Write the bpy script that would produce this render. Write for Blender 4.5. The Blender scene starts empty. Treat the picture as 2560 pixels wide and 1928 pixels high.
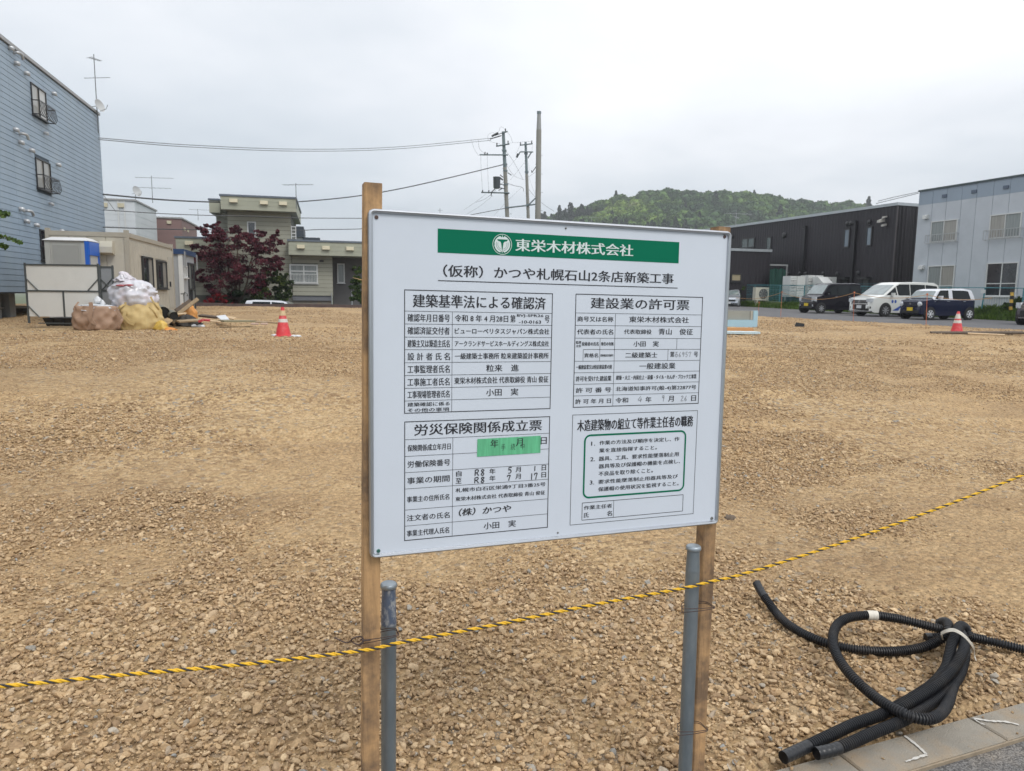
import bpy, bmesh, math, random
import numpy as np
from mathutils import Vector, Matrix

scene = bpy.context.scene
COL = scene.collection
rad = math.radians
random.seed(7)
RNG = np.random.default_rng(11)

# ------------------------------------------------------------------ camera
FPX = 1778.0                       # focal length measured in photo pixels (photo 2560 wide)
PITCH, ROLL = rad(7.2), 0.0117
CAM = Vector((0, 0, 1.6))
F_ = Vector((0, math.cos(PITCH), -math.sin(PITCH)))
R0_ = Vector((1, 0, 0)); U0_ = R0_.cross(F_)
R_ = R0_ * math.cos(ROLL) + U0_ * math.sin(ROLL)
U_ = U0_ * math.cos(ROLL) - R0_ * math.sin(ROLL)
cam_d = bpy.data.cameras.new('camera')
cam = bpy.data.objects.new('camera', cam_d); COL.objects.link(cam)
mw = Matrix((( R_.x, U_.x, -F_.x, CAM.x), (R_.y, U_.y, -F_.y, CAM.y), (R_.z, U_.z, -F_.z, CAM.z), (0, 0, 0, 1)))
cam.matrix_world = mw
cam_d.sensor_width = 36; cam_d.lens = 36 * FPX / 2560
cam_d.clip_start = 0.05; cam_d.clip_end = 6000
cam_d.dof.use_dof = True; cam_d.dof.focus_distance = 2.05; cam_d.dof.aperture_fstop = 16.0
scene.camera = cam

# ------------------------------------------------------------------ sky (overcast) and sun
SUN_EL, SUN_AZ = rad(52), rad(140)      # azimuth from +Y towards +X
SUN = Vector((math.sin(SUN_AZ) * math.cos(SUN_EL), math.cos(SUN_AZ) * math.cos(SUN_EL), math.sin(SUN_EL)))
world = bpy.data.worlds.new('World'); scene.world = world; world.use_nodes = True
wn, wl = world.node_tree.nodes, world.node_tree.links
wn.clear()
def N(nodes, t, **kw):
    n = nodes.new(t)
    for k, v in kw.items():
        if k.startswith('i_'):
            n.inputs[k[2:].replace('_', ' ')].default_value = v
        else:
            setattr(n, k, v)
    return n
out = N(wn, 'ShaderNodeOutputWorld')
mixs = N(wn, 'ShaderNodeMixShader'); mixs.inputs[0].default_value = 0.9
b1 = N(wn, 'ShaderNodeBackground'); b1.inputs[1].default_value = 0.1
b2 = N(wn, 'ShaderNodeBackground'); b2.inputs[1].default_value = 1.0
sky = N(wn, 'ShaderNodeTexSky'); sky.sky_type = 'NISHITA'; sky.sun_disc = False
sky.sun_elevation = SUN_EL; sky.sun_rotation = SUN_AZ
wl.new(sky.outputs[0], b1.inputs[0])
tc = N(wn, 'ShaderNodeTexCoord')
sep = N(wn, 'ShaderNodeSeparateXYZ'); wl.new(tc.outputs['Generated'], sep.inputs[0])
def M(nodes, links, op, a, b=None, c=None, clamp=False):
    n = nodes.new('ShaderNodeMath'); n.operation = op; n.use_clamp = clamp
    for i, v in enumerate((a, b, c)):
        if v is None: continue
        if isinstance(v, (int, float)): n.inputs[i].default_value = v
        else: links.new(v, n.inputs[i])
    return n.outputs[0]
W = lambda *a, **k: M(wn, wl, *a, **k)
zc = W('MAXIMUM', sep.outputs[2], 0.0)
den = W('ADD', zc, 0.16)
cx = W('DIVIDE', sep.outputs[0], den); cy = W('DIVIDE', sep.outputs[1], den)
cmb = N(wn, 'ShaderNodeCombineXYZ'); wl.new(cx, cmb.inputs[0]); wl.new(cy, cmb.inputs[1])
n1 = N(wn, 'ShaderNodeTexNoise'); n1.inputs['Scale'].default_value = 0.6; n1.inputs['Detail'].default_value = 5; n1.inputs['Roughness'].default_value = .52
wl.new(cmb.outputs[0], n1.inputs['Vector'])
cl = W('MULTIPLY_ADD', n1.outputs[0], 0.95, 0.535)           # 0.85 .. 1.15
cie = W('MULTIPLY_ADD', zc, 0.75, 0.64)
vm = N(wn, 'ShaderNodeVectorMath'); vm.operation = 'DOT_PRODUCT'; wl.new(tc.outputs['Generated'], vm.inputs[0])
vm.inputs[1].default_value = (math.sin(rad(26)) * .93, math.cos(rad(26)) * .93, .36)
gl = W('POWER', W('MAXIMUM', vm.outputs['Value'], 0.0), 7.0)
lum = W('MULTIPLY', W('MULTIPLY_ADD', gl, 0.22, cie), cl)
ramp = N(wn, 'ShaderNodeMapRange'); wl.new(lum, ramp.inputs[0]); ramp.inputs[1].default_value = .5; ramp.inputs[2].default_value = .95
mc = N(wn, 'ShaderNodeMix'); mc.data_type = 'RGBA'; wl.new(ramp.outputs[0], mc.inputs[0])
mc.inputs[6].default_value = (.80, .94, 1.06, 1); mc.inputs[7].default_value = (.965, .99, 1.03, 1)
vs = N(wn, 'ShaderNodeVectorMath'); vs.operation = 'SCALE'; wl.new(mc.outputs[2], vs.inputs[0]); wl.new(lum, vs.inputs['Scale'])
wl.new(vs.outputs[0], b2.inputs[0])
wl.new(b1.outputs[0], mixs.inputs[1]); wl.new(b2.outputs[0], mixs.inputs[2]); wl.new(mixs.outputs[0], out.inputs[0])
sun_d = bpy.data.lights.new('sun', 'SUN'); sun_d.energy = 1.4; sun_d.angle = rad(22); sun_d.color = (1, .97, .92)
sun = bpy.data.objects.new('sun', sun_d); COL.objects.link(sun)
sun.rotation_euler = (-SUN).to_track_quat('-Z', 'Y').to_euler()
vsn = scene.view_settings
vsn.view_transform = 'Standard'; vsn.look = 'None'; vsn.exposure = 0.2; vsn.gamma = 1.0; vsn.use_curve_mapping = False

# ------------------------------------------------------------------ sight lines -> places
def ray(u, v):
    d = R_ * ((u - 1280) / FPX) + U_ * ((964 - v) / FPX) + F_
    return d
def at(u, v, Y):
    d = ray(u, v); return CAM + d * (Y / d.y)
def at_z(u, v, z):
    d = ray(u, v); return CAM + d * ((z - CAM.z) / d.z)
def at_plane(u, v, P, n):
    d = ray(u, v); return CAM + d * ((P - CAM).dot(n) / d.dot(n))

# ------------------------------------------------------------------ materials
MATS = {}
def mat(name, col, rough=.6, metal=0.0, var=.08, vscale=3.0, bump=0.0, bscale=60.0, coat=0.0, spec=.5,
        dirt=None, dirt_scale=2.0, dirt_amt=.4, alpha=1.0, vstretch=(1, 1, 1), emis=None):
    if name in MATS: return MATS[name]
    m = bpy.data.materials.new(name); m.use_nodes = True; MATS[name] = m
    n, l = m.node_tree.nodes, m.node_tree.links
    bs = n['Principled BSDF']
    bs.inputs['Roughness'].default_value = rough; bs.inputs['Metallic'].default_value = metal
    bs.inputs['Specular IOR Level'].default_value = spec
    bs.inputs['Coat Weight'].default_value = coat; bs.inputs['Coat Roughness'].default_value = .05
    bs.inputs['Alpha'].default_value = alpha
    g = n.new('ShaderNodeNewGeometry')
    mp = n.new('ShaderNodeMapping'); mp.inputs['Scale'].default_value = vstretch; l.new(g.outputs['Position'], mp.inputs[0])
    nz = n.new('ShaderNodeTexNoise'); nz.inputs['Scale'].default_value = vscale; nz.inputs['Detail'].default_value = 6
    nz.inputs['Roughness'].default_value = .6
    l.new(mp.outputs[0], nz.inputs['Vector'])
    mr = n.new('ShaderNodeMapRange'); l.new(nz.outputs[0], mr.inputs[0])
    mr.inputs[1].default_value = .25; mr.inputs[2].default_value = .75; mr.inputs[3].default_value = 1 - var; mr.inputs[4].default_value = 1 + var
    sc = n.new('ShaderNodeVectorMath'); sc.operation = 'SCALE'; sc.inputs[0].default_value = col[:3]; l.new(mr.outputs[0], sc.inputs['Scale'])
    last = sc.outputs[0]
    if dirt:
        nd = n.new('ShaderNodeTexNoise'); nd.inputs['Scale'].default_value = dirt_scale; nd.inputs['Detail'].default_value = 8; nd.inputs['Roughness'].default_value = .65
        l.new(mp.outputs[0], nd.inputs['Vector'])
        md = n.new('ShaderNodeMapRange'); l.new(nd.outputs[0], md.inputs[0]); md.inputs[1].default_value = .48; md.inputs[2].default_value = .72
        md.inputs[4].default_value = dirt_amt
        mx = n.new('ShaderNodeMix'); mx.data_type = 'RGBA'; l.new(md.outputs[0], mx.inputs[0]); l.new(last, mx.inputs[6])
        mx.inputs[7].default_value = (*dirt, 1); last = mx.outputs[2]
    l.new(last, bs.inputs['Base Color'])
    if bump:
        nb = n.new('ShaderNodeTexNoise'); nb.inputs['Scale'].default_value = bscale; nb.inputs['Detail'].default_value = 4
        l.new(mp.outputs[0], nb.inputs['Vector'])
        bp = n.new('ShaderNodeBump'); bp.inputs['Strength'].default_value = bump; bp.inputs['Distance'].default_value = .01
        l.new(nb.outputs[0], bp.inputs['Height']); l.new(bp.outputs[0], bs.inputs['Normal'])
    return m

# ------------------------------------------------------------------ objects
def tag(o, label=None, cat=None, group=None, kind=None):
    if label: o['label'] = label
    if cat: o['category'] = cat
    if group: o['group'] = group
    if kind: o['kind'] = kind
    return o
def empty(name, loc, label=None, cat=None, group=None, kind=None, rz=0.0):
    o = bpy.data.objects.new(name, None); COL.objects.link(o); o.location = loc; o.rotation_euler = (0, 0, rz)
    o.empty_display_size = .1
    return tag(o, label, cat, group, kind)
def base_of(p):
    v = Vector((0, 0, 0))
    while p is not None: v += p.location; p = p.parent
    return v
class MB:
    """collects simple solids, links them as one mesh object"""
    def __init__(s, frame=None): s.v = []; s.f = []; s.fr = frame
    def add(s, vs, fs):
        o = len(s.v)
        if s.fr is not None: vs = [s.fr.p(*q) for q in vs]
        s.v += [tuple(q) for q in vs]; s.f += [tuple(o + i for i in f) for f in fs]; return s
    def box(s, x0, x1, y0, y1, z0, z1):
        return s.add([(x0,y0,z0),(x1,y0,z0),(x1,y1,z0),(x0,y1,z0),(x0,y0,z1),(x1,y0,z1),(x1,y1,z1),(x0,y1,z1)],
                     [(0,3,2,1),(4,5,6,7),(0,1,5,4),(1,2,6,5),(2,3,7,6),(3,0,4,7)])
    def bevbox(s, x0, x1, y0, y1, z0, z1, b):
        # octagonal-section box (chamfered long edges along x)
        prof = [(y0+b,z0),(y1-b,z0),(y1,z0+b),(y1,z1-b),(y1-b,z1),(y0+b,z1),(y0,z1-b),(y0,z0+b)]
        return s.prism(prof, 'x', x0, x1)
    def prism(s, prof, axis, a0, a1):
        n = len(prof)
        mk = {'x': lambda p, a: (a, p[0], p[1]), 'y': lambda p, a: (p[0], a, p[1]), 'z': lambda p, a: (p[0], p[1], a)}[axis]
        vs = [mk(p, a0) for p in prof] + [mk(p, a1) for p in prof]
        fs = [tuple(range(n))[::-1], tuple(range(n, 2*n))] + [(i, (i+1) % n, n+(i+1) % n, n+i) for i in range(n)]
        return s.add(vs, fs)
    def tube(s, pts, r, seg=8, cap=True):
        pts = [Vector(p) for p in pts]; n = len(pts)
        rr = r if isinstance(r, (list, tuple)) else [r] * n
        t0 = (pts[1] - pts[0]).normalized()
        a = t0.cross(Vector((0, 0, 1)));
        if a.length < .01: a = t0.cross(Vector((1, 0, 0)))
        a.normalize(); vs = []
        for i in range(n):
            t = (pts[min(i+1, n-1)] - pts[max(i-1, 0)]).normalized()
            a = (a - t * a.dot(t)).normalized(); b = t.cross(a)
            for k in range(seg):
                an = 2*math.pi*k/seg
                vs.append(pts[i] + (a*math.cos(an) + b*math.sin(an)) * rr[i])
        fs = [(i*seg+k, i*seg+(k+1) % seg, (i+1)*seg+(k+1) % seg, (i+1)*seg+k) for i in range(n-1) for k in range(seg)]
        if cap: fs += [tuple(range(seg))[::-1], tuple((n-1)*seg + k for k in range(seg))]
        return s.add(vs, fs)
    def cyl(s, p0, p1, r0, r1=None, seg=12): return s.tube([p0, p1], [r0, r1 if r1 is not None else r0], seg)
    def lathe(s, c, prof, seg=16, axis='z'):
        vs = []; n = len(prof)
        for r, h in prof:
            for k in range(seg):
                a = 2*math.pi*k/seg; x, y = r*math.cos(a), r*math.sin(a)
                q = {'z': (x, y, h), 'y': (x, h, y), 'x': (h, x, y)}[axis]
                vs.append((c[0]+q[0], c[1]+q[1], c[2]+q[2]))
        fs = [(i*seg+k, i*seg+(k+1) % seg, (i+1)*seg+(k+1) % seg, (i+1)*seg+k) for i in range(n-1) for k in range(seg)]
        fs += [tuple(range(seg))[::-1], tuple((n-1)*seg+k for k in range(seg))]
        return s.add(vs, fs)
    def build(s, name, material, parent=None, local=False, smooth=None, loc=None):
        me = bpy.data.meshes.new(name)
        off = base_of(parent) if (parent is not None and not local) else Vector((0, 0, 0))
        if loc is not None: off = off + Vector(loc) if not local else Vector(loc)
        arr = np.array(s.v, dtype=float) - np.array(off)
        me.from_pydata([tuple(q) for q in arr], [], s.f); me.materials.append(material)
        if smooth is not None:
            me.shade_smooth(); me.set_sharp_from_angle(angle=rad(smooth))
        me.update()
        o = bpy.data.objects.new(name, me); COL.objects.link(o)
        if parent is not None: o.parent = parent
        if loc is not None: o.location = loc if (parent is None or local) else Vector(loc)
        return o
def np_obj(name, verts, faces, material, parent=None, smooth=False):
    me = bpy.data.meshes.new(name); verts = np.asarray(verts, dtype=np.float32); faces = np.asarray(faces, dtype=np.int32)
    if parent is not None: verts = verts - np.array(base_of(parent), dtype=np.float32)
    me.vertices.add(len(verts)); me.vertices.foreach_set('co', verts.ravel())
    k = faces.shape[1]
    me.loops.add(faces.size); me.loops.foreach_set('vertex_index', faces.ravel())
    me.polygons.add(len(faces)); me.polygons.foreach_set('loop_start', np.arange(0, faces.size, k, dtype=np.int32))
    me.update(calc_edges=True); me.validate()
    if smooth: me.shade_smooth()
    me.materials.append(material)
    o = bpy.data.objects.new(name, me); COL.objects.link(o)
    if parent is not None: o.parent = parent
    return o
class Frame:
    """vertical wall frame: s along the wall, d outwards (to the viewer's side), z up"""
    def __init__(s, P, ang=None, ex=None, ey=None, ez=None):
        s.o = Vector(P)
        if ang is not None:
            s.ex = Vector((math.cos(ang), math.sin(ang), 0)); s.ez = Vector((0, 0, 1)); s.ey = Vector((math.sin(ang), -math.cos(ang), 0)); s.o.z = 0
        else: s.ex, s.ey, s.ez = ex, ey, ez
    def p(s, a, d, z): return s.o + s.ex * a + s.ey * d + s.ez * z
    def px(s, u, v, d=0.0):
        q = at_plane(u, v, s.o + s.ey * d, s.ey) - s.o
        return q.dot(s.ex), q.dot(s.ez)
def catmull(pts, n=12):
    P = [Vector(p) for p in pts]; P = [P[0]*2 - P[1]] + P + [P[-1]*2 - P[-2]]; o = []
    for i in range(1, len(P)-2):
        for k in range(n):
            t = k/n; a, b, c, d = P[i-1:i+3]
            o.append(.5*((2*b) + (c-a)*t + (2*a-5*b+4*c-d)*t*t + (3*b-a-3*c+d)*t**3))
    o.append(P[-2]); return o
def resample(pts, step):
    L = [0]
    for a, b in zip(pts, pts[1:]): L.append(L[-1] + (b-a).length)
    m = max(2, int(L[-1]/step)); o = []; j = 0
    for i in range(m+1):
        s = L[-1]*i/m
        while j < len(pts)-2 and L[j+1] < s: j += 1
        t = (s-L[j])/max(1e-9, L[j+1]-L[j]); o.append(pts[j].lerp(pts[j+1], min(1, max(0, t))))
    return o
# ------------------------------------------------------------------ ground heights
def vnoise(x, y, s, seed=0):
    """smooth value noise, numpy"""
    x = np.asarray(x)/s + 100*seed + 1000; y = np.asarray(y)/s + 57*seed + 1000
    xi = np.floor(x).astype(np.int64); yi = np.floor(y).astype(np.int64); fx = x-xi; fy = y-yi
    fx = fx*fx*(3-2*fx); fy = fy*fy*(3-2*fy)
    def h(a, b):
        n = (a*374761393 + b*668265263 + seed*1442695) & 0x7fffffff
        n = ((n ^ (n >> 13))*1274126177) & 0x7fffffff
        return ((n ^ (n >> 16)) & 0xffff)/65535.0
    return (h(xi, yi)*(1-fx)+h(xi+1, yi)*fx)*(1-fy) + (h(xi, yi+1)*(1-fx)+h(xi+1, yi+1)*fx)*fy
def sstep(a, b, x):
    t = np.clip((x-a)/(b-a), 0, 1); return t*t*(3-2*t)
KA, KB = at_z(1939, 1926, 0.0), at_z(2560, 1755, 0.0)
KD = (KB-KA); KD.z = 0; KD.normalize(); KN = Vector((-KD.y, KD.x, 0))      # kerb direction, and normal pointing into the site
PK0, PK1 = Vector((18.4, 25.6, 0)), Vector((13.9, 40.0, 0))               # edge of the parking asphalt
GB0, GB1 = Vector((18.4, 25.6, 0)), Vector((12.1, 34.8, 0))               # where the gravel ends on the asphalt
GD = (GB1-GB0).normalized(); GN = Vector((GD.y, -GD.x, 0))
PD = (PK1-PK0).normalized(); PN = Vector((PD.y, -PD.x, 0))                 # PN points into the parking lot
PARK_Z = 0.55
def park_z(x, y): return PARK_Z + .0147*((x-PK0.x)*PD.x + (y-PK0.y)*PD.y)
def G(x, y, fine=True):
    x = np.asarray(x, dtype=float); y = np.asarray(y, dtype=float)
    q = (x-KA.x)*KN.x + (y-KA.y)*KN.y
    z = .015 + .57*sstep(1.2, 11.5, q)
    z = z + .31*sstep(19, 36, y)*(1-sstep(2, 12, x))
    z = z + (vnoise(x, y, 2.3, 1)-.5)*.06*sstep(.5, 4, q) + (vnoise(x, y, .7, 2)-.5)*.035*sstep(.1, 1, q)
    if fine:
        z = z + (vnoise(x, y, .22, 3)-.5)*.018 + (vnoise(x, y, .07, 4)-.5)*.008*sstep(12, 5, y)
        # tyre ruts crossing the site
        for c, a in ((7.2, .12), (8.9, .12), (12.5, -.05), (14.2, -.05), (18.5, .03), (20.4, .03)):
            dd = (y-c-a*x-.5*np.sin(x*.25))
            z = z - .045*np.exp(-(dd/.18)**2) + .028*np.exp(-((np.abs(dd)-.34)/.13)**2)
    z = z - .10*sstep(.06, -.04, q)
    p = (x-GB0.x)*GN.x + (y-GB0.y)*GN.y; w = (x-PK0.x)*PN.x + (y-PK0.y)*PN.y; pz = park_z(x, y)
    k = sstep(-9, -2, p); z = z*(1-k) + (pz+.045+(vnoise(x, y, .9, 6)-.5)*.04)*k
    z = np.maximum(z, np.where((w > -7.5) & (p < 0), pz+.02, -9))
    z = z - .25*sstep(-.25, .35, p + (vnoise(x, y, 1.1, 8)-.5)*.5)
    return z
def gz(x, y): return float(G(np.array([x]), np.array([y]), False)[0])

def soil_material():
    m = bpy.data.materials.new('site_soil'); m.use_nodes = True
    n, l = m.node_tree.nodes, m.node_tree.links; bs = n['Principled BSDF']; bs.inputs['Roughness'].default_value = .95
    bs.inputs['Specular IOR Level'].default_value = .2
    g = n.new('ShaderNodeNewGeometry')
    def noise(s, d=6, r=.6, st=None):
        t = n.new('ShaderNodeTexNoise'); t.inputs['Scale'].default_value = s; t.inputs['Detail'].default_value = d; t.inputs['Roughness'].default_value = r
        if st:
            mp = n.new('ShaderNodeMapping'); mp.inputs['Scale'].default_value = st; l.new(g.outputs['Position'], mp.inputs[0]); l.new(mp.outputs[0], t.inputs['Vector'])
        else: l.new(g.outputs['Position'], t.inputs['Vector'])
        return t.outputs[0]
    def ramp(src, stops):
        r = n.new('ShaderNodeValToRGB'); l.new(src, r.inputs[0]); e = r.color_ramp.elements
        while len(e) < len(stops): e.new(.5)
        for i, (p, c) in enumerate(stops): e[i].position = p; e[i].color = (*c, 1)
        return r.outputs[0]
    def mix(f, a, b, mode='MIX'):
        x = n.new('ShaderNodeMix'); x.data_type = 'RGBA'; x.blend_type = mode
        if isinstance(f, float): x.inputs[0].default_value = f
        else: l.new(f, x.inputs[0])
        l.new(a, x.inputs[6]); l.new(b, x.inputs[7]); return x.outputs[2]
    big = ramp(noise(.9, 9, .66, (.45, 1.0, 1)), [(.30, (.29, .185, .10)), (.5, (.45, .305, .165)), (.70, (.60, .42, .225))])
    fine = ramp(noise(30, 6, .75), [(.3, (.45, .44, .43)), (.5, (1, 1, 1)), (.72, (1.5, 1.48, 1.45))])
    c = mix(1.0, big, fine, 'MULTIPLY')
    # small stones too far away to be built one by one
    vo = n.new('ShaderNodeTexVoronoi'); vo.inputs['Scale'].default_value = 26; l.new(g.outputs['Position'], vo.inputs['Vector'])
    hs = n.new('ShaderNodeSeparateColor'); l.new(vo.outputs['Color'], hs.inputs[0])
    sto = ramp(hs.outputs[0], [(.0, (.20, .13, .075)), (.35, (.46, .315, .165)), (.7, (.62, .445, .245)), (.93, (.66, .50, .31)), (.97, (.3, .29, .26))])
    patch = n.new('ShaderNodeMapRange'); l.new(noise(.35, 7, .65), patch.inputs[0]); patch.inputs[1].default_value = .42; patch.inputs[2].default_value = .6
    patch.inputs[3].default_value = .15; patch.inputs[4].default_value = .8
    c = mix(patch.outputs[0], c, sto)
    gr = n.new('ShaderNodeMapRange'); l.new(noise(.22, 6, .6), gr.inputs[0]); gr.inputs[1].default_value = .5; gr.inputs[2].default_value = .72; gr.inputs[4].default_value = .45
    grey = n.new('ShaderNodeRGB'); grey.outputs[0].default_value = (.33, .245, .155, 1)
    c = mix(gr.outputs[0], c, grey.outputs[0])
    l.new(c, bs.inputs['Base Color'])
    b1 = n.new('ShaderNodeBump'); b1.inputs['Strength'].default_value = .8; b1.inputs['Distance'].default_value = .05; l.new(vo.outputs['Distance'], b1.inputs['Height']); b1.invert = True
    b2 = n.new('ShaderNodeBump'); b2.inputs['Strength'].default_value = .7; b2.inputs['Distance'].default_value = .012; l.new(noise(120, 5, .7), b2.inputs['Height']); l.new(b1.outputs[0], b2.inputs['Normal'])
    l.new(b2.outputs[0], bs.inputs['Normal'])
    return m
def grid_obj(name, xs, ys, Z, material, smooth=True):
    ny, nx = xs.shape; V = np.stack([xs, ys, Z], -1).reshape(-1, 3)
    i = np.arange(ny*nx).reshape(ny, nx)
    Fc = np.stack([i[:-1, :-1], i[:-1, 1:], i[1:, 1:], i[1:, :-1]], -1).reshape(-1, 4)
    return np_obj(name, V, Fc, material, smooth=smooth)
soil = soil_material()
yy = np.geomspace(1.15, 37.2, 430); tt = np.linspace(-1, 1, 420)
Yg, Tg = np.meshgrid(yy-.9, tt, indexing='ij'); Xg = Tg*(3.0 + 1.05*(Yg+.9))
Zg = G(Xg, Yg)
ground = grid_obj('ground', Xg, Yg, Zg, soil); tag(ground, 'tan compacted gravel and soil of the cleared building site', kind='structure')
# wide terrain under everything, out to the horizon
tm = mat('terrain_grass', (.09, .11, .05), .95, var=.3, vscale=.05)
tb = MB(); tb.add([(-1400, -300, -1.0), (1400, -300, -1.0), (1400, 1700, -1.0), (-1400, 1700, -1.0)], [(0, 1, 2, 3)])
tag(tb.build('terrain', tm), 'flat land stretching out to the horizon behind the site', kind='structure')
# banks left and right of the fine sheet
asph = mat('asphalt_lot', (.105, .105, .11), .9, var=.18, vscale=1.4, bump=.5, bscale=90, dirt=(.2, .17, .13), dirt_scale=.8, dirt_amt=.35)
def strip(name, p0, p1, nrm, w0, w1, z, material, label, zz=None):
    b = MB(); a = [p0+nrm*w0, p1+nrm*w0, p1+nrm*w1, p0+nrm*w1]
    b.add([(q.x, q.y, park_z(q.x, q.y)) for q in a], [(0, 3, 2, 1)])
    return tag(b.build(name, material), label, kind='structure')
park = strip('parking_lot', PK0-PD*40, PK0+PD*46, PN, -6.5, 12, PARK_Z, asph, 'grey asphalt of the neighbouring parking lot')
# raised yard behind the parking lot, under fence and right-hand buildings
yard = mat('yard_earth', (.16, .14, .09), .95, var=.3, vscale=.6)
def bank(name, s0, s1, prof, material, label):
    b = MB(); vs = []; n = 40; rows = len(prof)
    for i in range(n+1):
        s = s0+(s1-s0)*i/n
        for (w, z) in prof:
            q = PK0 + PD*s + PN*w
            vs.append((q.x, q.y, z + (.0147*s if w < 9.6 else .0) + (random.random()-.5)*.04))
    fs = [(i*rows+j, i*rows+j+1, (i+1)*rows+j+1, (i+1)*rows+j) for i in range(n) for j in range(rows-1)]
    b.add(vs, fs); return tag(b.build(name, material, smooth=60), label, kind='structure')
grass_soil = mat('verge_soil', (.06, .085, .025), .95, var=.4, vscale=2)
bank('grass_verge', -30, 60, [(8.3, PARK_Z-.1), (8.5, PARK_Z+.02), (8.9, PARK_Z+.16), (9.5, 1.0), (12.5, 1.1), (40, 1.12)], grass_soil, 'green grassy bank behind the parked cars')

# far side of the site: low brown edge wall, then the lower street
brown = mat('weathered_brown_board', (.13, .09, .08), .85, var=.25, vscale=4)
wr = empty('low_edge_wall', (-8, 37.0, .6), 'low dark brown board wall along the far edge of the gravel site', 'wall')
xs_ = np.linspace(-24, 9, 12)
for a, b_ in zip(xs_, xs_[1:]):
    MB().box(a+.01, b_-.01, 36.95, 37.05, -.4, 1.6-(760-733)/1778*37.0 + .02*math.sin(a)).build('board', brown, wr)
street = mat('far_street', (.1, .1, .1), .9, var=.1)
sb = MB(); sb.add([(-60, 37.05, -.35), (12, 37.05, -.35), (12, 48, -.35), (-60, 48, -.35)], [(0, 1, 2, 3)])
tag(sb.build('back_street', street), 'narrow street in front of the grey green house', kind='structure')

# ------------------------------------------------------------------ road and kerb at the lower right
def road_mat():
    m = mat('asphalt_road', (.12, .115, .11), .92, var=.3, vscale=4, bump=.9, bscale=140, dirt=(.3, .24, .17), dirt_scale=3.5, dirt_amt=.5)
    n, l = m.node_tree.nodes, m.node_tree.links; bs = n['Principled BSDF']
    src = bs.inputs['Base Color'].links[0].from_socket
    g = n.new('ShaderNodeNewGeometry'); vo = n.new('ShaderNodeTexVoronoi'); vo.inputs['Scale'].default_value = 190; l.new(g.outputs['Position'], vo.inputs['Vector'])
    s = n.new('ShaderNodeSeparateColor'); l.new(vo.outputs['Color'], s.inputs[0])
    mr = n.new('ShaderNodeMapRange'); l.new(s.outputs[0], mr.inputs[0]); mr.inputs[3].default_value = .45; mr.inputs[4].default_value = 1.7
    sc = n.new('ShaderNodeVectorMath'); sc.operation = 'SCALE'; l.new(src, sc.inputs[0]); l.new(mr.outputs[0], sc.inputs['Scale']); l.new(sc.outputs[0], bs.inputs['Base Color'])
    return m
rdb = MB()
def kp(s, q, z): w = KA + KD*s + KN*q; return (w.x, w.y, z)
rdb.add([kp(-14, -.152, -.02), kp(-14, -7, .04), kp(20, -7, .04), kp(20, -.152, -.02)], [(0, 1, 2, 3)])
tag(rdb.build('road', road_mat()), 'dark grey asphalt of the street beyond the kerb', kind='structure')
kerb = empty('kerb', (KA.x, KA.y, 0), 'flush grey concrete kerb between the street and the gravel', kind='structure')
conc = mat('kerb_concrete', (.26, .235, .195), .9, var=.14, vscale=9, bump=.5, bscale=220, dirt=(.33, .235, .14), dirt_scale=4.2, dirt_amt=.85)
mort = mat('mortar', (.3, .24, .17), .95, var=.2, vscale=20)
# joints read off the photograph
j1 = at_z(1840+1765/3.04, 1380+1255/3.04, 0); j2 = at_z(1840+805/3.04, 1380+1555/3.04, 0)
s1 = (j1-KA).dot(KD); s2 = (j2-KA).dot(KD); LN = s1-s2
s = s2-LN*9
while s < 9:
    e = .0045; b = MB(); dz = (random.random()-.5)*.004
    c = .006; y0, y1 = -.15, 0.0; x0, x1 = s+e, s+LN-e; zt = .004+dz; zb = -.12
    top = [(x0+c, y0+c), (x1-c, y0+c), (x1-c, y1-c), (x0+c, y1-c)]; sid = [(x0, y0), (x1, y0), (x1, y1), (x0, y1)]
    b.add([kp(*p, zb) for p in sid]+[kp(*p, zt-c) for p in sid]+[kp(*p, zt) for p in top],
          [(0, 1, 5, 4), (1, 2, 6, 5), (2, 3, 7, 6), (3, 0, 4, 7), (4, 5, 9, 8), (5, 6, 10, 9), (6, 7, 11, 10), (7, 4, 8, 11), (8, 9, 10, 11)])
    b.build('kerb_stone', conc, kerb, smooth=40); s += LN
mb = MB(); mb.add([kp(s2-LN*9, -.156, -.05), kp(9, -.156, -.05), kp(9, -.002, -.05), kp(s2-LN*9, -.002, -.05), kp(s2-LN*9, -.156, -.007), kp(9, -.156, -.007), kp(9, -.002, -.007), kp(s2-LN*9, -.002, -.007)],
       [(0, 1, 5, 4), (1, 2, 6, 5), (2, 3, 7, 6), (3, 0, 4, 7), (4, 5, 6, 7)])
mb.build('mortar_bed', mort, kerb)
# white survey marks sprayed on the kerb
wp = mat('white_marking_paint', (.55, .53, .49), .9, var=.35, vscale=60, dirt=(.28, .25, .2), dirt_scale=60, dirt_amt=1.0)
def mark(pts, w, label):
    P = [at_z(1840+a/3.04, 1380+b/3.04, .0072) for a, b in pts]
    P = resample(catmull(P, 6) if len(P) > 2 else P, .008); vs = []
    for i, p in enumerate(P):
        t = (P[min(i+1, len(P)-1)]-P[max(i-1, 0)]).normalized(); nn = Vector((-t.y, t.x, 0)); k = w*(.18+.42*random.random())
        vs += [p+nn*k, p-nn*k]
    b = MB(); b.add(vs, [(2*i, 2*i+1, 2*i+3, 2*i+2) for i in range(len(P)-1)])
    return tag(b.build('chalk_mark', wp), label, 'painted mark')
mark([(1280, 1395), (1340, 1440), (1400, 1490), (1448, 1538)], .013, 'white sprayed angle mark on the kerb, long stroke nearest the hoses')
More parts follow.
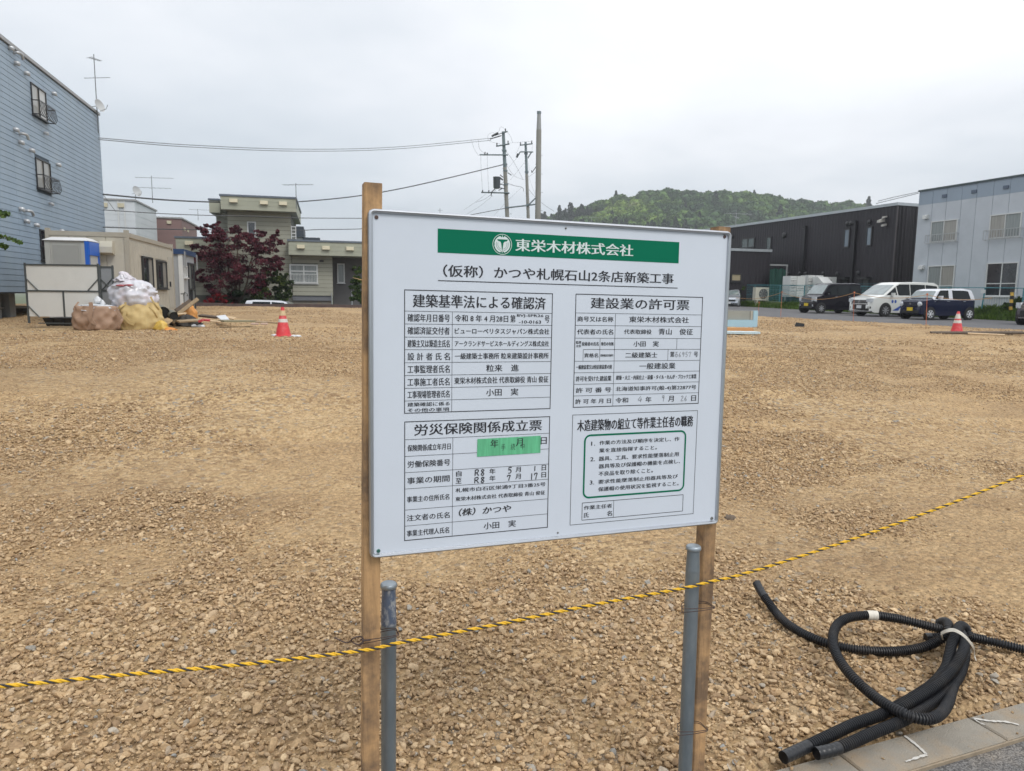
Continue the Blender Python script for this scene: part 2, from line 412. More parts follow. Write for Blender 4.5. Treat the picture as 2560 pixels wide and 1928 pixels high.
mark([(1448, 1540), (1370, 1565), (1290, 1592)], .011, 'short white sprayed stroke closing the angle mark on the kerb')
mark([(1800, 1262), (1920, 1282), (2050, 1290), (2150, 1312)], .012, 'white sprayed line crossing the kerb at the right edge')
mark([(1800, 1262), (1850, 1295), (1890, 1312)], .007, 'thin white sprayed tick beside a kerb joint')

# ------------------------------------------------------------------ gravel: thousands of loose stones
def stone_mesh(i):
    r = random.Random(100+i); bm = bmesh.new()
    ax = (1.0, r.uniform(.65, .98), r.uniform(.42, .75))
    for k in range(15):
        v = Vector((r.gauss(0, 1), r.gauss(0, 1), r.gauss(0, 1))).normalized()*r.uniform(.85, 1.05)
        bm.verts.new((v.x*ax[0]*.5, v.y*ax[1]*.5, v.z*ax[2]*.5))
    bmesh.ops.convex_hull(bm, input=bm.verts)
    for v in [v for v in bm.verts if not v.link_faces]: bm.verts.remove(v)
    bmesh.ops.bevel(bm, geom=list(bm.edges), offset=.045, segments=1, affect='EDGES')
    me = bpy.data.meshes.new('stone'); bm.to_mesh(me); bm.free(); return me
def stone_material():
    m = bpy.data.materials.new('crushed_stone'); m.use_nodes = True
    n, l = m.node_tree.nodes, m.node_tree.links; bs = n['Principled BSDF']; bs.inputs['Roughness'].default_value = .9; bs.inputs['Specular IOR Level'].default_value = .25
    oi = n.new('ShaderNodeObjectInfo'); r = n.new('ShaderNodeValToRGB'); l.new(oi.outputs['Random'], r.inputs[0]); e = r.color_ramp.elements
    st = [(0, (.27, .18, .105)), (.2, (.37, .25, .14)), (.42, (.49, .34, .19)), (.62, (.40, .285, .17)), (.78, (.60, .445, .27)), (.955, (.34, .24, .15)), (.975, (.44, .38, .30)), (.992, (.27, .255, .225)), (1, (.30, .30, .285))]
    while len(e) < len(st): e.new(.5)
    for i, (p, c) in enumerate(st): e[i].position = p; e[i].color = (*c, 1)
    tcn = n.new('ShaderNodeTexCoord'); g = n.new('ShaderNodeNewGeometry')
    nz = n.new('ShaderNodeTexNoise'); nz.inputs['Scale'].default_value = 110; nz.inputs['Detail'].default_value = 5; l.new(g.outputs['Position'], nz.inputs['Vector'])
    mr = n.new('ShaderNodeMapRange'); l.new(nz.outputs[0], mr.inputs[0]); mr.inputs[1].default_value = .25; mr.inputs[2].default_value = .75; mr.inputs[3].default_value = .74; mr.inputs[4].default_value = 1.2
    sc = n.new('ShaderNodeVectorMath'); sc.operation = 'SCALE'; l.new(r.outputs[0], sc.inputs[0]); l.new(mr.outputs[0], sc.inputs['Scale']); l.new(sc.outputs[0], bs.inputs['Base Color'])
    b = n.new('ShaderNodeBump'); b.inputs['Strength'].default_value = .5; b.inputs['Distance'].default_value = .004; l.new(nz.outputs[0], b.inputs['Height']); l.new(b.outputs[0], bs.inputs['Normal'])
    return m
def scatter(name, pts, rot, scl, idx, sources, label, kind='stuff'):
    """a cloud of instanced pieces: one object (geometry nodes)"""
    me = bpy.data.meshes.new(name); me.vertices.add(len(pts)); me.vertices.foreach_set('co', np.asarray(pts, dtype=np.float32).ravel())
    for nm, tp, arr in (('rot', 'FLOAT_VECTOR', rot), ('scl', 'FLOAT_VECTOR', scl), ('idx', 'INT', idx)):
        a = me.attributes.new(nm, tp, 'POINT'); a.data.foreach_set('vector' if tp == 'FLOAT_VECTOR' else 'value', np.asarray(arr, dtype=np.float32 if tp != 'INT' else np.int32).ravel())
    o = bpy.data.objects.new(name, me); COL.objects.link(o); tag(o, label, kind=kind)
    ng = bpy.data.node_groups.new(name+'_nodes', 'GeometryNodeTree')
    ng.interface.new_socket('Geometry', in_out='INPUT', socket_type='NodeSocketGeometry'); ng.interface.new_socket('Geometry', in_out='OUTPUT', socket_type='NodeSocketGeometry')
    n, l = ng.nodes, ng.links; gi = n.new('NodeGroupInput'); go = n.new('NodeGroupOutput')
    jn = n.new('GeometryNodeJoinGeometry')
    for s_ in sources:
        ob = bpy.data.objects.new(name+'_piece', s_)
        oi = n.new('GeometryNodeObjectInfo'); oi.inputs['Object'].default_value = ob; oi.inputs['As Instance'].default_value = True; l.new(oi.outputs['Geometry'], jn.inputs[0])
    ip = n.new('GeometryNodeInstanceOnPoints'); ip.inputs['Pick Instance'].default_value = True
    def att(nm, tp):
        a = n.new('GeometryNodeInputNamedAttribute'); a.data_type = tp; a.inputs['Name'].default_value = nm; return a.outputs[0]
    l.new(gi.outputs[0], ip.inputs['Points']); l.new(jn.outputs[0], ip.inputs['Instance']); l.new(att('idx', 'INT'), ip.inputs['Instance Index'])
    e2r = n.new('FunctionNodeEulerToRotation'); l.new(att('rot', 'FLOAT_VECTOR'), e2r.inputs[0]); l.new(e2r.outputs[0], ip.inputs['Rotation'])
    l.new(att('scl', 'FLOAT_VECTOR'), ip.inputs['Scale']); l.new(ip.outputs[0], go.inputs[0])
    md = o.modifiers.new('scatter', 'NODES'); md.node_group = ng
    return o
sm = stone_material(); stones = []
for i in range(14):
    me = stone_mesh(i); me.materials.append(sm); stones.append(me)
def coarse(x, y):
    """where the loose stones lie thick (0..1)"""
    c = .55*vnoise(x, y, 2.2, 21) + .3*vnoise(x, y, .8, 22) + .15*vnoise(x, y, .3, 23)
    q = (x-KA.x)*KN.x + (y-KA.y)*KN.y
    c = c + .06*sstep(4.5, 1.5, y)
    return sstep(.38, .58, c)
def throw(n, y0, y1, half, power=0.0):
    """uniform over the trapezoid |x| < half + .8*y"""
    out_ = []
    while sum(len(o_) for o_ in out_) < n:
        x = RNG.uniform(-(half+.8*y1), half+.8*y1, n*2); y = RNG.uniform(y0, y1, n*2)
        k = (np.abs(x) < half+.8*y) & ((x-KA.x)*KN.x + (y-KA.y)*KN.y > .0)
        out_.append(np.stack([x[k], y[k]], 1))
    return np.concatenate(out_)[:n]
allp, alls = [], []
def layer(n, y0, y1, smin, smax, dens, sink=.25, half=.9):
    p = throw(n, y0, y1, half); c = coarse(p[:, 0], p[:, 1]); k = RNG.random(len(p)) < dens(c); p = p[k]; c = c[k]
    pk = (p[:, 0]-GB0.x)*GN.x + (p[:, 1]-GB0.y)*GN.y; k = pk < .05; p = p[k]; c = c[k]
    s = smin*(smax/smin)**(RNG.random(len(p))**1.35)
    s = s*(.75+.35*c)
    z = G(p[:, 0], p[:, 1]) + s*(.5-.5*sink-.32) + .012*c*RNG.random(len(p))
    allp.append(np.column_stack([p, z])); alls.append(s)
layer(60000, 1.2, 6.5, .007, .016, lambda c: .75+.25*c, half=1.2)
layer(75000, 1.2, 6.5, .010, .026, lambda c: .22+.78*c, half=1.2)
layer(36000, 1.2, 8, .018, .036, lambda c: .08+.92*c**1.5, half=1.2)
layer(19000, 1.2, 6.5, .022, .044, lambda c: .05+.95*c**1.6, half=1.2)
layer(2200, 1.2, 7.5, .038, .062, lambda c: .1+.6*c, half=1.2)
layer(130000, 6.5, 15, .013, .038, lambda c: .22+.78*c)
layer(2600, 6.5, 15, .035, .07, lambda c: .05+.8*c)
layer(110000, 15, 36, .022, .065, lambda c: .12+.8*c)
# a few stones kicked onto the kerb and the street
_n = 170; _s = RNG.uniform(-.6, 3.2, _n); _q = -.02-RNG.random(_n)**2*1.1; _z = RNG.uniform(.004, .016, _n)*(1-.3*RNG.random(_n)); _z[:9] = RNG.uniform(.018, .034, 9)
allp.append(np.column_stack([KA.x+KD.x*_s+KN.x*_q, KA.y+KD.y*_s+KN.y*_q, np.where(_q > -.15, .004, -.018)+_z*.22])); alls.append(_z)
P_ = np.concatenate(allp); S_ = np.concatenate(alls); nS = len(P_)
rot_ = np.column_stack([RNG.normal(0, .35, nS), RNG.normal(0, .35, nS), RNG.uniform(0, 6.28, nS)])
scl_ = np.column_stack([S_*RNG.uniform(.9, 1.3, nS), S_*RNG.uniform(.85, 1.15, nS), S_*RNG.uniform(.8, 1.2, nS)])
scatter('gravel', P_, rot_, scl_, RNG.integers(0, len(stones), nS), stones, 'loose crushed tan stone scattered over the whole site')
# ------------------------------------------------------------------ text as flat printed geometry
TEXTS = []
_fd = {}
def glyphs(string, bold=0.0, shear=0.0):
    """returns (verts Nx2 normalised to the ink box, faces)"""
    c = bpy.data.curves.new('lettering', 'FONT'); c.body = string; c.resolution_u = 2; c.offset = bold; c.shear = shear
    o = bpy.data.objects.new('lettering', c); COL.objects.link(o); return o
def settle(objs):
    bpy.context.view_layer.update(); dg = bpy.context.evaluated_depsgraph_get(); res = []
    for o in objs:
        me = o.evaluated_get(dg).to_mesh()
        v = np.array([tuple(q.co)[:2] for q in me.vertices]); f = [tuple(p.vertices) for p in me.polygons]
        o.evaluated_get(dg).to_mesh_clear(); res.append((v, f))
    for o in objs:
        c = o.data; bpy.data.objects.remove(o); bpy.data.curves.remove(c)
    return res
# ------------------------------------------------------------------ the construction notice board
yaw, lean, rll = 0.34586167, 0.02178123, -0.01233611; SW, SH = 1.0807, 0.90
a_ = Vector((math.cos(yaw), math.sin(yaw), 0)); n0 = Vector((math.sin(yaw), -math.cos(yaw), 0)); zz_ = Vector((0, 0, 1))
up = zz_*math.cos(lean) - n0*math.sin(lean); nn_ = a_.cross(up)
X_ = a_*math.cos(rll) + up*math.sin(rll); Y_ = up*math.cos(rll) - a_*math.sin(rll)
BN = X_.cross(Y_)                                            # towards the viewer
if BN.y > 0: BN = -BN
BC = Vector((0.14275482, 1.98603002, 1.35552476))
BF = Frame(BC, ex=X_, ey=BN, ez=Y_)                          # board frame: s right, d out, z up, origin in the middle
def bp(u, v, d=0.0): return BF.px(u, v, d)
base_pt = Vector((BC.x, BC.y, 0.0))
sign = empty('construction_notice_board', base_pt, 'large white framed Japanese construction notice board with green company banner on two timber posts', 'signboard')
white = mat('sign_white', (.63, .675, .745), .28, var=.015, vscale=5, coat=.15, dirt=(.55, .59, .64), dirt_scale=3, dirt_amt=.25)
alu = mat('satin_aluminium', (.52, .54, .57), .32, .85, var=.04, vscale=12)
ink = mat('black_print', (.022, .022, .028), .45, var=.05)
marker = mat('black_marker', (.03, .03, .035), .5)
pencil = mat('grey_pencil', (.16, .16, .17), .6)
green = mat('green_print', (.0, .15, .08), .65, spec=.15, var=.03)
wprint = mat('white_print', (.66, .74, .72), .4, var=.02)
gtape = mat('green_masking_tape', (.12, .46, .24), .6, var=.25, vscale=20, vstretch=(6, 6, .4))
screwm = mat('screw_rust', (.13, .09, .08), .5, .5)
pin = mat('panel_pin', (.25, .25, .24), .5, .5)
MB(BF).box(-SW/2+.004, SW/2-.004, -.012, 0, -SH/2+.004, SH/2-.004).build('panel', white, sign)
# frame: one rounded profile swept round the board
prof = [(0, -.014), (0, .002), (.0016, .0058), (.005, .0078), (.0095, .0062), (.0115, .0006)]
def rrect(w, h, r, n=6):
    pts = []
    for cx_, cy_, a0 in ((w/2-r, h/2-r, 0), (-w/2+r, h/2-r, 90), (-w/2+r, -h/2+r, 180), (w/2-r, -h/2+r, 270)):
        for k in range(n+1):
            t = rad(a0+90*k/n); pts.append((cx_+r*math.cos(t), cy_+r*math.sin(t)))
    return pts
m_ = MB(BF); rings = [rrect(SW-2*i, SH-2*i, max(.002, .016-i)) for i, d in prof]; nr = len(rings[0]); vs = []
for (i, d), rg in zip(prof, rings): vs += [(x, d, z) for x, z in rg]
fs = [(k*nr+j, k*nr+(j+1) % nr, (k+1)*nr+(j+1) % nr, (k+1)*nr+j) for k in range(len(prof)-1) for j in range(nr)]
m_.add(vs, fs).build('frame', alu, sign, smooth=50)
def screw(u, v, m=screwm, r=.0052):
    s_, z_ = bp(u, v); b = MB(BF); vs = []
    for rr_, dd in ((r, .0002), (r*.9, .0022), (r*.5, .0026), (r*.45, .0012)):
        vs += [(s_+rr_*math.cos(k*math.pi/6), dd, z_+rr_*math.sin(k*math.pi/6)) for k in range(12)]
    fs = [(i*12+k, i*12+(k+1) % 12, (i+1)*12+(k+1) % 12, (i+1)*12+k) for i in range(3) for k in range(12)]+[tuple(36+k for k in range(12))]
    return b.add(vs, fs).build('screw', m, sign)
screw(880+138/2.257, 500+98/2.257); screw(880+2102/2.257, 500+208/2.257); screw(880+187/2.833, 1340+106/2.833, mat('screw_green', (.05, .16, .13), .5, .4)); screw(1400+1858/4.9, 1000+1450/4.9, pin)
screw(880+1206/2.257, 500+160/2.257, pin, .0028); screw(980+1918/4.6286, 1020+1443/4.6286, pin, .0028)
# --- printed matter
def zone(sc, ox, oy): return lambda x, y: (ox+x/sc, oy+y/sc)
ZA, ZB, ZC, ZD, ZE, ZF = zone(2.257, 880, 500), zone(4.7595, 980, 700), zone(4.6286, 980, 1020), zone(4.7595, 1400, 700), zone(4.9, 1400, 1000), zone(3.3515, 1060, 570)
def T(string, Z, x0, y0, x1, y1, material=None, bold=0.0, d=.0009, shear=0.0): TEXTS.append((string, Z, x0, y0, x1, y1, material or ink, bold, d, shear))
T('東栄木材株式会社', ZF, 768, 90, 1748, 240, wprint, .012, .0012)
T('（仮称）かつや札幌石山2条店新築工事', ZA, 515, 364, 1812, 476, None, .006)
T('建築基準法による確認済', ZB, 250, 168, 1825, 353, None, .006)
for s_, a in [('確認年月日番号', (185, 402, 687, 501)), ('確認済証交付者', (185, 557, 685, 650)), ('建築主又は築造主氏名', (185, 712, 685, 801)), ('設 計 者 氏 名', (185, 867, 687, 953)),
              ('工事監理者氏名', (185, 1016, 685, 1104)), ('工事施工者氏名', (185, 1170, 683, 1254)), ('工事現場管理者氏名', (185, 1322, 683, 1398)), ('建築確認に係る', (185, 1460, 685, 1493)), ('その他の事項', (185, 1528, 680, 1558)),
              ('令和 8 年 4 月28日', (748, 412, 1380, 503)), ('第', (1408, 417, 1468, 505)), ('BVJ-SPR26', (1487, 407, 1800, 450)), ('-10-0163', (1510, 480, 1772, 520)), ('号', (1818, 422, 1872, 508)),
              ('ビューローベリタスジャパン株式会社', (748, 572, 1870, 648)), ('アークランドサービスホールディングス株式会社', (748, 722, 1865, 791)), ('一級建築士事務所 粒来建築設計事務所', (748, 870, 1862, 936)),
              ('粒来　進', (1122, 1008, 1505, 1086)), ('東栄木材株式会社 代表取締役 青山 俊征', (742, 1160, 1858, 1218)), ('小田　実', (1120, 1296, 1500, 1372))]:
    T(s_, ZB, *a, bold=.0015)
T('労災保険関係成立票', ZC, 258, 190, 1730, 258, None, .006)
for s_, a in [('保険関係成立年月日', (180, 429, 677, 479)), ('労働保険番号', (180, 616, 672, 664)), ('事業の期間', (175, 806, 665, 850)), ('事業主の住所氏名', (173, 1026, 662, 1058)), ('注文者の氏名', (172, 1240, 665, 1270)), ('事業主代理人氏名', (172, 1418, 660, 1444)),
              ('自', (742, 730, 803, 790)), ('至', (738, 812, 803, 872)), ('年', (1128, 702, 1195, 760)), ('年', (1128, 784, 1195, 840)), ('月', (1430, 684, 1488, 740)), ('月', (1428, 764, 1488, 820)), ('日', (1733, 662, 1780, 720)), ('日', (1730, 744, 1780, 801)),
              ('札幌市白石区栄通9丁目3番25号', (735, 930, 1775, 903)), ('東栄木材株式会社 代表取締役 青山 俊征', (735, 1030, 1770, 1000)), ('小田　実', (1062, 1326, 1430, 1372)), ('日', (1722, 340, 1788, 417))]:
    T(s_, ZC, *a, bold=.0015)
T('年', ZC, 1140, 367, 1228, 453, bold=.002, d=.0016); T('月', ZC, 1435, 354, 1510, 438, bold=.002, d=.0016)
T('手　続　中', ZC, 1262, 418, 1530, 478, marker, -.008, .0017)
T('（株）かつや', ZC, 775, 1165, 1375, 1202, marker, .004, .0010, .15)
T('建設業の許可票', ZD, 368, 207, 1533, 360, None, .006)
for s_, a in [('商号又は名称', (208, 432, 632, 500)), ('東栄木材株式会社', (825, 432, 1530, 513)), ('代表者の氏名', (205, 584, 630, 650)), ('代表取締役', (762, 587, 1087, 646)), ('青山　俊征', (1175, 577, 1578, 653)),
              ('監理', (190, 727, 250, 758)), ('主任', (190, 770, 250, 800)), ('技術者の氏名', (260, 737, 457, 783)), ('専任の有無', (488, 738, 635, 782)), ('小田　実', (875, 727, 1172, 793)), ('資格名', (288, 872, 452, 922)),
              ('資格者証交付番号', (480, 883, 632, 912)), ('二級建築士', (778, 861, 1155, 925)), ('第', (1312, 852, 1358, 916)), ('号', (1595, 854, 1637, 916)), ('一般建設業又は特定建設業の別', (190, 1012, 613, 1058)), ('一般建設業', (945, 989, 1370, 1056)),
              ('許可を受けた建設業', (190, 1146, 608, 1200)), ('建築・大工・内装仕上・設備・タイル・れんが・ブロック工事業', (668, 1136, 1620, 1173)), ('許 可 番 号', (188, 1284, 607, 1334)), ('北海道知事許可(般-4)第22877号', (663, 1270, 1617, 1308)),
              ('許 可 年 月 日', (182, 1419, 603, 1464)), ('令和', (660, 1402, 808, 1460)), ('年', (1018, 1390, 1085, 1453)), ('月', (1288, 1380, 1350, 1446)), ('日', (1562, 1374, 1615, 1438))]:
    T(s_, ZD, *a, bold=.0015)
T('木造建築物の組立て等作業主任者の職務', ZE, 215, 245, 1625, 322, None, .006)
for s_, a in [('1.', (383, 511, 428, 558)), ('作業の方法及び順序を決定し、作', (483, 500, 1460, 500)), ('業を直接指揮すること。', (480, 594, 1185, 606)), ('2.', (372, 702, 425, 748)), ('器具、工具、要求性能墜落制止用', (475, 693, 1452, 688)), ('器具等及び保護帽の機能を点検し、', (475, 786, 1468, 776)),
              ('不良品を取り除くこと。', (473, 877, 1135, 888)), ('3.', (365, 987, 415, 1033)), ('要求性能墜落制止用器具等及び', (470, 978, 1440, 958)), ('保護帽の使用状況を監視すること。', (468, 1068, 1450, 1046)),
              ('作業主任者', (293, 1297, 635, 1318)), ('氏', (292, 1382, 350, 1438)), ('名', (575, 1360, 635, 1416))]:
    T(s_, ZE, *a, bold=.001)
gl_objs = [glyphs(t[0], t[7] if t[7] < 0 else 0.0, t[9]) for t in TEXTS]
for (string, Z, x0, y0, x1, y1, m2, bo, d, sh), (v, f) in zip(TEXTS, settle(gl_objs)):
    s0, z1 = bp(*Z(x0, y0)); s1_, z0 = bp(*Z(x1, y1))
    mn, mx = v.min(0), v.max(0); q = (v-mn)/(mx-mn)
    sh_ = [(0, 0)]
    if 0 < bo <= .003: sh_ = [(-.0003, 0), (.0003, .00005)]
    if bo > .003: sh_ = [(-.0007, 0), (.0007, .00005), (0, .0001)] if bo < .01 else [(-.0011, -.0003), (.0011, .0003), (-.0004, .0002)]
    # words set far apart are separate pieces of print
    iv = sorted((min(q[i][0] for i in f_), max(q[i][0] for i in f_), k) for k, f_ in enumerate(f)); hh_ = abs(z1-z0); grp_ = []; end = -9
    for a0, a1, k in iv:
        if (a0-end)*(s1_-s0) > hh_*.62 or not grp_: grp_.append([])
        grp_[-1].append(f[k]); end = max(end, a1)
    for fl in grp_:
        use = sorted({i for f_ in fl for i in f_}); mp = {i: j for j, i in enumerate(use)}; b = MB(BF); ff = [tuple(mp[i] for i in f_) for f_ in fl]
        for kk, (dx, dd) in enumerate(sh_): b.add([(s0+(s1_-s0)*q[i][0]+dx, d+abs(kk)*.00006, z0+(z1-z0)*q[i][1]) for i in use], ff)
        b.build('lettering', m2, sign)
# rules and tables
def bar(s0, z0, s1_, z1, w, d=.0007, m2=ink, name='ruled_line'):
    dx, dz = s1_-s0, z1-z0; L = math.hypot(dx, dz); nx, nz_ = -dz/L*w/2, dx/L*w/2
    return MB(BF).add([(s0-nx, d, z0-nz_), (s1_-nx, d, z1-nz_), (s1_+nx, d, z1+nz_), (s0+nx, d, z0+nz_)], [(0, 1, 2, 3)])
def rules(lst, name='ruled_line', m2=ink):
    b = MB(BF)
    for s0, z0, s1_, z1, w in lst:
        k = bar(s0, z0, s1_, z1, w)
        o = len(b.v); b.v += k.v; b.f += [tuple(o+i for i in q) for q in k.f]
    b.build(name, m2, sign)
def table(Z, tl, br, rows, colx, thick=.0021, thin=.0010, lx=None):
    s0, z1 = bp(*Z(*tl)); s1_, z0 = bp(*Z(*br))
    L = [(s0, z0, s1_, z0, thick), (s0, z1, s1_, z1, thick), (s0, z0-thick/2, s0, z1+thick/2, thick), (s1_, z0-thick/2, s1_, z1+thick/2, thick)]
    zs = [bp(*Z(lx, y))[1] for y in rows]
    for z in zs: L.append((s0, z, s1_, z, thin))
    if colx: c = bp(*Z(*colx))[0]; L.append((c, z0, c, zs[0], thin))
    rules(L, 'table_rules'); return s0, s1_, z0, z1, zs
bs0, bz = bp(*ZA(485, 460)); bs1, bz2 = bp(*ZA(1837, 493)); rules([(bs0, (bz+bz2)/2, bs1, (bz+bz2)/2, .0022)])
table(ZB, (150, 118), (1880, 1530), [370, 523, 680, 830, 985, 1138, 1290, 1440], (716, 700), lx=155)
table(ZC, (147, 162), (1797, 1380), [368, 562, 750, 938, 1182, 1368], (700, 900), lx=145)
s0, s1_, z0, z1, zs = table(ZD, (190, 168), (1643, 1468), [392, 540, 692, 968, 1105, 1242, 1380], (645, 900), lx=178)
ca = bp(*ZD(475, 760))[0]; cb = bp(*ZD(274, 900))[0]; cc = bp(*ZD(1389, 760))[0]; cd = bp(*ZD(1283, 890))[0]; zm = bp(*ZD(275, 828))[1]
rules([(ca, zs[2], ca, zs[3], .001), (cb, zm, s1_, zm, .001), (cb, zm, cb, zs[3], .001), (cc, zs[2], cc, zm, .001), (cd, zm, cd, zs[3], .001)])
table(ZE, (155, 185), (1630, 1392), [], None, thick=.0013)
x0, zt = bp(*ZE(272, 1262)); x1, zb = bp(*ZE(1500, 1360)); c_ = bp(*ZE(655, 1330))[0]
rules([(x0, zb, x1, zb, .0015), (x0, zt, x1, zt, .0015), (x0, zb, x0, zt, .0015), (x1, zb, x1, zt, .0015), (c_, zb, c_, zt, .0012)])
# green round-cornered box
x0, zt = bp(*ZE(296, 426)); x1, zb = bp(*ZE(1518, 1112)); cxm, czm = (x0+x1)/2, (zt+zb)/2
o1 = rrect(x1-x0, zt-zb, .020); o2 = rrect(x1-x0-.0104, zt-zb-.0104, .0148); k = len(o1)
MB(BF).add([(cxm+a, .0008, czm+c) for a, c in o1]+[(cxm+a, .0008, czm+c) for a, c in o2], [(i, (i+1) % k, k+(i+1) % k, k+i) for i in range(k)]).build('green_border', green, sign)
# banner
x0, zt = bp(*ZF(115, 5)); x1, zb = bp(*ZF(2132, 297))
MB(BF).add([(x0, .0006, zb), (x1, .0006, zb), (x1, .0006, zt), (x0, .0006, zt)], [(0, 1, 2, 3)]).build('green_banner', green, sign)
# round emblem: ring, disc with notches, tapering T, arcs
lc = bp(*ZF(655, 138)); lr = (bp(*ZF(655, 52))[1]-bp(*ZF(655, 225))[1])/2
def arc(r0, r1, a0, a1, n=28): 
    v = []; 
    for i in range(n+1):
        t = rad(a0+(a1-a0)*i/n); v += [(r0*math.cos(t), r0*math.sin(t)), (r1*math.cos(t), r1*math.sin(t))]
    return v, [(2*i, 2*i+1, 2*i+3, 2*i+2) for i in range(n)]
def emb(v, f, d, m2, name): MB(BF).add([(lc[0]+a*lr, d, lc[1]+c*lr) for a, c in v], f).build(name, m2, sign)
emb(*arc(.95, 1.0, 0, 360, 48), .0010, wprint, 'emblem_ring')
disc = []
for i in range(72):
    t = 360*i/72; r = .82
    for n_ in (90, 270):
        if abs(t-n_) < 14: r = .70
    if abs(t-180) < 4: r = .76
    disc.append((r*math.cos(rad(t)), r*math.sin(rad(t))))
emb(disc, [tuple(range(72))], .0010, wprint, 'emblem_disc')
emb([(-.025, .6), (.025, .6), (.025, .88), (-.025, .88)], [(0, 1, 2, 3)], .0011, wprint, 'emblem_spike'); emb([(-.025, -.85), (.025, -.85), (.025, -.6), (-.025, -.6)], [(0, 1, 2, 3)], .0011, wprint, 'emblem_spike')
tl = [(-.55, .48), (.58, .48), (.5, .33), (.22, .25), (.12, .12), (.01, -.68), (-.01, -.68), (-.13, .12), (-.2, .25), (-.46, .33)]
emb(tl, [tuple(range(10))[::-1]], .0013, green, 'emblem_letter')
for a0, a1 in ((160, 258), (282, 380)):
    emb(*arc(.60, .645, a0, a1), .0013, mat('grey_print', (.2, .28, .27), .4), 'emblem_arc'); emb(*arc(.45, .49, a0, a1-6 if a0 < 200 else a1), .0013, mat('grey_print', (.2, .28, .27), .4), 'emblem_arc')
# green tape
x0, zt = bp(*ZC(987, 360)); x1, zb = bp(*ZC(1715, 518))
tq = [bp(*ZC(*p)) for p in ((983, 565), (1715, 518), (1720, 320), (987, 360))]
MB(BF).add([(a, .0012, c) for a, c in tq], [(0, 1, 2, 3)]).build('masking_tape', gtape, sign)
# handwriting as pen strokes (unit box, y up)
ST = {'R': [[(0, 0), (.05, 1)], [(.05, .95), (.6, 1), (.75, .78), (.5, .55), (.1, .5)], [(.35, .5), (.85, 0)]], '8': [[(.8, .85), (.5, 1), (.2, .8), (.45, .55), (.75, .3), (.5, 0), (.15, .2), (.45, .5), (.85, .9)]],
      '5': [[(.3, 1), (.22, .55), (.6, .6), (.8, .35), (.6, .05), (.1, 0)], [(.3, 1), (.95, .98)]], '1': [[(.5, 1), (.45, 0)]], '7': [[(.1, .7), (.15, .95), (.85, .95), (.6, .5), (.45, 0)]],
      '4': [[(.6, 1), (.05, .35), (.95, .4)], [(.75, .75), (.6, 0)]], '9': [[(.85, .85), (.5, 1), (.25, .75), (.5, .55), (.85, .8), (.75, .4), (.55, 0)]], '2': [[(.15, .8), (.5, 1), (.8, .75), (.1, .05), (.95, .08)]],
      '6': [[(.75, 1), (.3, .5), (.25, .12), (.6, 0), (.8, .25), (.5, .42), (.25, .3)]], '石': [[(.1, .95), (.9, 1)], [(.5, .95), (.1, .3)], [(.3, .5), (.85, .55), (.75, .05), (.35, 0), (.3, .5)]]}
def hand(chars, Z, x0, y0, x1, y1, m2=marker, w=.0026):
    sa, zt = bp(*Z(x0, y0)); sb_, zb = bp(*Z(x1, y1)); n = len(chars); cw = (sb_-sa)/n; b = MB(BF)
    for i, ch in enumerate(chars):
        for st in ST[ch]:
            P = catmull([Vector((sa+cw*(i+.1+.8*p[0]), 0, zb+(zt-zb)*p[1])) for p in st], 5) if len(st) > 2 else [Vector((sa+cw*(i+.1+.8*p[0]), 0, zb+(zt-zb)*p[1])) for p in st]
            vs = []
            for j, p in enumerate(P):
                t = (P[min(j+1, len(P)-1)]-P[max(j-1, 0)]); t.normalize(); nx, nz_ = -t.z*w/2, t.x*w/2
                vs += [(p.x-nx, .0011, p.z-nz_), (p.x+nx, .0011, p.z+nz_)]
            b.add(vs, [(2*j, 2*j+1, 2*j+3, 2*j+2) for j in range(len(P)-1)])
    b.build('handwriting', m2, sign)
hand('R8', ZC, 955, 716, 1080, 778); hand('R8', ZC, 950, 806, 1082, 862); hand('5', ZC, 1335, 688, 1392, 752); hand('7', ZC, 1325, 780, 1378, 840); hand('1', ZC, 1630, 672, 1675, 726); hand('17', ZC, 1592, 758, 1688, 826)
hand('4', ZD, 922, 1385, 982, 1450, pencil, .0013); hand('9', ZD, 1205, 1372, 1245, 1443, pencil, .0013); hand('26', ZD, 1432, 1380, 1512, 1438, pencil, .0013); hand('石6957', ZD, 1365, 858, 1562, 914, pencil, .0011)
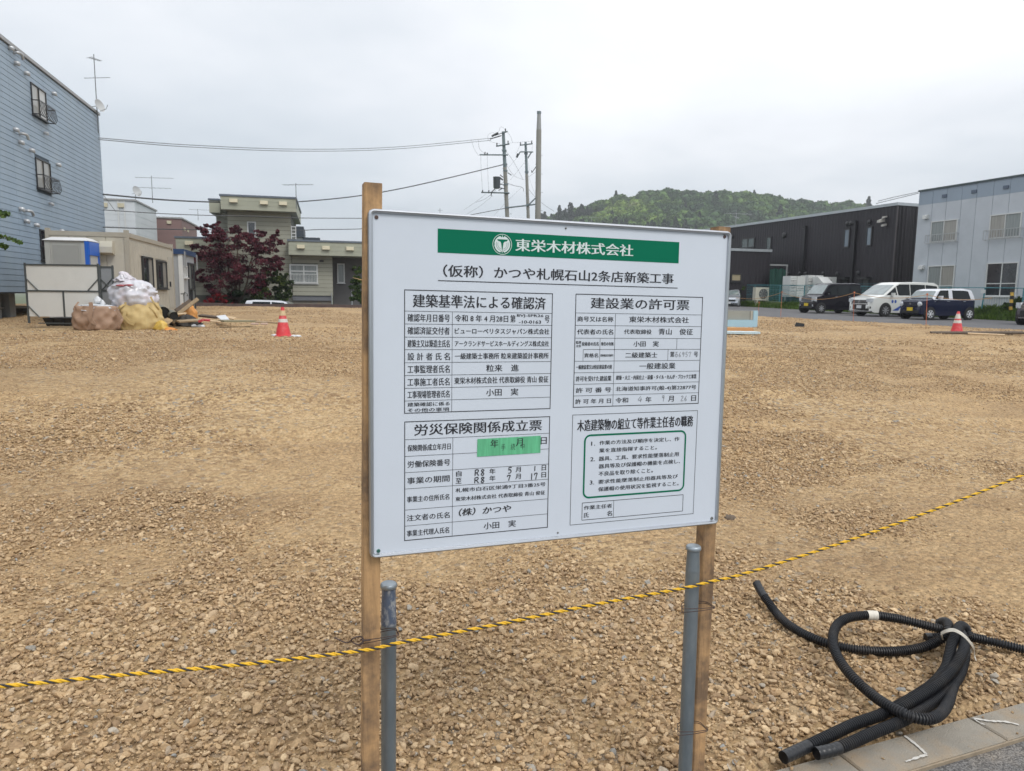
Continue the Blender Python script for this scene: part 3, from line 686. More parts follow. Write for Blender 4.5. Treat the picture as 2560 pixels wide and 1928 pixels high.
# timber posts
wood = mat('timber', (.47, .28, .13), .78, var=.32, vscale=24, vstretch=(3, 3, .14), bump=.35, bscale=70, dirt=(.13, .085, .055), dirt_scale=11, dirt_amt=.8)
wood.node_tree.nodes['Mapping'].inputs['Scale'].default_value = (2.2, 2.2, .20)
_dn = [q for q in wood.node_tree.nodes if q.type == 'TEX_NOISE' and abs(q.inputs['Scale'].default_value-11) < .01][0]
_dn.inputs['Scale'].default_value = 7.5; wood.node_tree.links.new([q for q in wood.node_tree.nodes if q.type == 'NEW_GEOMETRY'][0].outputs['Position'], _dn.inputs['Vector'])
for _n in wood.node_tree.nodes:
    if _n.type == 'MAP_RANGE' and abs(_n.inputs[1].default_value-.48) < 1e-4: _n.inputs[1].default_value = .42; _n.inputs[2].default_value = .62; _n.inputs[4].default_value = .85
def timber(ul, vl, uh, vh, name, w=.045):
    """square post whose front left edge passes through two pixels on the plane behind the board"""
    bd = -.0155; a, za = bp(ul, vl, bd); b_, zb_ = bp(uh, vh, bd)
    lo = BF.p(a, bd, za); hi = BF.p(b_, bd, zb_); dirv = (hi-lo).normalized()
    zbot = -.25; bot = lo + dirv*((zbot-lo.z)/dirv.z); top = hi
    ex = X_; ey = -BN; r_ = .003; ring = [(r_, 0), (w-r_, 0), (w, r_), (w, w-r_), (w-r_, w), (r_, w), (0, w-r_), (0, r_)]
    vs = []; n = 30; rng = random.Random(name)
    for i in range(n+1):
        c = bot.lerp(top, i/n); j = (rng.random()-.5)*.0012
        for (p, q) in ring: vs.append(c + ex*(p+j) + ey*q)
    k = 8; fs = [(i*k+j, i*k+(j+1) % k, (i+1)*k+(j+1) % k, (i+1)*k+j) for i in range(n) for j in range(k)] + [tuple(range(k))[::-1], tuple(n*k+j for j in range(k))]
    MB().add(vs, fs).build('timber_post', wood, sign, smooth=30); return bot, top
timber(880+78/2.833, 1340+1500/2.833, 911, 455, 'a')
t2b, t2t = timber(1660+186/2.57, 1928, 1797, 566, 'b')
# splinter of wood on the left post
sp = MB(); p0 = BF.p(*[bp(905, 700, -.03)[0], -.03, bp(905, 700, -.03)[1]]); q0 = at(881, 694, p0.y-.02); sp.cyl(p0, q0, .0012, .0003, 5); sp.build('splinter', mat('pale_splinter', (.6, .42, .22), .7), sign)

# ------------------------------------------------------------------ steel posts of the street barrier
galv = mat('galvanised_steel', (.20, .235, .26), .45, .55, var=.2, vscale=18, vstretch=(1, 1, .3), dirt=(.34, .35, .35), dirt_scale=9, dirt_amt=.4)
bluep = mat('old_blue_paint', (.085, .11, .16), .45, var=.15, vscale=20, dirt=(.45, .45, .43), dirt_scale=70, dirt_amt=.95, vstretch=(1, 1, .6))
capm = mat('cap_steel', (.30, .34, .37), .4, .5, var=.15, vscale=40)
def pipe(pt_top, pt_bot_dir, zpaint, label, paint):
    r = .02135; root = empty('steel_barrier_post', (pt_top.x, pt_top.y, 0), label, 'post', 'steel barrier posts tied beside the timber posts')
    x, y, zt = pt_top; lx, ly = pt_bot_dir
    def c(z): return Vector((x+lx*(zt-z), y+ly*(zt-z), z))
    MB().tube([c(-.2), c(zpaint)], r, 24).build('pipe', galv, root, smooth=40)
    MB().tube([c(zpaint+.0005), c(zt-.05), c(zt-.03), c(zt-.012)], [r+.0003, r*.93, r*.90, r*.9], 24).build('painted_top', paint, root, smooth=40)
    MB().tube([c(zt-.016), c(zt-.014), c(zt-.008), c(zt-.003), c(zt-.001), c(zt)], [r*.92, r*1.06, r*1.1, r*1.02, r*.9, r*.6], 24).build('cap', capm, root, smooth=60)
    return c, root
pt = at(972, 1456, 1.895); pb = at(971.5, 1928, 1.895)
cL, pipeL = pipe(pt, ((pb.x-pt.x)/(pt.z-pb.z), 0), at(972, 1560, 1.895).z, 'galvanised steel post with flaking dark blue paint top, beside the left timber', bluep)
pt = at(1734, 1363, 2.10); pb = at(1712.5, 1928, 2.10)
cR, pipeR = pipe(pt, ((pb.x-pt.x)/(pt.z-pb.z), 0), at(1734, 1425, 2.10).z, 'grey steel post with plain rounded cap, beside the right timber', galv)
# tie wires
wirem = mat('rusty_wire', (.075, .05, .045), .6, .4, var=.3, vscale=80)
def tie(v, Z0, ulo, uhi, v2, label, knot=None, depth=.052):
    root = empty('tie_wire', at((ulo+uhi)/2, v, Z0), label, 'wire', 'rusty wires tying the posts together')
    for k, (dv, dv2) in enumerate(((0, 0), (9, 3))):
        P = []
        a = at(ulo, v+dv, Z0); b_ = at(uhi, v2+dv2, Z0); m1 = a.lerp(b_, .33)+Vector((0, -.004, .0)); m2_ = a.lerp(b_, .66)+Vector((0, -.004, 0))
        bl = a.lerp(b_, .18)+Vector((0, depth, -.004)); br = a.lerp(b_, .80)+Vector((0, depth, -.004)); P = [a+Vector((.001, .006, 0)), a, m1, m2_, b_, b_+Vector((-.002, .016, -.001)), br, bl, a+Vector((.003, .02, -.001)), a+Vector((.001, .006, 0))]
        MB().tube(catmull(P, 8), .0012, 6).build('wire_strand', wirem, root, smooth=60)
    if knot:
        ku, kv = knot; c = at(ku, kv, Z0-.005); P = [c+Vector((.016*math.cos(t), .004*math.sin(2*t), .011*math.sin(t))) for t in np.linspace(0, 9.2, 22)]
        P = [c+Vector((.035, .0, .002))]+P+[c+Vector((-.03, 0, -.006)), c+Vector((-.062, .004, .006))]
        MB().tube(catmull(P, 4), .0018, 6).build('twisted_end', wirem, root, smooth=60)
    return root
tie(1340+738/2.833, 1.79, 880+62/2.833, 880+322/2.833, 1340+700/2.833, 'rusty brown wire with a twisted loop around the left timber and steel post', (880+38/2.833, 1340+742/2.833))
tie(1280+622/2.57, 2.05, 1660+118/2.57, 1660+322/2.57, 1280+612/2.57, 'upper rusty wire around the right timber and steel post')
tie(1280+1412/2.57, 2.05, 1660+92/2.57, 1660+278/2.57, 1280+1400/2.57, 'lower rusty wire around the right timber and steel post')

# ------------------------------------------------------------------ yellow and black rope
RP = [(-420, 1742, 1.30), (0, 1716, 1.52), (300, 1688, 1.62), (600, 1662, 1.70), (903, 1627, 1.775), (995, 1608, 1.79), (1240, 1562, 1.87), (1480, 1513, 1.95), (1708, 1471, 2.045), (1765, 1457, 2.07), (1873, 1431, 2.13), (2120, 1352, 2.25), (2340, 1273, 2.38), (2560, 1187, 2.51), (3000, 1010, 2.8)]
rope = empty('barrier_rope', at(1280, 1555, 1.88), 'twisted yellow and black safety rope strung past the posts in front of the gravel', 'rope')
cen = resample(catmull([at(*q) for q in RP], 10), .0035)
ry = mat('rope_yellow', (.72, .42, .02), .65, var=.2, vscale=300); rk = mat('rope_black', (.035, .03, .03), .7, var=.3, vscale=200)
def strand(phase, m2, name):
    P = []; pitch = .042
    for i, c in enumerate(cen):
        t = (cen[min(i+1, len(cen)-1)]-cen[max(i-1, 0)]).normalized(); a = t.cross(Vector((0, 0, 1))).normalized(); b_ = t.cross(a); an = 2*math.pi*i*.0035/pitch + phase
        P.append(c + (a*math.cos(an)+b_*math.sin(an))*.0026)
    MB().tube(P, .0026, 7).build(name, m2, rope, smooth=80)
strand(0, ry, 'yellow_strand'); strand(2.094, ry, 'yellow_strand'); strand(4.189, rk, 'black_strand')

# ------------------------------------------------------------------ black corrugated conduits
hosem = mat('black_conduit', (.010, .011, .014), .5, var=.25, vscale=30, dirt=(.10, .08, .06), dirt_scale=9, dirt_amt=.25)
tapem = mat('black_tape', (.016, .017, .019), .32, var=.2, vscale=60)
hroot = empty('corrugated_conduit_bundle', at_z(1840+1650/3.04, 1380+800/3.04, 0), 'tangled bundle of black corrugated conduits lashed together on the gravel beside the kerb', 'conduits')
def hose(pts, label=None, ends=(0, 0), r=.0195, step=.0105):
    P3 = []
    for (x, y, h) in pts: P3.append(at_z(1840+x/3.04, 1380+y/3.04, h+.02))
    C = resample(catmull(P3, 14), step/4); n = len(C); rr = []
    for i in range(n):
        ph = i % 4; q = r*(1.07 if ph in (1, 2) else .78)
        s = i*step/4; e = (n-1-i)*step/4
        if s < ends[0] or e < ends[1]: q = r*1.06 + .0006*math.sin(i*.9)
        rr.append(q)
    MB().tube(C, rr, 18).build('conduit', hosem, hroot, smooth=55)
    for flag, A in ((ends[0], C[:max(3, int(ends[0]/(step/4)))]), (ends[1], C[-max(3, int(ends[1]/(step/4))):])):
        if flag: MB().tube(A, [r*1.09+.0004*math.sin(i*.8) for i in range(len(A))], 18).build('taped_end', tapem, hroot, smooth=55)
    return C
B0 = .03
hose([(155, 235, .10), (195, 310, .07), (245, 380, .05), (300, 455, B0), (365, 525, B0), (440, 580, B0), (540, 635, B0), (680, 690, B0), (850, 730, B0), (1000, 750, B0), (1150, 757, B0), (1300, 748, B0), (1430, 722, .04), (1530, 680, .06), (1590, 640, .09), (1615, 590, .12), (1610, 545, .12), (1580, 530, .11), (1545, 545, .09)], ends=(.10, 0))
hose([(1900, 670, .06), (1760, 640, .07), (1640, 610, .09), (1540, 583, .10), (1400, 548, .11), (1250, 512, .12), (1100, 487, .13), (1030, 482, .13), (950, 485, .13), (850, 503, .13), (775, 548, .12), (740, 620, .11), (740, 710, .10), (775, 800, .09), (830, 885, .08), (900, 965, .07), (985, 1045, .06), (1080, 1120, .06), (1180, 1182, .065), (1290, 1235, .07), (1400, 1268, .065), (1490, 1265, .06), (1560, 1225, .05), (1610, 1150, .04), (1640, 1050, .035), (1665, 980, .035)])
hose([(360, 1562, B0), (500, 1497, B0), (700, 1402, B0), (900, 1308, B0), (1080, 1245, B0), (1230, 1172, .035), (1380, 1085, .045), (1500, 1000, .06), (1590, 890, .08), (1620, 790, .10), (1640, 700, .12), (1672, 620, .14), (1705, 562, .14), (1745, 580, .12), (1770, 640, .09)], ends=(.13, 0))
hose([(1200, 1215, .04), (1330, 1140, .05), (1450, 1065, .06), (1560, 980, .075), (1650, 885, .09), (1705, 800, .11), (1735, 720, .12), (1725, 650, .12), (1700, 600, .11)])
hose([(610, 1532, B0), (750, 1500, B0), (900, 1440, B0), (1050, 1372, B0), (1200, 1312, B0), (1350, 1240, B0), (1480, 1155, B0), (1590, 1065, .035), (1680, 970, .04), (1720, 880, .05), (1740, 790, .07), (1735, 720, .075), (1715, 640, .07)], ends=(.10, 0))
hose([(1440, 652, .02), (1530, 648, .025), (1640, 640, .03), (1780, 650, .04), (1900, 672, .04), (2050, 708, .04), (2189, 742, .035), (2400, 790, .03), (2700, 850, B0)], ends=(.03, 0))
# white tape band and white lashing
wt = mat('cream_tape', (.62, .58, .50), .6, var=.1, vscale=60)
A = resample(catmull([at_z(1840+x/3.04, 1380+y/3.04, .1505) for x, y in ((1075, 485), (1035, 482), (995, 482))], 6), .003)
MB().tube(A, [.0218+.0006*math.sin(i*1.3) for i in range(len(A))], 20).build('white_tape', wt, hroot, smooth=60)
for k in range(3):
    c = [(1560, 612, .15), (1600, 592, .175), (1650, 585, .185), (1700, 605, .18), (1745, 640, .165), (1785, 690, .13), (1800, 730, .06), (1740, 760, .03), (1600, 690, .03), (1560, 612, .15)]
    MB().tube(catmull([at_z(1840+x/3.04, 1380+(y+k*9)/3.04, h+.004*k) for x, y, h in c], 8), .0028, 6).build('lashing_cord', wt, hroot, smooth=80)
MB().tube(catmull([at_z(1840+x/3.04, 1380+y/3.04, h) for x, y, h in ((1790, 690, .13), (1808, 730, .09), (1812, 790, .04), (1825, 830, .03))], 6), .003, 6).build('lashing_cord', wt, hroot, smooth=80)
# ------------------------------------------------------------------ helpers for buildings
def wbox(fr, s0, s1, d0, d1, z0, z1, name, m2, parent):
    return MB(fr).box(s0, s1, d0, d1, z0, z1).build(name, m2, parent)
SHARED = {}
def boards(fr, s0, s1, z0, z1, pitch, m2, parent, d=.0, thick=.018, gap=.006, name='siding_board', holes=()):
    """horizontal siding boards, one object each, cut round openings (s0,s1,z0,z1)"""
    z = z0
    while z < z1-.02:
        zt = min(z+pitch, z1); segs = [(s0, s1)]
        for (h0, h1, g0, g1) in holes:
            if g0 < zt-.03 and g1 > z+.03:
                n = []
                for a, b in segs:
                    if h1 <= a or h0 >= b: n.append((a, b))
                    else:
                        if h0-a > .03: n.append((a, h0))
                        if b-h1 > .03: n.append((h1, b))
                segs = n
        for a, b in segs:
            # bottom edge proud, top edge tucked back: a lapped board
            m_ = MB(fr); m_.prism([(d+thick, z+gap), (d+thick*.55, zt), (d, zt), (d, z+gap)], 'x', a+.003, b-.003)
            m_.build(name, m2, parent)
        z = zt
glass_d = mat('window_glass_dark', (.03, .035, .04), .06, var=.3, vscale=1.5, spec=.8, coat=.6)
curt = mat('window_curtain', (.30, .29, .26), .5, var=.3, vscale=3, vstretch=(6, 6, .3), coat=.9)
curt_g = mat('window_curtain_grey', (.22, .245, .24), .4, var=.35, vscale=3, vstretch=(7, 7, .2), coat=.9)
whitef = mat('white_frame', (.62, .63, .62), .45, var=.05)
darkf = mat('dark_frame', (.03, .03, .032), .4, var=.1)
def window(fr, s0, s1, z0, z1, parent, fm, gms, name='window', fw=.05, cols=2, rows=1, d=.01, rowsplit=.6, sill=True):
    """frame part with panes as sub-parts"""
    b = MB(fr); b.box(s0, s1, d-.03, d+.045, z1-fw, z1); b.box(s0, s1, d-.03, d+.045, z0, z0+fw)
    b.box(s0, s0+fw, d-.028, d+.043, z0+fw, z1-fw); b.box(s1-fw, s1, d-.028, d+.043, z0+fw, z1-fw)
    for c in range(1, cols):
        x = s0+(s1-s0)*c/cols; b.box(x-fw*.4, x+fw*.4, d-.027, d+.04, z0+fw, z1-fw)
    zs = [z0+fw, z1-fw]
    if rows == 2:
        zm = z0+(z1-z0)*(1-rowsplit); b.box(s0+fw, s1-fw, d-.026, d+.038, zm-fw*.4, zm+fw*.4); zs = [z0+fw, zm, z1-fw]
    if sill: b.box(s0-.04, s1+.04, d-.02, d+.09, z0-.04, z0-.001)
    w = b.build(name, fm, parent)
    for c in range(cols):
        for r in range(len(zs)-1):
            x0 = s0+(s1-s0)*c/cols + (fw if c == 0 else fw*.4); x1 = s0+(s1-s0)*(c+1)/cols-(fw if c == cols-1 else fw*.4)
            MB(fr).box(x0, x1, d-.02, d+.004, zs[r], zs[r+1]).build('pane', gms[(c+r) % len(gms)], w)
    return w
def hood(fr, s, z, parent, m2, r=.09, name='vent_hood', d=.02):
    b = MB(fr); n = 10; prof = [(r, 0), (r, .05), (r*.9, .10), (r*.6, .15), (r*.15, .17)]; vs = []
    for k, (rr, dd) in enumerate(prof):
        for j in range(n):
            a = 2*math.pi*j/n; zz = rr*math.sin(a)
            vs.append((s+rr*math.cos(a), d+dd, z+zz - (.02*k if zz < 0 else 0)))
    b.add(vs, [(k*n+j, k*n+(j+1) % n, (k+1)*n+(j+1) % n, (k+1)*n+j) for k in range(len(prof)-1) for j in range(n)] + [tuple((len(prof)-1)*n+j for j in range(n))])
    return b.build(name, m2, parent, smooth=60)
def railing(fr, s0, s1, z0, z1, parent, m2, n, out=.22, name='window_guard', belly=0.0, r=.012):
    b = MB(fr)
    b.box(s0, s1, out-.015, out+.015, z1-.03, z1); b.box(s0, s1, out-.015, out+.015, z0, z0+.035)
    for s in (s0, s1):
        b.box(s-.012, s+.012, .02, out, z1-.035, z1-.002); b.box(s-.012, s+.012, .02, out, z0+.002, z0+.033)
    g = b.build(name, m2, parent)
    for k in range(n+1):
        s = s0+(s1-s0)*k/n; c = MB(fr)
        pts = [(s, out, z1-.03), (s, out+belly*.3, z1-.2*(z1-z0)), (s, out+belly, z0+.3*(z1-z0)), (s, out+belly*.6, z0+.1), (s, out, z0+.03)] if belly else [(s, out, z1-.03), (s, out, z0+.03)]
        bb = MB(); bb.tube([fr.p(*q) for q in pts], r, 5); bb.build('baluster', m2, g)
    return g
def antenna(x, y, z0, mast, booms, label, m2, dish=None, brace=None):
    """booms: list of (height, length, azimuth, n elements, element length)"""
    r = empty('television_antenna', (x, y, z0), label, 'antenna')
    MB().cyl((x, y, z0), (x, y, z0+mast), .022, .018, 8).build('mast', m2, r)
    for (h, L, az, n, el) in booms:
        dx, dy = math.cos(az), math.sin(az); c = Vector((x, y, z0+h)); b = MB()
        b.cyl(c-Vector((dx, dy, 0))*L*.42, c+Vector((dx, dy, 0))*L*.58, .012, .012, 6); bo = b.build('boom', m2, r)
        for k in range(n):
            q = c+Vector((dx, dy, 0))*L*(-.4+.95*k/(n-1)); e = el*(1.25 if k == 0 else 1-.3*k/n)
            a = Vector((-dy, dx, 0))*e/2; MB().cyl(q-a, q+a, .008, .008, 5).build('element', m2, bo)
    if dish:
        h, rr, az = dish; c = Vector((x, y, z0+h)); f = Vector((math.cos(az), math.sin(az), .35)).normalized(); a = f.cross(Vector((0, 0, 1))).normalized(); u2 = a.cross(f)
        b = MB(); vs = []; ctr = c+f*.1
        for k, (q, dd) in enumerate(((.02, 0), (.5, .02), (.85, .06), (1, .09))):
            vs += [ctr+f*dd+(a*math.cos(t)*.9+u2*math.sin(t))*rr*q for t in np.linspace(0, 2*math.pi, 17)[:-1]]
        b.add(vs, [(k*16+j, k*16+(j+1) % 16, (k+1)*16+(j+1) % 16, (k+1)*16+j) for k in range(3) for j in range(16)]+[tuple(range(16))]); b.build('dish', mat('dish_white', (.45, .46, .46), .5), r, smooth=60)
        MB().tube([ctr-u2*rr*.8, ctr-u2*rr*.9+f*.35, ctr-u2*rr*.45+f*.5], .012, 6).build('feed_arm', m2, r)
    if brace:
        MB().cyl((x, y, z0+mast*.35), brace, .014, .014, 6).build('brace', m2, r)
    return r
antm = mat('antenna_metal', (.16, .17, .17), .5, .5)

# ------------------------------------------------------------------ blue three storey building at the left
AB = math.atan2(1.0, -.2610)                     # its wall runs away from the viewer
def wall_frame(u, v, Y, ang): 
    p = at(u, v, Y); return Frame((p.x, p.y, 0), ang)
BLf = wall_frame(100, 450, 27.0, AB)             # s grows with distance; outward normal is +x side
if BLf.ey.x < 0: BLf.ey = -BLf.ey
blue = mat('blue_siding', (.29, .37, .455), .5, var=.10, vscale=1.2, dirt=(.37, .43, .46), dirt_scale=.7, dirt_amt=.35, vstretch=(1, 1, .5))
trim = mat('grey_trim', (.33, .33, .33), .5, var=.1)
bp_ = lambda u, v, d=0: BLf.px(u, v, d)
sR, zT = bp_(246, 288); zB = bp_(30, 731)[1]
bl = empty('blue_apartment_block', BLf.p(sR, 0, .6), 'three storey blue lap sided apartment block with rows of round vents', 'building')
sL = sR-26
wbox(BLf, sL, sR, -7.98, -.002, zB, zT, 'wall', mat('blue_wall_core', (.07, .10, .13), .7), bl)
joints = [sR] ; sj = [bp_(200, 640)[0], bp_(136, 640)[0], bp_(52, 640)[0]]
st_ = (sj[0]-sj[2])/2; edges = [sL]+[sj[2]-st_*k for k in range(4, 0, -1)]+[sj[2], sj[1], sj[0], sR]
w3 = (bp_(75, 203)[0], bp_(113, 240)[0]); 
def wrect(u0, v0, u1, v1): a, zb_ = bp_(u0, v1); b_, zt_ = bp_(u1, v0); return a, b_, zb_, zt_
# windows: third, second, ground floor
z3 = (bp_(76, 282)[1], bp_(76, 206)[1]); s3 = (bp_(76, 240)[0], bp_(113, 260)[0])
z2 = (bp_(89, 469)[1], bp_(87, 393)[1]); s2w = (bp_(88, 430)[0], bp_(125, 450)[0])
z1_ = (bp_(101, 650)[1], bp_(99, 574)[1]); s1w = (bp_(99, 610)[0], bp_(138, 600)[0])
holes = [(s3[0], s3[1], *z3), (s2w[0], s2w[1], *z2), (s1w[0], s1w[1], *z1_)]
for a, b_ in zip(edges, edges[1:]):
    if b_ < sj[2]-st_*1.2: continue              # beyond the picture's left edge: only the plain wall
    boards(BLf, a, b_, zB, zT-.06, .192, blue, bl, holes=holes, gap=.010)
for i_, (h, gm) in enumerate(zip(holes, ([curt, whitef], [curt, curt], [glass_d, glass_d]))):
    window(BLf, *h, bl, darkf, gm, d=.016, fw=.04)
    railing(BLf, h[0]-.02, h[1]+.12, h[2]-.02, h[2]+(h[3]-h[2])*.45, bl, darkf, 11, out=.28, belly=.06)
wbox(BLf, sL, sR+.03, -8.0, .07, zT-.02, zT+.10, 'parapet_cap', trim, bl)
wbox(BLf, sL, sR+.01, -.02, .045, zB-.035, zB, 'base_flashing', mat('dark_flashing', (.03, .035, .04), .5), bl)
hm = mat('steel_vent', (.45, .46, .47), .35, .5, var=.1)
for z_ in range(3):
    dz = z_
ventpx = [(20, 119), (35, 157), (60, 182), (129, 233), (33, 323), (46, 355), (73, 375), (140, 411), (47, 522), (60, 552), (85, 562), (149, 577), (108, 332), (121, 509)]
for u, v in ventpx:
    s_, z_ = bp_(u, v); hood(BLf, s_, z_, bl, hm, .068 if u not in (108, 121) else .05)
for u, v in ((32, 131), (46, 334), (59, 527)):
    s_, z_ = bp_(u, v); b = MB(); b.tube(catmull([BLf.p(s_, .02, z_), BLf.p(s_, .16, z_), BLf.p(s_+.10, .22, z_-.02), BLf.p(s_+.22, .22, z_-.14)], 5), .05, 8); b.build('exhaust_elbow', hm, bl, smooth=60)
# open undercroft with pale columns below the wall
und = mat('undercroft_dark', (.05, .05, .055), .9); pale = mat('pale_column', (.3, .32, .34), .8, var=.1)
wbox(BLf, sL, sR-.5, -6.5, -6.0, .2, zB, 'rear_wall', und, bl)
for u in (22, 52, 58):
    s_ = bp_(u, 745)[0]; wbox(BLf, s_, s_+.28, -.7, -.35, .2, zB-.04, 'column', pale, bl)
s_ = bp_(25, 745)[0]; wbox(BLf, s_, s_+3.2, -.55, -.5, .95, 1.0, 'rail', pale, bl); wbox(BLf, s_, s_+3.2, -.55, -.5, .55, .6, 'rail', pale, bl)
wbox(BLf, sL, sR, -1.2, -.25, .2, .62, 'plinth', conc, bl)
# antenna on its far corner
pA = at(242, 250, BLf.p(sR, 0, 0).y-.5); pB = at(243, 136, pA.y)
pbase = at(244, 300, pA.y)
# mast fixed to the wall corner
antenna(pbase.x, pbase.y, pbase.z-.6, pB.z-pbase.z+.6, [(pB.z-pbase.z+.4, .55, 1.1, 7, .35), (at(242, 195, pA.y).z-pbase.z+.6, 1.25, -.1, 6, .08)], 'tall television antenna with small dish on the corner of the blue block', antm,
        dish=(at(242, 268, pA.y).z-pbase.z+.6, .30, -.25), brace=BLf.p(sR-1.1, -.2, zT+.05))

# ------------------------------------------------------------------ white house and brown house behind
AL = rad(14.5)
def simple_house(u0, v0, u1, v1, Y, depth, zbase, m2, label, name, rib=None, capm2=None, side=True):
    fr = wall_frame(u0, v0, Y, AL); s1_, z1 = fr.px(u1, v1); s0, z0t = fr.px(u0, v0); zt = (z0t+z1)/2
    r = empty(name, fr.p((s0+s1_)/2, 0, zbase), label, 'house')
    wbox(fr, s0, s1_, -depth, 0, zbase, zt-.05, 'wall', m2, r)
    wbox(fr, s0-.08, s1_+.08, -depth-.08, .08, zt-.05, zt+.06, 'roof_edge', capm2 or trim, r)
    return fr, s0, s1_, zt, r
whs = mat('white_steel_siding', (.60, .63, .65), .5, var=.06, vscale=.8)
fr, s0, s1_, zt, r = simple_house(236, 496, 336, 502, 50, 6.5, 0, whs, 'white two storey house partly hidden behind the blue block', 'white_house')
for k in range(15):
    wbox(fr, s0, s1_, .001, .018, 1+k*.42, 1+k*.42+.4, 'siding_board', whs, r)
fe = Frame(fr.p(s1_, 0, 0), AL+math.pi/2); fe.ey = fr.ex.copy()
for k in range(15):
    wbox(fe, .02, 6.4, .001, .018, 1+k*.42, 1+k*.42+.4, 'siding_board', whs, r)
for u in (300, 316):
    s_ = fr.px(u, 600)[0]; wbox(fr, s_-.04, s_+.04, .02, .08, .5, zt-.1, 'downpipe', whitef, r)
cream = mat('cream_vent', (.55, .50, .36), .6)
for u, v in ((261, 512), (303, 513)):
    s_, z_ = fr.px(u, v); wbox(fr, s_-.2, s_+.2, .02, .12, z_-.16, z_+.12, 'vent_hood', cream, r)
p_ = at(326, 480, 50); antenna(p_.x+.5, p_.y+2, zt, 1.9, [(1.75, 2.6, .1, 9, .35), (1.05, 2.2, .15, 7, .6)], 'double boom television antenna on the white house roof', antm)
p_ = at(322, 480, 50); p_ = at(324, 500, 50); antenna(p_.x-.1, p_.y+1, zt, .9, [(.5, .5, .2, 4, .2)], 'short antenna mast with round dish on the white house', antm, dish=(.6, .38, -.4))
brn = mat('brown_siding', (.215, .135, .125), .7, var=.08, vscale=1)
fr, s0, s1_, zt, r = simple_house(390, 543, 453, 546, 58, 7.0, 0, brn, 'flat roofed reddish brown house between the white house and the grey green house', 'brown_house')
wbox(fr, s0-.9, s0-.02, -6, -.2, 0, zt-.06, 'side_wing', brn, r)
for u, v in ((423, 556), ):
    s_, z_ = fr.px(u, v); wbox(fr, s_-.16, s_+.16, .001, .10, z_-.12, z_+.12, 'vent_hood', cream, r)
fe = Frame(fr.p(s1_, 0, 0), AL+math.pi/2); fe.ey = fr.ex.copy()
for s_ in (1.0, 2.5): wbox(fe, s_-.14, s_+.14, .001, .1, zt-.9, zt-.65, 'vent_hood', cream, r)
for k in range(12): wbox(fr, s0+.01, s1_-.01, .001, .012, .5+k*.52, .5+k*.52+.5, 'wall_panel', brn, r)
p_ = at(468, 545, 58); antenna(p_.x, p_.y+2, zt, .9, [(.85, 1.6, .3, 6, .3)], 'small antenna on the reddish brown house', antm)

# ------------------------------------------------------------------ grey green house
HF = wall_frame(722, 700, 42.0, AL)
gg = mat('grey_green_siding', (.345, .34, .275), .75, var=.07, vscale=1.5)
fas = mat('grey_green_fascia', (.37, .38, .30), .7, var=.06, vscale=1.5)
roofm = mat('slate_blue_metal', (.14, .165, .20), .4, .3, var=.08)
hp = lambda u, v, d=0: HF.px(u, v, d)
hz = .25
house = empty('grey_green_house', HF.p(hp(650, 700)[0], -3, hz), 'grey green two storey house with flat overhanging roofs and cream vent hoods', 'house')
def fascia(u0, u1, vt0, vb0, d, depth, cap=.10, hoods=(), left_ret=0):
    s0, zt = hp(u0, vt0, d); s1_ = hp(u1, vt0, d)[0]; zb = hp(u0, vb0, d)[1]
    f = wbox(HF, s0, s1_, -depth, d, zb, zt-cap, 'roof_fascia', fas, house)
    wbox(HF, s0-.06, s1_+.06, -depth-.06, d+.06, zt-cap, zt, 'roof_edge', roofm, house)
    zz = (zt-cap-zb)/3
    for k in range(3): wbox(HF, s0+.005, s1_-.005, d+.001, d+.014, zb+zz*k+.006, zb+zz*(k+1)-.004, 'fascia_board', fas, house)
    for u, v in hoods:
        s_, z_ = hp(u, v, d); b = MB(HF); b.prism([(d+.014, z_-.10), (d+.16, z_-.10), (d+.12, z_+.09), (d+.014, z_+.11)], 'x', s_-.21, s_+.21); b.build('vent_hood', cream, house)
    return s0, s1_, zb, zt
# tower
tS0 = hp(569, 560, 0)[0]; tS1 = hp(727, 560, 0)[0]; zTb = hp(600, 524, .5)[1]
ggc = mat('siding_gap', (.12, .12, .10), .8)
wbox(HF, tS0, tS1, -7.5, -.001, hz, zTb, 'wall', ggc, house)
wT = (hp(619, 600)[0], hp(641, 600)[0], hp(630, 592)[1], hp(630, 554)[1])
boards(HF, tS0, tS1, hp(650, 740)[1], zTb, .235, gg, house, gap=.016, holes=[wT])
window(HF, *wT, house, whitef, [glass_d], cols=1, d=-.0, fw=.07)
fascia(550.5, 739, 485, 523, .75, 6.9, hoods=((584, 502), (660, 507), (708, 509)))
# left upper bay
bS0 = hp(541, 560, -1.2)[0]; bz_ = hp(541, 530, -.6)[1]
wbox(HF, bS0, tS0+.02, -7.0, -1.2, hz, bz_, 'wall', ggc, house); boards(HF, bS0, tS0, 3.0, bz_, .235, gg, house, gap=.016, d=-1.2)
def fas2(u0, u1, vt, vb, d, depth):
    s0, zt = hp(u0, vt, d); s1_ = hp(u1, vt, d)[0]; zb = hp(u0, vb, d)[1]
    wbox(HF, s0, s1_, -depth, d, zb, zt-.1, 'roof_fascia', fas, house); wbox(HF, s0-.05, s1_, -depth-.05, d+.05, zt-.1, zt, 'roof_edge', roofm, house)
fas2(522, 549, 496, 531, -.55, 6.0)
# low left wing
lS0 = hp(445, 640, .1)[0]
wbox(HF, lS0, tS0-.02, -6, .05, hz, hp(445, 628, .05)[1], 'wall', ggc, house)
boards(HF, lS0, tS0-.02, hp(445, 738, .05)[1], hp(445, 628, .05)[1], .235, gg, house, gap=.016, d=.051)
fascia(438.5, 569, 590.5, 629, .7, 5.8, hoods=((473, 608), ))
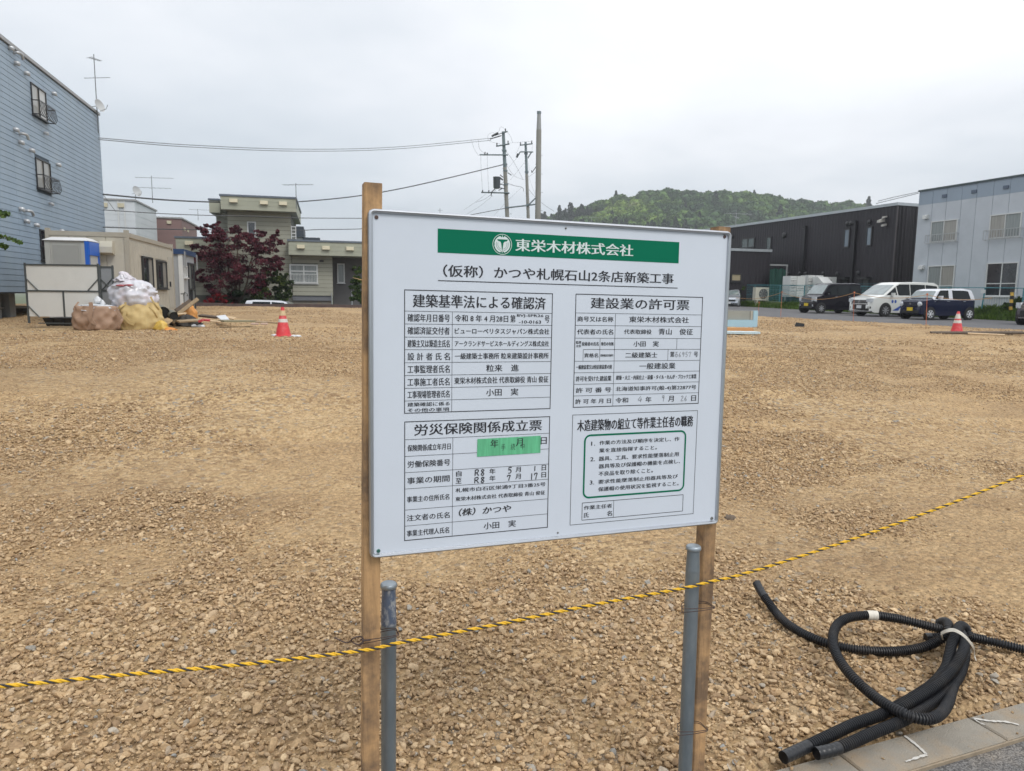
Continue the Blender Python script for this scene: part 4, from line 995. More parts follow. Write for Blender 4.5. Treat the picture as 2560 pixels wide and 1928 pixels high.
# right wing
rS1 = hp(832, 700, .1)[0]
wR = (hp(724, 690, .1)[0], hp(795, 690, .1)[0], hp(760, 709, .1)[1], hp(760, 661, .1)[1])
zRb = hp(800, 740, .1)[1]
wbox(HF, tS1+.02, rS1, -5, .1, zRb, hp(722, 638, .1)[1], 'wall', ggc, house)
boards(HF, tS1+.02, rS1, zRb, hp(722, 638, .1)[1], .235, gg, house, gap=.016, d=.101, holes=[wR])
window(HF, *wR, house, whitef, [curt_g, curt_g], cols=2, rows=2, rowsplit=.36, d=.11, fw=.09)
railing(HF, wR[0]+.05, wR[1]-.05, wR[2]+.05, wR[2]+(wR[3]-wR[2])*.5, house, whitef, 18, out=.24, r=.01)
fascia(720.5, 930, 598.5, 637, .85, 5.2, hoods=((752, 617), (815, 620), (875, 622)))
cb_ = mat('house_foundation', (.17, .175, .19), .85, var=.1)
wbox(HF, tS1, rS1-.05, -5, .06, hp(800, 752, .1)[1], zRb, 'foundation', cb_, house); wbox(HF, tS1, rS1-.1, -4.9, -.05, hz-.8, hp(800, 752, .1)[1]-.0, 'foundation', conc, house)
wbox(HF, lS0, tS1, -5, -.02, hz-.8, hp(445, 738, .05)[1], 'foundation', cb_, house)
# porch
por = mat('porch_wall', (.13, .125, .12), .8, var=.05)
pS1 = hp(930, 700, -1.2)[0]; zPt = hp(870, 641, -1.2)[1]
wbox(HF, rS1+.01, pS1, -4.5, -1.2, hz-.8, zPt, 'porch_wall', por, house)
wP = (hp(843, 690, -1.2)[0], hp(862, 690, -1.2)[0], hp(850, 708, -1.2)[1], hp(850, 659, -1.2)[1]); window(HF, *wP, house, whitef, [curt_g], cols=1, d=-1.18, fw=.07)
for u in (829, 880):
    s_ = hp(u, 740, .5)[0]; b = MB(); b.tube([HF.p(s_, .9, .3), HF.p(s_, .9, 1.35), HF.p(s_, -.3, 1.75), HF.p(s_, -.3, .7)], .03, 6); b.build('handrail', mat('rail_steel', (.4, .42, .43), .4, .5), house)
s_, z_ = hp(804, 653, .1); wbox(HF, s_-.12, s_+.12, .12, .2, z_-.05, z_+.05, 'wall_lamp', darkf, house)
s_, z_ = hp(884, 673, -1.2); hood(HF, s_, z_, house, darkf, .1, 'porch_lamp', d=-1.2)
# white ladder and rooftop bits on the right wing
ldr = empty('roof_ladder', HF.p(hp(733, 598)[0], -.5, hp(733, 598)[1]), 'white steel ladder standing on the right wing roof against the tower', 'ladder')
la, lb_ = hp(729, 598, .1)[0], hp(740, 598, .1)[0]; zl0, zl1 = hp(735, 598, .1)[1], hp(735, 565, .1)[1]
for s_ in (la, lb_): wbox(HF, s_-.02, s_+.02, .06, .1, zl0, zl1, 'rail', whitef, ldr)
for k in range(4): wbox(HF, la, lb_, .065, .095, zl0+.12+(zl1-zl0)*k/4, zl0+.16+(zl1-zl0)*k/4, 'rung', whitef, ldr)
nb = wall_frame(745, 560, 62, AL); a_s, a_z = nb.px(729, 566); b_s = nb.px(759, 566)[0]
rr = empty('distant_dark_roofed_house', nb.p(a_s, 0, 0), 'dark roofed grey house peeping over the right wing of the grey green house', 'house')
wbox(nb, a_s, b_s-.1, -5, 0, 0, a_z-.9, 'wall', mat('pale_grey_wall', (.33, .34, .35), .8), rr); wbox(nb, a_s-.1, b_s, -5.1, .15, a_z-.9, a_z, 'roof', mat('dark_blue_roof', (.035, .045, .06), .5), rr); wbox(nb, b_s-.1, nb.px(800, 597)[0], -5.1, .1, 0, nb.px(770, 594)[1], 'lower_roof', mat('dark_blue_roof', (.035, .045, .06), .5), rr)
# antenna on the tower
q_ = at(741, 520, 41); zq = at(741, 521, 41).z
antenna(q_.x, q_.y, zq, at(746, 458, 41).z-zq, [(at(746, 460, 41).z-zq-.05, 1.75, -.12, 9, .42)], 'television antenna rising at the right end of the grey green tower', antm)

# ------------------------------------------------------------------ beige site office cabin
OF = wall_frame(323, 680, 23.0, math.atan2(1, -.24))
if OF.ey.x < 0: OF.ey = -OF.ey
beige = mat('beige_cabin', (.46, .43, .36), .6, var=.06, vscale=1.2, dirt=(.2, .17, .13), dirt_scale=1.5, dirt_amt=.3)
beige2 = mat('beige_cabin_frame', (.37, .34, .28), .55, var=.08)
op = lambda u, v, d=0: OF.px(u, v, d)
oS1 = op(434, 700)[0]; oZ1 = (op(323, 583)[1]+op(434, 613)[1])/2; oZ0 = oZ1-2.62
off = empty('site_office_cabin', OF.p(0, 0, oZ0-.1), 'beige prefabricated site office cabin with two dark windows behind the rubbish bags', 'cabin')
OFf = Frame(OF.p(0, 0, 0), math.atan2(OF.ex.y, OF.ex.x)-math.pi/2); OFf.ey = -OF.ex
wdt = OFf.px(116, 600)[0]                           # negative: front end runs to the left
wbox(OF, .02, oS1-.02, wdt+.02 if False else -abs(wdt)+.02, -.02, oZ0, oZ1-.05, 'wall', beige, off)
oW = [(op(357, 700)[0], op(382, 700)[0], op(370, 725)[1], op(370, 643)[1]), (op(393, 700)[0], op(416, 700)[0], op(400, 722)[1], op(400, 652)[1])]
n_ = 24
for k in range(n_):
    a, b_ = .06+(oS1-.12)*k/n_, .06+(oS1-.12)*(k+1)/n_; zz0, zz1 = oZ0+.12, oZ1-.25
    wbox(OF, a+.012, b_-.012, -.018, .006, zz0, zz1, 'wall_rib', beige, off) if not any(w[0] < b_ and w[1] > a for w in oW) else [wbox(OF, a+.012, b_-.012, -.018, .006, *q, 'wall_rib', beige, off) for q in ((zz0, oW[0][2]), (oW[0][3], zz1))]
for w in oW: window(OF, *w, off, darkf, [glass_d, curt], d=.01, fw=.06)
for (a, b_, c, d_) in ((-.02, .10, oZ0-.02, oZ1+.06), (oS1-.10, oS1+.02, oZ0-.02, oZ1+.02)): wbox(OF, a, b_, -.10, .03, c, d_, 'corner_post', beige2, off)
wbox(OF, .10, oS1-.1, -.10, .028, oZ1-.16, oZ1-.02, 'roof_beam', beige2, off); wbox(OF, .10, oS1-.1, -.10, .028, oZ0-.02, oZ0+.12, 'floor_beam', beige2, off)
sd = (op(420, 700)[0], op(431, 700)[0]); wbox(OF, sd[0], sd[1], .002, .03, oZ0+.14, oZ0+2.1, 'door', mat('cabin_door', (.40, .38, .33), .5), off); wbox(OF, sd[0]+.1, sd[0]+.16, .03, .08, oZ0+.95, oZ0+1.15, 'door_handle', darkf, off)
# front end wall
w_ = abs(wdt)
for k in range(4):
    a, b_ = -w_+.1+(w_-.2)*k/4, -w_+.1+(w_-.2)*(k+1)/4; wbox(OFf, a+.01, b_-.01, -.015, .008, oZ0+.12, oZ1-.16, 'end_panel', beige, off)
wbox(OFf, -w_-.02, -w_+.10, -.1, .03, oZ0-.02, oZ1+.06, 'corner_post', beige2, off); wbox(OFf, -w_+.1, -.021, -.09, .028, oZ1-.16, oZ1-.02, 'roof_beam', beige2, off)
s_, z_ = OFf.px(271, 620); b = MB(OFf); b.prism([(.01, z_-.22), (.28, z_-.16), (.28, z_+.02), (.2, z_+.2), (.01, z_+.2)], 'x', s_-.18, s_+.18); b.build('ventilation_hood', mat('cream_hood', (.5, .47, .38), .5), off)
for (a, b_) in ((.3, .3), (oS1-.3, .3), (.3, w_-.3), (oS1-.3, w_-.3)):
    wbox(OF, a-.15, a+.15, -b_-.15, -b_+.15, .3, oZ0-.0, 'footing_block', conc, off)

# small grey cabin with dark blue roof behind
SF = wall_frame(437, 700, 29.8, AL); sp_ = lambda u, v, d=0: SF.px(u, v, d)
c0, cz = sp_(433, 626); cA = sp_(455, 626)[0]; c1 = sp_(487, 640)[0]; gcab = mat('pale_grey_cabin', (.34, .355, .37), .6, var=.05)
sc_ = empty('small_grey_cabin', SF.p((c0+c1)/2, 0, .75), 'small pale grey cabin with dark blue roof rim next to the beige office', 'cabin')
zc1 = cz-.15
SE = Frame(SF.p(cA, 0, 0), AL+math.pi/2); SE.ey = SF.ex.copy(); ep = lambda u, v: SE.px(u, v)
sD = ep(487, 700)[0]
wbox(SF, c0, cA-.001, -sD, -.001, .75, zc1, 'wall', gcab, sc_); wbox(SF, c0-.08, cA+.08, -sD-.08, .08, zc1, cz+.06, 'roof', mat('navy_roof', (.02, .05, .13), .4), sc_)
wbox(SF, cA-.16, cA+.012, .001, .04, .8, zc1, 'corner_trim', whitef, sc_)
for u in (456, 486): wbox(SE, ep(u, 650)[0]-.07, ep(u, 650)[0]+.07, .081, .12, zc1-.55, zc1+.12, 'roof_strap', mat('strap_grey', (.25, .26, .27), .5), sc_)
wd = (ep(459, 660)[0], ep(465, 660)[0], ep(460, 694)[1], ep(460, 664)[1]); window(SE, *wd, sc_, whitef, [glass_d], cols=1, d=.01, fw=.05)
wd = (ep(470, 700)[0], ep(485, 700)[0], .8, ep(475, 658)[1]); window(SE, *wd, sc_, darkf, [glass_d, curt_g], cols=2, rows=2, rowsplit=.55, d=.01, fw=.07, sill=False)

# ------------------------------------------------------------------ portable toilet behind the panels
TFf = wall_frame(116, 650, 21.6, rad(10)); tp = lambda u, v, d=0: TFf.px(u, v, d)
t0, t1 = tp(113, 640)[0], tp(221, 640)[0]; tzt = tp(150, 601)[1]; tgy = mat('toilet_grey', (.40, .405, .385), .5, var=.04); tgd = mat('toilet_grey_dark', (.32, .325, .31), .5, var=.04)
toi = empty('portable_toilet_unit', TFf.p((t0+t1)/2, -.5, .65), 'grey moulded portable toilet block with white roof and blue door frame behind the white panels', 'portable toilet')
wbox(TFf, t0, t1, -.75, 0, .68, tzt, 'shell', tgy, toi)
for a, b_ in ((t0+.02, t0+.16), (t1-.18, t1-.02)): wbox(TFf, a, b_, .001, .05, .7, tzt-.08, 'corner_rib', tgy, toi)
wbox(TFf, t0+.22, t1-.26, .001, .02, .8, tzt-.14, 'side_panel', tgd, toi)
b = MB(TFf); e_ = .05
b.add([(t0-e_, .06, tzt), (t1+e_, .06, tzt), (t1+e_, -.8, tzt), (t0-e_, -.8, tzt), (t0+.15, -.1, tzt+.10), (t1-.1, -.1, tzt+.10), (t1-.1, -.65, tzt+.10), (t0+.15, -.65, tzt+.10)], [(0, 3, 2, 1), (4, 5, 6, 7), (0, 1, 5, 4), (1, 2, 6, 5), (2, 3, 7, 6), (3, 0, 4, 7)])
b.build('roof', mat('toilet_white_roof', (.62, .62, .62), .4), toi)
TS = Frame(TFf.p(t1, 0, 0), rad(10)+math.pi/2); TS.ey = TFf.ex.copy()
tblue = mat('toilet_blue', (.02, .12, .52), .35, var=.05)
wbox(TFf, t1-.075, t1+.03, -.04, .055, .72, tzt-.01, 'door_post', tblue, toi)
wbox(TS, -.02, .74, .001, .05, tzt-.42, tzt-.02, 'door_header', tblue, toi); wbox(TS, .10, .66, .001, .02, .75, tzt-.43, 'door', mat('toilet_door', (.45, .45, .44), .4), toi); wbox(TS, .665, .76, .001, .04, .72, tzt-.43, 'door_post', tblue, toi)

# ------------------------------------------------------------------ white guard panels in steel frames
gsteel = mat('grey_steel_tube', (.10, .11, .11), .5, .4, var=.1); gpan = mat('guard_panel_white', (.66, .66, .63), .5, var=.04, vscale=2, dirt=(.54, .54, .51), dirt_scale=3, dirt_amt=.3)
def guard(u0, v0, u1, v1, Y, ang, label, cm, vmid=None, mid_post=True, legs=True, zg=None):
    fr = wall_frame(u0, v0, Y, ang); s0, zt = fr.px(u0, v0); s1_ = fr.px(u1, v0)[0]; zb = fr.px(u0+12, v1)[1]; zm = zb+(zt-zb)*.50
    r = empty('guard_panel', fr.p((s0+s1_)/2, 0, zb-.15), label, 'panel', 'steel framed guard panels of the site')
    wbox(fr, s0+.04, s1_-.04, -.012, .0, zm+.02, zt-.03, 'board', cm, r)
    if mid_post:
        sm_ = (s0+s1_)/2; wbox(fr, s0+.04, sm_-.02, -.012, .0, zb+.02, zm-.02, 'board', cm, r); wbox(fr, sm_+.02, s1_-.04, -.012, .0, zb+.02, zm-.02, 'board', cm, r); wbox(fr, sm_-.02, sm_+.02, -.02, .02, zb, zm, 'mullion', gsteel, r)
    else: wbox(fr, s0+.04, s1_-.04, -.012, .0, zb+.02, zm-.02, 'board', cm, r)
    for a in (s0, s1_-.045): wbox(fr, a, a+.045, -.022, .022, zb-.16, zt+.03, 'upright', gsteel, r)
    for z in (zt-.035, zm-.02): wbox(fr, s0+.045, s1_-.045, -.02, .02, z, z+.04, 'crossbar', gsteel, r)
    k = .32
    for (a, c, e, f) in ((s0+.04, zm+k, s0+k, zm+.02), (s1_-.04, zm+k, s1_-k, zm+.02), (s0+.04, zb+k*.95, s0+k, zb)):
        b = MB(); b.cyl(fr.p(a, .02, c), fr.p(e, .02, f), .014, .014, 6); b.build('brace', gsteel, r)
    wbox(fr, s1_-.3, s0+.3, .03, .06, zb-.17, zb-.14, 'base_rail', gsteel, r)
    return r
guard(60, 660, 247, 793, 19.0, rad(1.5), 'wide white guard panel in a dark steel frame, in front of the blue block', gpan)
guard(247, 666, 283, 786, 19.6, rad(3), 'narrow grey guard panel standing right of the wide white panel', mat('guard_panel_grey', (.27, .28, .29), .5, var=.05), mid_post=False)
# black tray visible under the wide panel
tr = empty('black_plastic_tray', at(150, 806, 20), 'black plastic tray lying under the wide white panel', 'tray')
q0 = at(110, 812, 20.0); q1 = at(215, 812, 20.0); zt_ = at(150, 795, 20).z; zb_ = gz(q0.x, 20)-.02
MB().add([(q0.x+.1, 20, zb_), (q1.x-.1, 20, zb_), (q1.x-.1, 20.8, zb_), (q0.x+.1, 20.8, zb_), (q0.x, 19.95, zt_), (q1.x, 19.95, zt_), (q1.x, 20.85, zt_), (q0.x, 20.85, zt_)], [(0, 3, 2, 1), (4, 5, 6, 7), (0, 1, 5, 4), (1, 2, 6, 5), (2, 3, 7, 6), (3, 0, 4, 7)]).build('body', mat('black_plastic', (.015, .016, .017), .4), tr)
for k in range(4): MB().box(q0.x+.2+k*.3, q0.x+.28+k*.3, 19.93, 19.96, zb_+.03, zt_-.02).build('rib', mat('black_plastic', (.015, .016, .017), .4), tr)
# ------------------------------------------------------------------ sacks of rubbish
def sack(name, c, prof, m2, parent, seed, folds=18, amp=.05, squash=(1, 1), seg=96, nz=30, tilt=(0, 0), sag=0):
    """lathe with vertical and horizontal cloth folds; prof = [(radius, z)]"""
    pr = catmull([Vector((r, 0, z)) for r, z in prof], 6); pr = resample(pr, (sum((a-b).length for a, b in zip(pr, pr[1:])))/nz)
    V = []; rng = random.Random(seed); ph = [rng.random()*6.28 for _ in range(8)]
    for i, q in enumerate(pr):
        t = i/(len(pr)-1)
        for k in range(seg):
            a = 2*math.pi*k/seg
            w = .5*abs(math.sin(folds*.5*a+ph[0]+2.5*math.sin(3*t+ph[1]))) + .35*math.sin(folds*.6*a+ph[2]+4*t) + .5*math.sin(14*t+2.2*math.sin(2*a+ph[3])+ph[4])*(.4+.6*math.sin(a+ph[5])**2) + .3*math.sin(31*t+3*math.sin(3*a+ph[6]))
            n_ = 1.1*(float(vnoise(np.array([abs(a-3.1416)*5]), np.array([t*13]), 1.0, seed))-.5) + .35*(float(vnoise(np.array([abs(a-3.1416)*13]), np.array([t*30]), 1.0, seed+1))-.5)
            r = max(.005, q.x*(1+amp*w+amp*1.6*n_)) if q.x > .02 else .005
            x = r*math.cos(a)*squash[0]; y = r*math.sin(a)*squash[1]; z = q.z - sag*max(0, math.cos(a))*t + amp*.4*n_*q.x
            V.append((c[0]+x+tilt[0]*q.z, c[1]+y+tilt[1]*q.z, c[2]+z))
    fs = [(i*seg+k, i*seg+(k+1) % seg, (i+1)*seg+(k+1) % seg, (i+1)*seg+k) for i in range(len(pr)-1) for k in range(seg)]
    m_ = MB(); m_.add(V, fs); o = m_.build(name, m2, parent, smooth=60); return o
def strap(pts, w, m2, parent, name='strap'):
    P = catmull([Vector(p) for p in pts], 8); vs = []
    for i, p in enumerate(P):
        t = (P[min(i+1, len(P)-1)]-P[max(i-1, 0)]).normalized(); s_ = t.cross(Vector((0, 1, 0)));
        if s_.length < .1: s_ = Vector((1, 0, 0))
        s_ = s_.normalized()*w/2; vs += [p+s_, p-s_, p+s_+Vector((0, .012, 0)), p-s_+Vector((0, .012, 0))]
    n = len(P); fs = []
    for i in range(n-1):
        a, b = 4*i, 4*i+4; fs += [(a, a+1, b+1, b), (a+2, b+2, b+3, a+3), (a, b, b+2, a+2), (a+1, a+3, b+3, b+1)]
    MB().add(vs, fs).build(name, m2, parent, smooth=60)
tanb = mat('tan_woven_sack', (.36, .235, .16), .75, var=.12, vscale=3, bump=.4, bscale=90)
yelb = mat('yellow_woven_sack', (.56, .42, .19), .7, var=.10, vscale=3, bump=.4, bscale=90)
plast = mat('white_film', (.55, .55, .59), .3, var=.15, vscale=4, coat=.4, dirt=(.62, .45, .48), dirt_scale=2.5, dirt_amt=.5)
redf = mat('red_scrap', (.5, .06, .07), .5); waste = mat('white_scrap', (.62, .64, .66), .6, var=.1)
def px_c(u, v, Y): return at(u, v, Y)
# tan sack: spans u 186..300, v 753..820
Yb = 18.6; cc_ = at(243, 815, Yb); sx = 1/1778*Yb
rw = 54*sx; hh = 62*sx
t1_ = empty('tan_rubbish_sack', (cc_.x, Yb, gz(cc_.x, Yb)), 'slumped tan woven bulk sack filled with white scraps, lower and left of the yellow sack', 'sack')
zb_ = gz(cc_.x, Yb)-.02
sack('sack_cloth', (cc_.x, Yb, zb_), [(.02, .0), (rw*.85, .01), (rw*1.02, hh*.22), (rw*1.0, hh*.5), (rw*.93, hh*.8), (rw*.88, hh*.97), (rw*.8, hh*.98), (rw*.78, hh*.86)], tanb, t1_, 5, folds=13, amp=.07, squash=(1, .8))
sack('loose_contents', (cc_.x+.02, Yb, zb_+hh*.8), [(rw*.86, 0), (rw*.7, hh*.19), (rw*.4, hh*.23), (.01, hh*.27)], waste, t1_, 9, folds=9, amp=.13, squash=(1, .8), seg=60)
for k, (u, v, rr_) in enumerate(((246, 748, .075), (258, 757, .05))):
    p = at(u, v+4, Yb); sack('paper_scrap', (p.x, Yb-.02, p.z-.08), [(.01, 0), (rr_, .03), (rr_*1.1, .1), (rr_*.5, .17), (.01, .2)], waste, t1_, 30+k, folds=5, amp=.2, seg=24, nz=8)
f = Yb-rw*.8-.05
strap([at(226, 756, f), at(228, 772, f-.02), at(224, 792, f-.05), at(229, 806, f-.04), at(222, 822, f)], .10, tanb, t1_, 'sack_strap'); strap([at(229, 803, f-.06), at(236, 812, f-.08), at(228, 822, f-.02)], .08, tanb, t1_, 'sack_strap')
strap([at(290, 770, f+.3), at(302, 792, f+.1), at(304, 800, f), at(296, 815, f)], .07, tanb, t1_, 'sack_strap'); strap([at(196, 755, f+.3), at(187, 768, f+.2), at(186, 782, f+.2)], .04, tanb, t1_, 'sack_strap')
# yellow sack with white film bundle: u 281..403, v 677..812
Yc = 19.2; sx = Yc/1778; cb2 = at(350, 812, Yc); zb_ = gz(cb2.x, Yc)-.03; rw = 57*sx; H1 = (812-745)*sx; H2 = (745-686)*sx
t2_ = empty('yellow_rubbish_sack', (cb2.x, Yc, zb_+.03), 'big yellow bulk sack topped with bundled white plastic film and red scraps', 'sack')
sack('sack_cloth', (cb2.x+.02, Yc, zb_), [(.02, 0), (rw*.85, .01), (rw*.98, H1*.25), (rw*.97, H1*.6), (rw*.88, H1*.95), (rw*.84, H1*1.04), (rw*.7, H1*1.03)], yelb, t2_, 3, folds=15, amp=.055, squash=(1, .85), tilt=(-.10, 0), sag=.0)
sack('plastic_film', (cb2.x-.10, Yc, zb_+H1*.84), [(rw*.82, 0), (rw*.92, H2*.25), (rw*.93, H2*.55), (rw*.78, H2*.9), (rw*.5, H2*1.12), (.02, H2*1.18)], plast, t2_, 12, folds=9, amp=.085, squash=(1, .85), tilt=(-.12, 0))
sack('plastic_film', (at(320, 690, Yc).x, Yc-.1, at(318, 706, Yc).z), [(.02, 0), (.24, .02), (.20, .10), (.13, .17), (.09, .25), (.01, .29)], plast, t2_, 15, folds=5, amp=.30, squash=(1, .8), seg=48, nz=16, tilt=(-.3, 0))
for k, (u, v, rr_) in enumerate(((297, 712, .035), (318, 711, .03))):
    p = at(u, v, Yc-.5); sack('red_scrap', (p.x, Yc-.42, p.z-.04), [(.01, 0), (rr_*1.4, .01), (rr_*1.2, .035), (.01, .045)], mat('faded_red_scrap', (.42, .09, .10), .6), t2_, 50+k, folds=3, amp=.35, squash=(2.2, .7), seg=20, nz=6)
f = Yc-rw*.85-.03
strap([at(312, 760, f+.1), at(300, 768, f), at(290, 772, f+.1), at(287, 765, f+.3)], .05, yelb, t2_, 'sack_strap'); strap([at(313, 778, f), at(311, 792, f-.03), at(322, 805, f-.03), at(336, 811, f)], .085, yelb, t2_, 'sack_strap')
strap([at(376, 742, f+.2), at(386, 760, f+.15), at(397, 775, f+.25)], .05, yelb, t2_, 'sack_strap'); strap([at(372, 768, f+.05), at(384, 780, f+.08), at(393, 795, f+.2)], .045, yelb, t2_, 'sack_strap')
p = at(403, 812, Yc-.4); t3_ = empty('crumpled_yellow_sheet', (p.x, Yc-.4, gz(p.x, Yc-.4)), 'crumpled yellow and orange plastic sheet at the foot of the yellow sack', 'plastic sheet')
sack('sheet', (p.x, Yc-.4, gz(p.x, Yc-.4)), [(.02, 0), (.17, .01), (.15, .1), (.10, .2), (.01, .27)], mat('yellow_sheet', (.6, .40, .08), .5, var=.3, vscale=8), t3_, 61, folds=6, amp=.2, squash=(1, .7), seg=40, nz=14)
sack('sheet', (p.x+.22, Yc-.45, gz(p.x, Yc-.4)-.02), [(.02, 0), (.15, .01), (.10, .07), (.01, .11)], mat('orange_sheet', (.65, .26, .05), .5, var=.3, vscale=8), t3_, 62, folds=6, amp=.25, squash=(1.3, .7), seg=40, nz=10)

# ------------------------------------------------------------------ debris heap: pipes, planks, offcuts
def plank(u0, v0, u1, v1, Y0, Y1, w, t, m2, label, cat='plank', name='wood_plank', grp=None, roll=0):
    a = at(u0, v0, Y0); b_ = at(u1, v1, Y1); r = empty(name, (a.x, a.y, min(a.z, b_.z)), label, cat, grp)
    ex = (b_-a).normalized(); ey = ex.cross(Vector((0, 0, 1))).normalized(); ey = (ey*math.cos(roll)+ex.cross(ey)*math.sin(roll)).normalized(); ez = ex.cross(ey)
    L = (b_-a).length; vs = [a+ex*x+ey*y+ez*z for x in (0, L) for y, z in ((-w/2, -t/2), (w/2, -t/2), (w/2, t/2), (-w/2, t/2))]
    o = MB().add(vs, [(0, 1, 2, 3), (7, 6, 5, 4), (0, 4, 5, 1), (1, 5, 6, 2), (2, 6, 7, 3), (3, 7, 4, 0)]).build('board', m2, r); return r
pw = mat('weathered_wood', (.30, .22, .13), .8, var=.25, vscale=20); pl = mat('pale_wood', (.55, .40, .24), .7, var=.15, vscale=15); dk = mat('dark_wood', (.09, .065, .045), .85, var=.3, vscale=12)
plank(446, 785, 495, 747, 20.6, 20.9, .12, .025, pw, 'long weathered plank leaning up out of the debris heap', roll=.8)
plank(440, 778, 478, 752, 20.9, 21.3, .14, .03, dk, 'dark plank leaning behind the long weathered one', roll=.8)
plank(441, 787, 464, 784, 20.3, 20.2, .09, .03, pl, 'short pale wood offcut lying on the debris heap', roll=.5)
plank(434, 808, 440, 790, 19.9, 20.3, .06, .03, pw, 'narrow stick propped against the foot of the debris heap', roll=.3)
plank(444, 804, 505, 800, 20.0, 21.0, .14, .04, pw, 'low weathered board at the front of the debris heap', roll=.3)
plank(500, 789, 545, 794, 22.5, 22.2, .14, .06, dk, 'dark timber lying flat behind the pink offcuts', roll=.2)
plank(525, 803, 553, 805, 20.9, 20.6, .1, .03, pl, 'pale thin board lying beside the green board', roll=.2)
plank(553, 803, 633, 803, 20.6, 21.2, .5, .05, mat('olive_board', (.22, .20, .12), .7), 'flat olive green board lying on the gravel left of the left cone', 'board', 'flat_board')
plank(640, 805, 668, 806, 20.4, 20.4, .12, .03, pw, 'brown lath between the green board and the left cone', roll=.2)
plank(668, 806, 697, 808, 20.2, 20.0, .05, .03, pw, 'thin lath ending behind the left cone', roll=.2)
plank(628, 810, 646, 810, 19.9, 19.9, .07, .04, mat('pinkish_offcut', (.5, .36, .29), .7), 'pinkish wood offcut nearest the green board', roll=.2)
plank(652, 810, 669, 810, 19.9, 19.9, .07, .04, mat('pinkish_offcut', (.5, .36, .29), .7), 'second pinkish wood offcut, nearer the left cone', roll=.2)
plank(498, 803, 508, 800, 20.2, 20.2, .14, .06, redf, 'bright red scrap in the middle of the debris strip', 'scrap', 'red_scrap', roll=.2)
plank(511, 800, 524, 801, 20.2, 20.2, .08, .05, redf, 'small red scrap right of the bright red one', 'scrap', 'red_scrap', roll=.2)
def steel_tube(u0, v0, u1, v1, Y0, Y1, r, label):
    a = at(u0, v0, Y0); b_ = at(u1, v1, Y1); d_ = (b_-a).normalized(); rt = empty('steel_duct', tuple(a), label, 'duct')
    MB().tube([a, a+d_*.001, b_], [r, r, r], 16, cap=False).build('duct_wall', mat('old_duct', (.16, .155, .12), .6, .3, var=.3), rt, smooth=60)
    MB().tube([a+d_*.03, a+d_*.031], [r*.97, r*.9], 16).build('dark_inside', mat('duct_inside', (.01, .01, .01), .9), rt)
steel_tube(408, 782, 400, 776, 19.9, 21.2, .17, 'wide dark duct offcut beside the yellow sack')
steel_tube(435, 790, 415, 783, 19.7, 21.0, .11, 'narrower grey green duct offcut lying in the heap')
steel_tube(440, 786, 425, 780, 20.6, 22.0, .07, 'small tube offcut resting on the ducts')
p = at(467, 765, 21.6); r_ = empty('orange_sheet_bundle', (p.x, 21.6, gz(p.x, 21.6)), 'crumpled orange sheet bundle behind the leaning planks', 'bundle')
sack('sheet', (p.x, 21.6, gz(p.x, 21.6)), [(.02, 0), (.22, .05), (.26, .3), (.22, .5), (.12, .66), (.01, .70)], mat('orange_tarp', (.60, .27, .07), .6, var=.3, vscale=5), r_, 71, folds=6, amp=.12, seg=50, nz=18)
p = at(470, 790, 21.4); r_ = empty('dark_rag_heap', (p.x, 21.3, gz(p.x, 21.3)), 'dark tangled rags and cable under the orange bundle', 'rags')
sack('rags', (p.x, 21.3, gz(p.x, 21.3)), [(.02, 0), (.36, .02), (.33, .15), (.15, .3), (.01, .36)], mat('dark_rag', (.05, .045, .04), .9, var=.6, vscale=14), r_, 72, folds=9, amp=.2, seg=60, nz=18)
p = at(482, 776, 22.2); r_ = empty('white_pail', (p.x, 22.2, gz(p.x, 22.2)), 'small grey white bundle right of the leaning planks', 'bundle')
sack('bundle', (p.x, 22.2, gz(p.x, 22.2)), [(.02, 0), (.1, .02), (.12, .18), (.06, .28), (.01, .3)], waste, r_, 73, folds=5, amp=.12, seg=30, nz=12)
p = at(560, 794, 21.6); r_ = empty('white_sheet', (p.x, 21.6, gz(p.x, 21.6)), 'thin white sheet lying bent on the debris strip', 'sheet')
a, b_, c, d_ = at(541, 790, 22), at(563, 787, 22.3), at(573, 798, 21.2), at(552, 799, 21.2)
MB().add([a, b_, c, d_, a-Vector((0, 0, .02)), b_-Vector((0, 0, .02)), c-Vector((0, 0, .02)), d_-Vector((0, 0, .02))], [(0, 1, 2, 3), (7, 6, 5, 4), (0, 4, 5, 1), (1, 5, 6, 2), (2, 6, 7, 3), (3, 7, 4, 0)]).build('sheet', waste, r_)
plank(566, 793, 588, 797, 21.8, 21.6, .12, .03, pl, 'curved pale offcut beside the white sheet', roll=.4)
for k, (u, v, cm, lb) in enumerate(((484, 790, waste, 'white crumb of plaster left in the debris strip'), (498, 790, waste, 'small white lump behind the red scrap'), (440, 806, pl, 'pale lump at the left end of the debris strip'), (505, 797, waste, 'white chip right above the red scrap'))):
    p = at(u, v, 21); q = empty('rubble_piece', (p.x, 21, gz(p.x, 21)), lb, 'rubble'); sack('lump', (p.x, 21, gz(p.x, 21)-.01), [(.01, 0), (.06, .01), (.07, .06), (.01, .09)], cm, q, 80+k, folds=4, amp=.2, seg=16, nz=6)
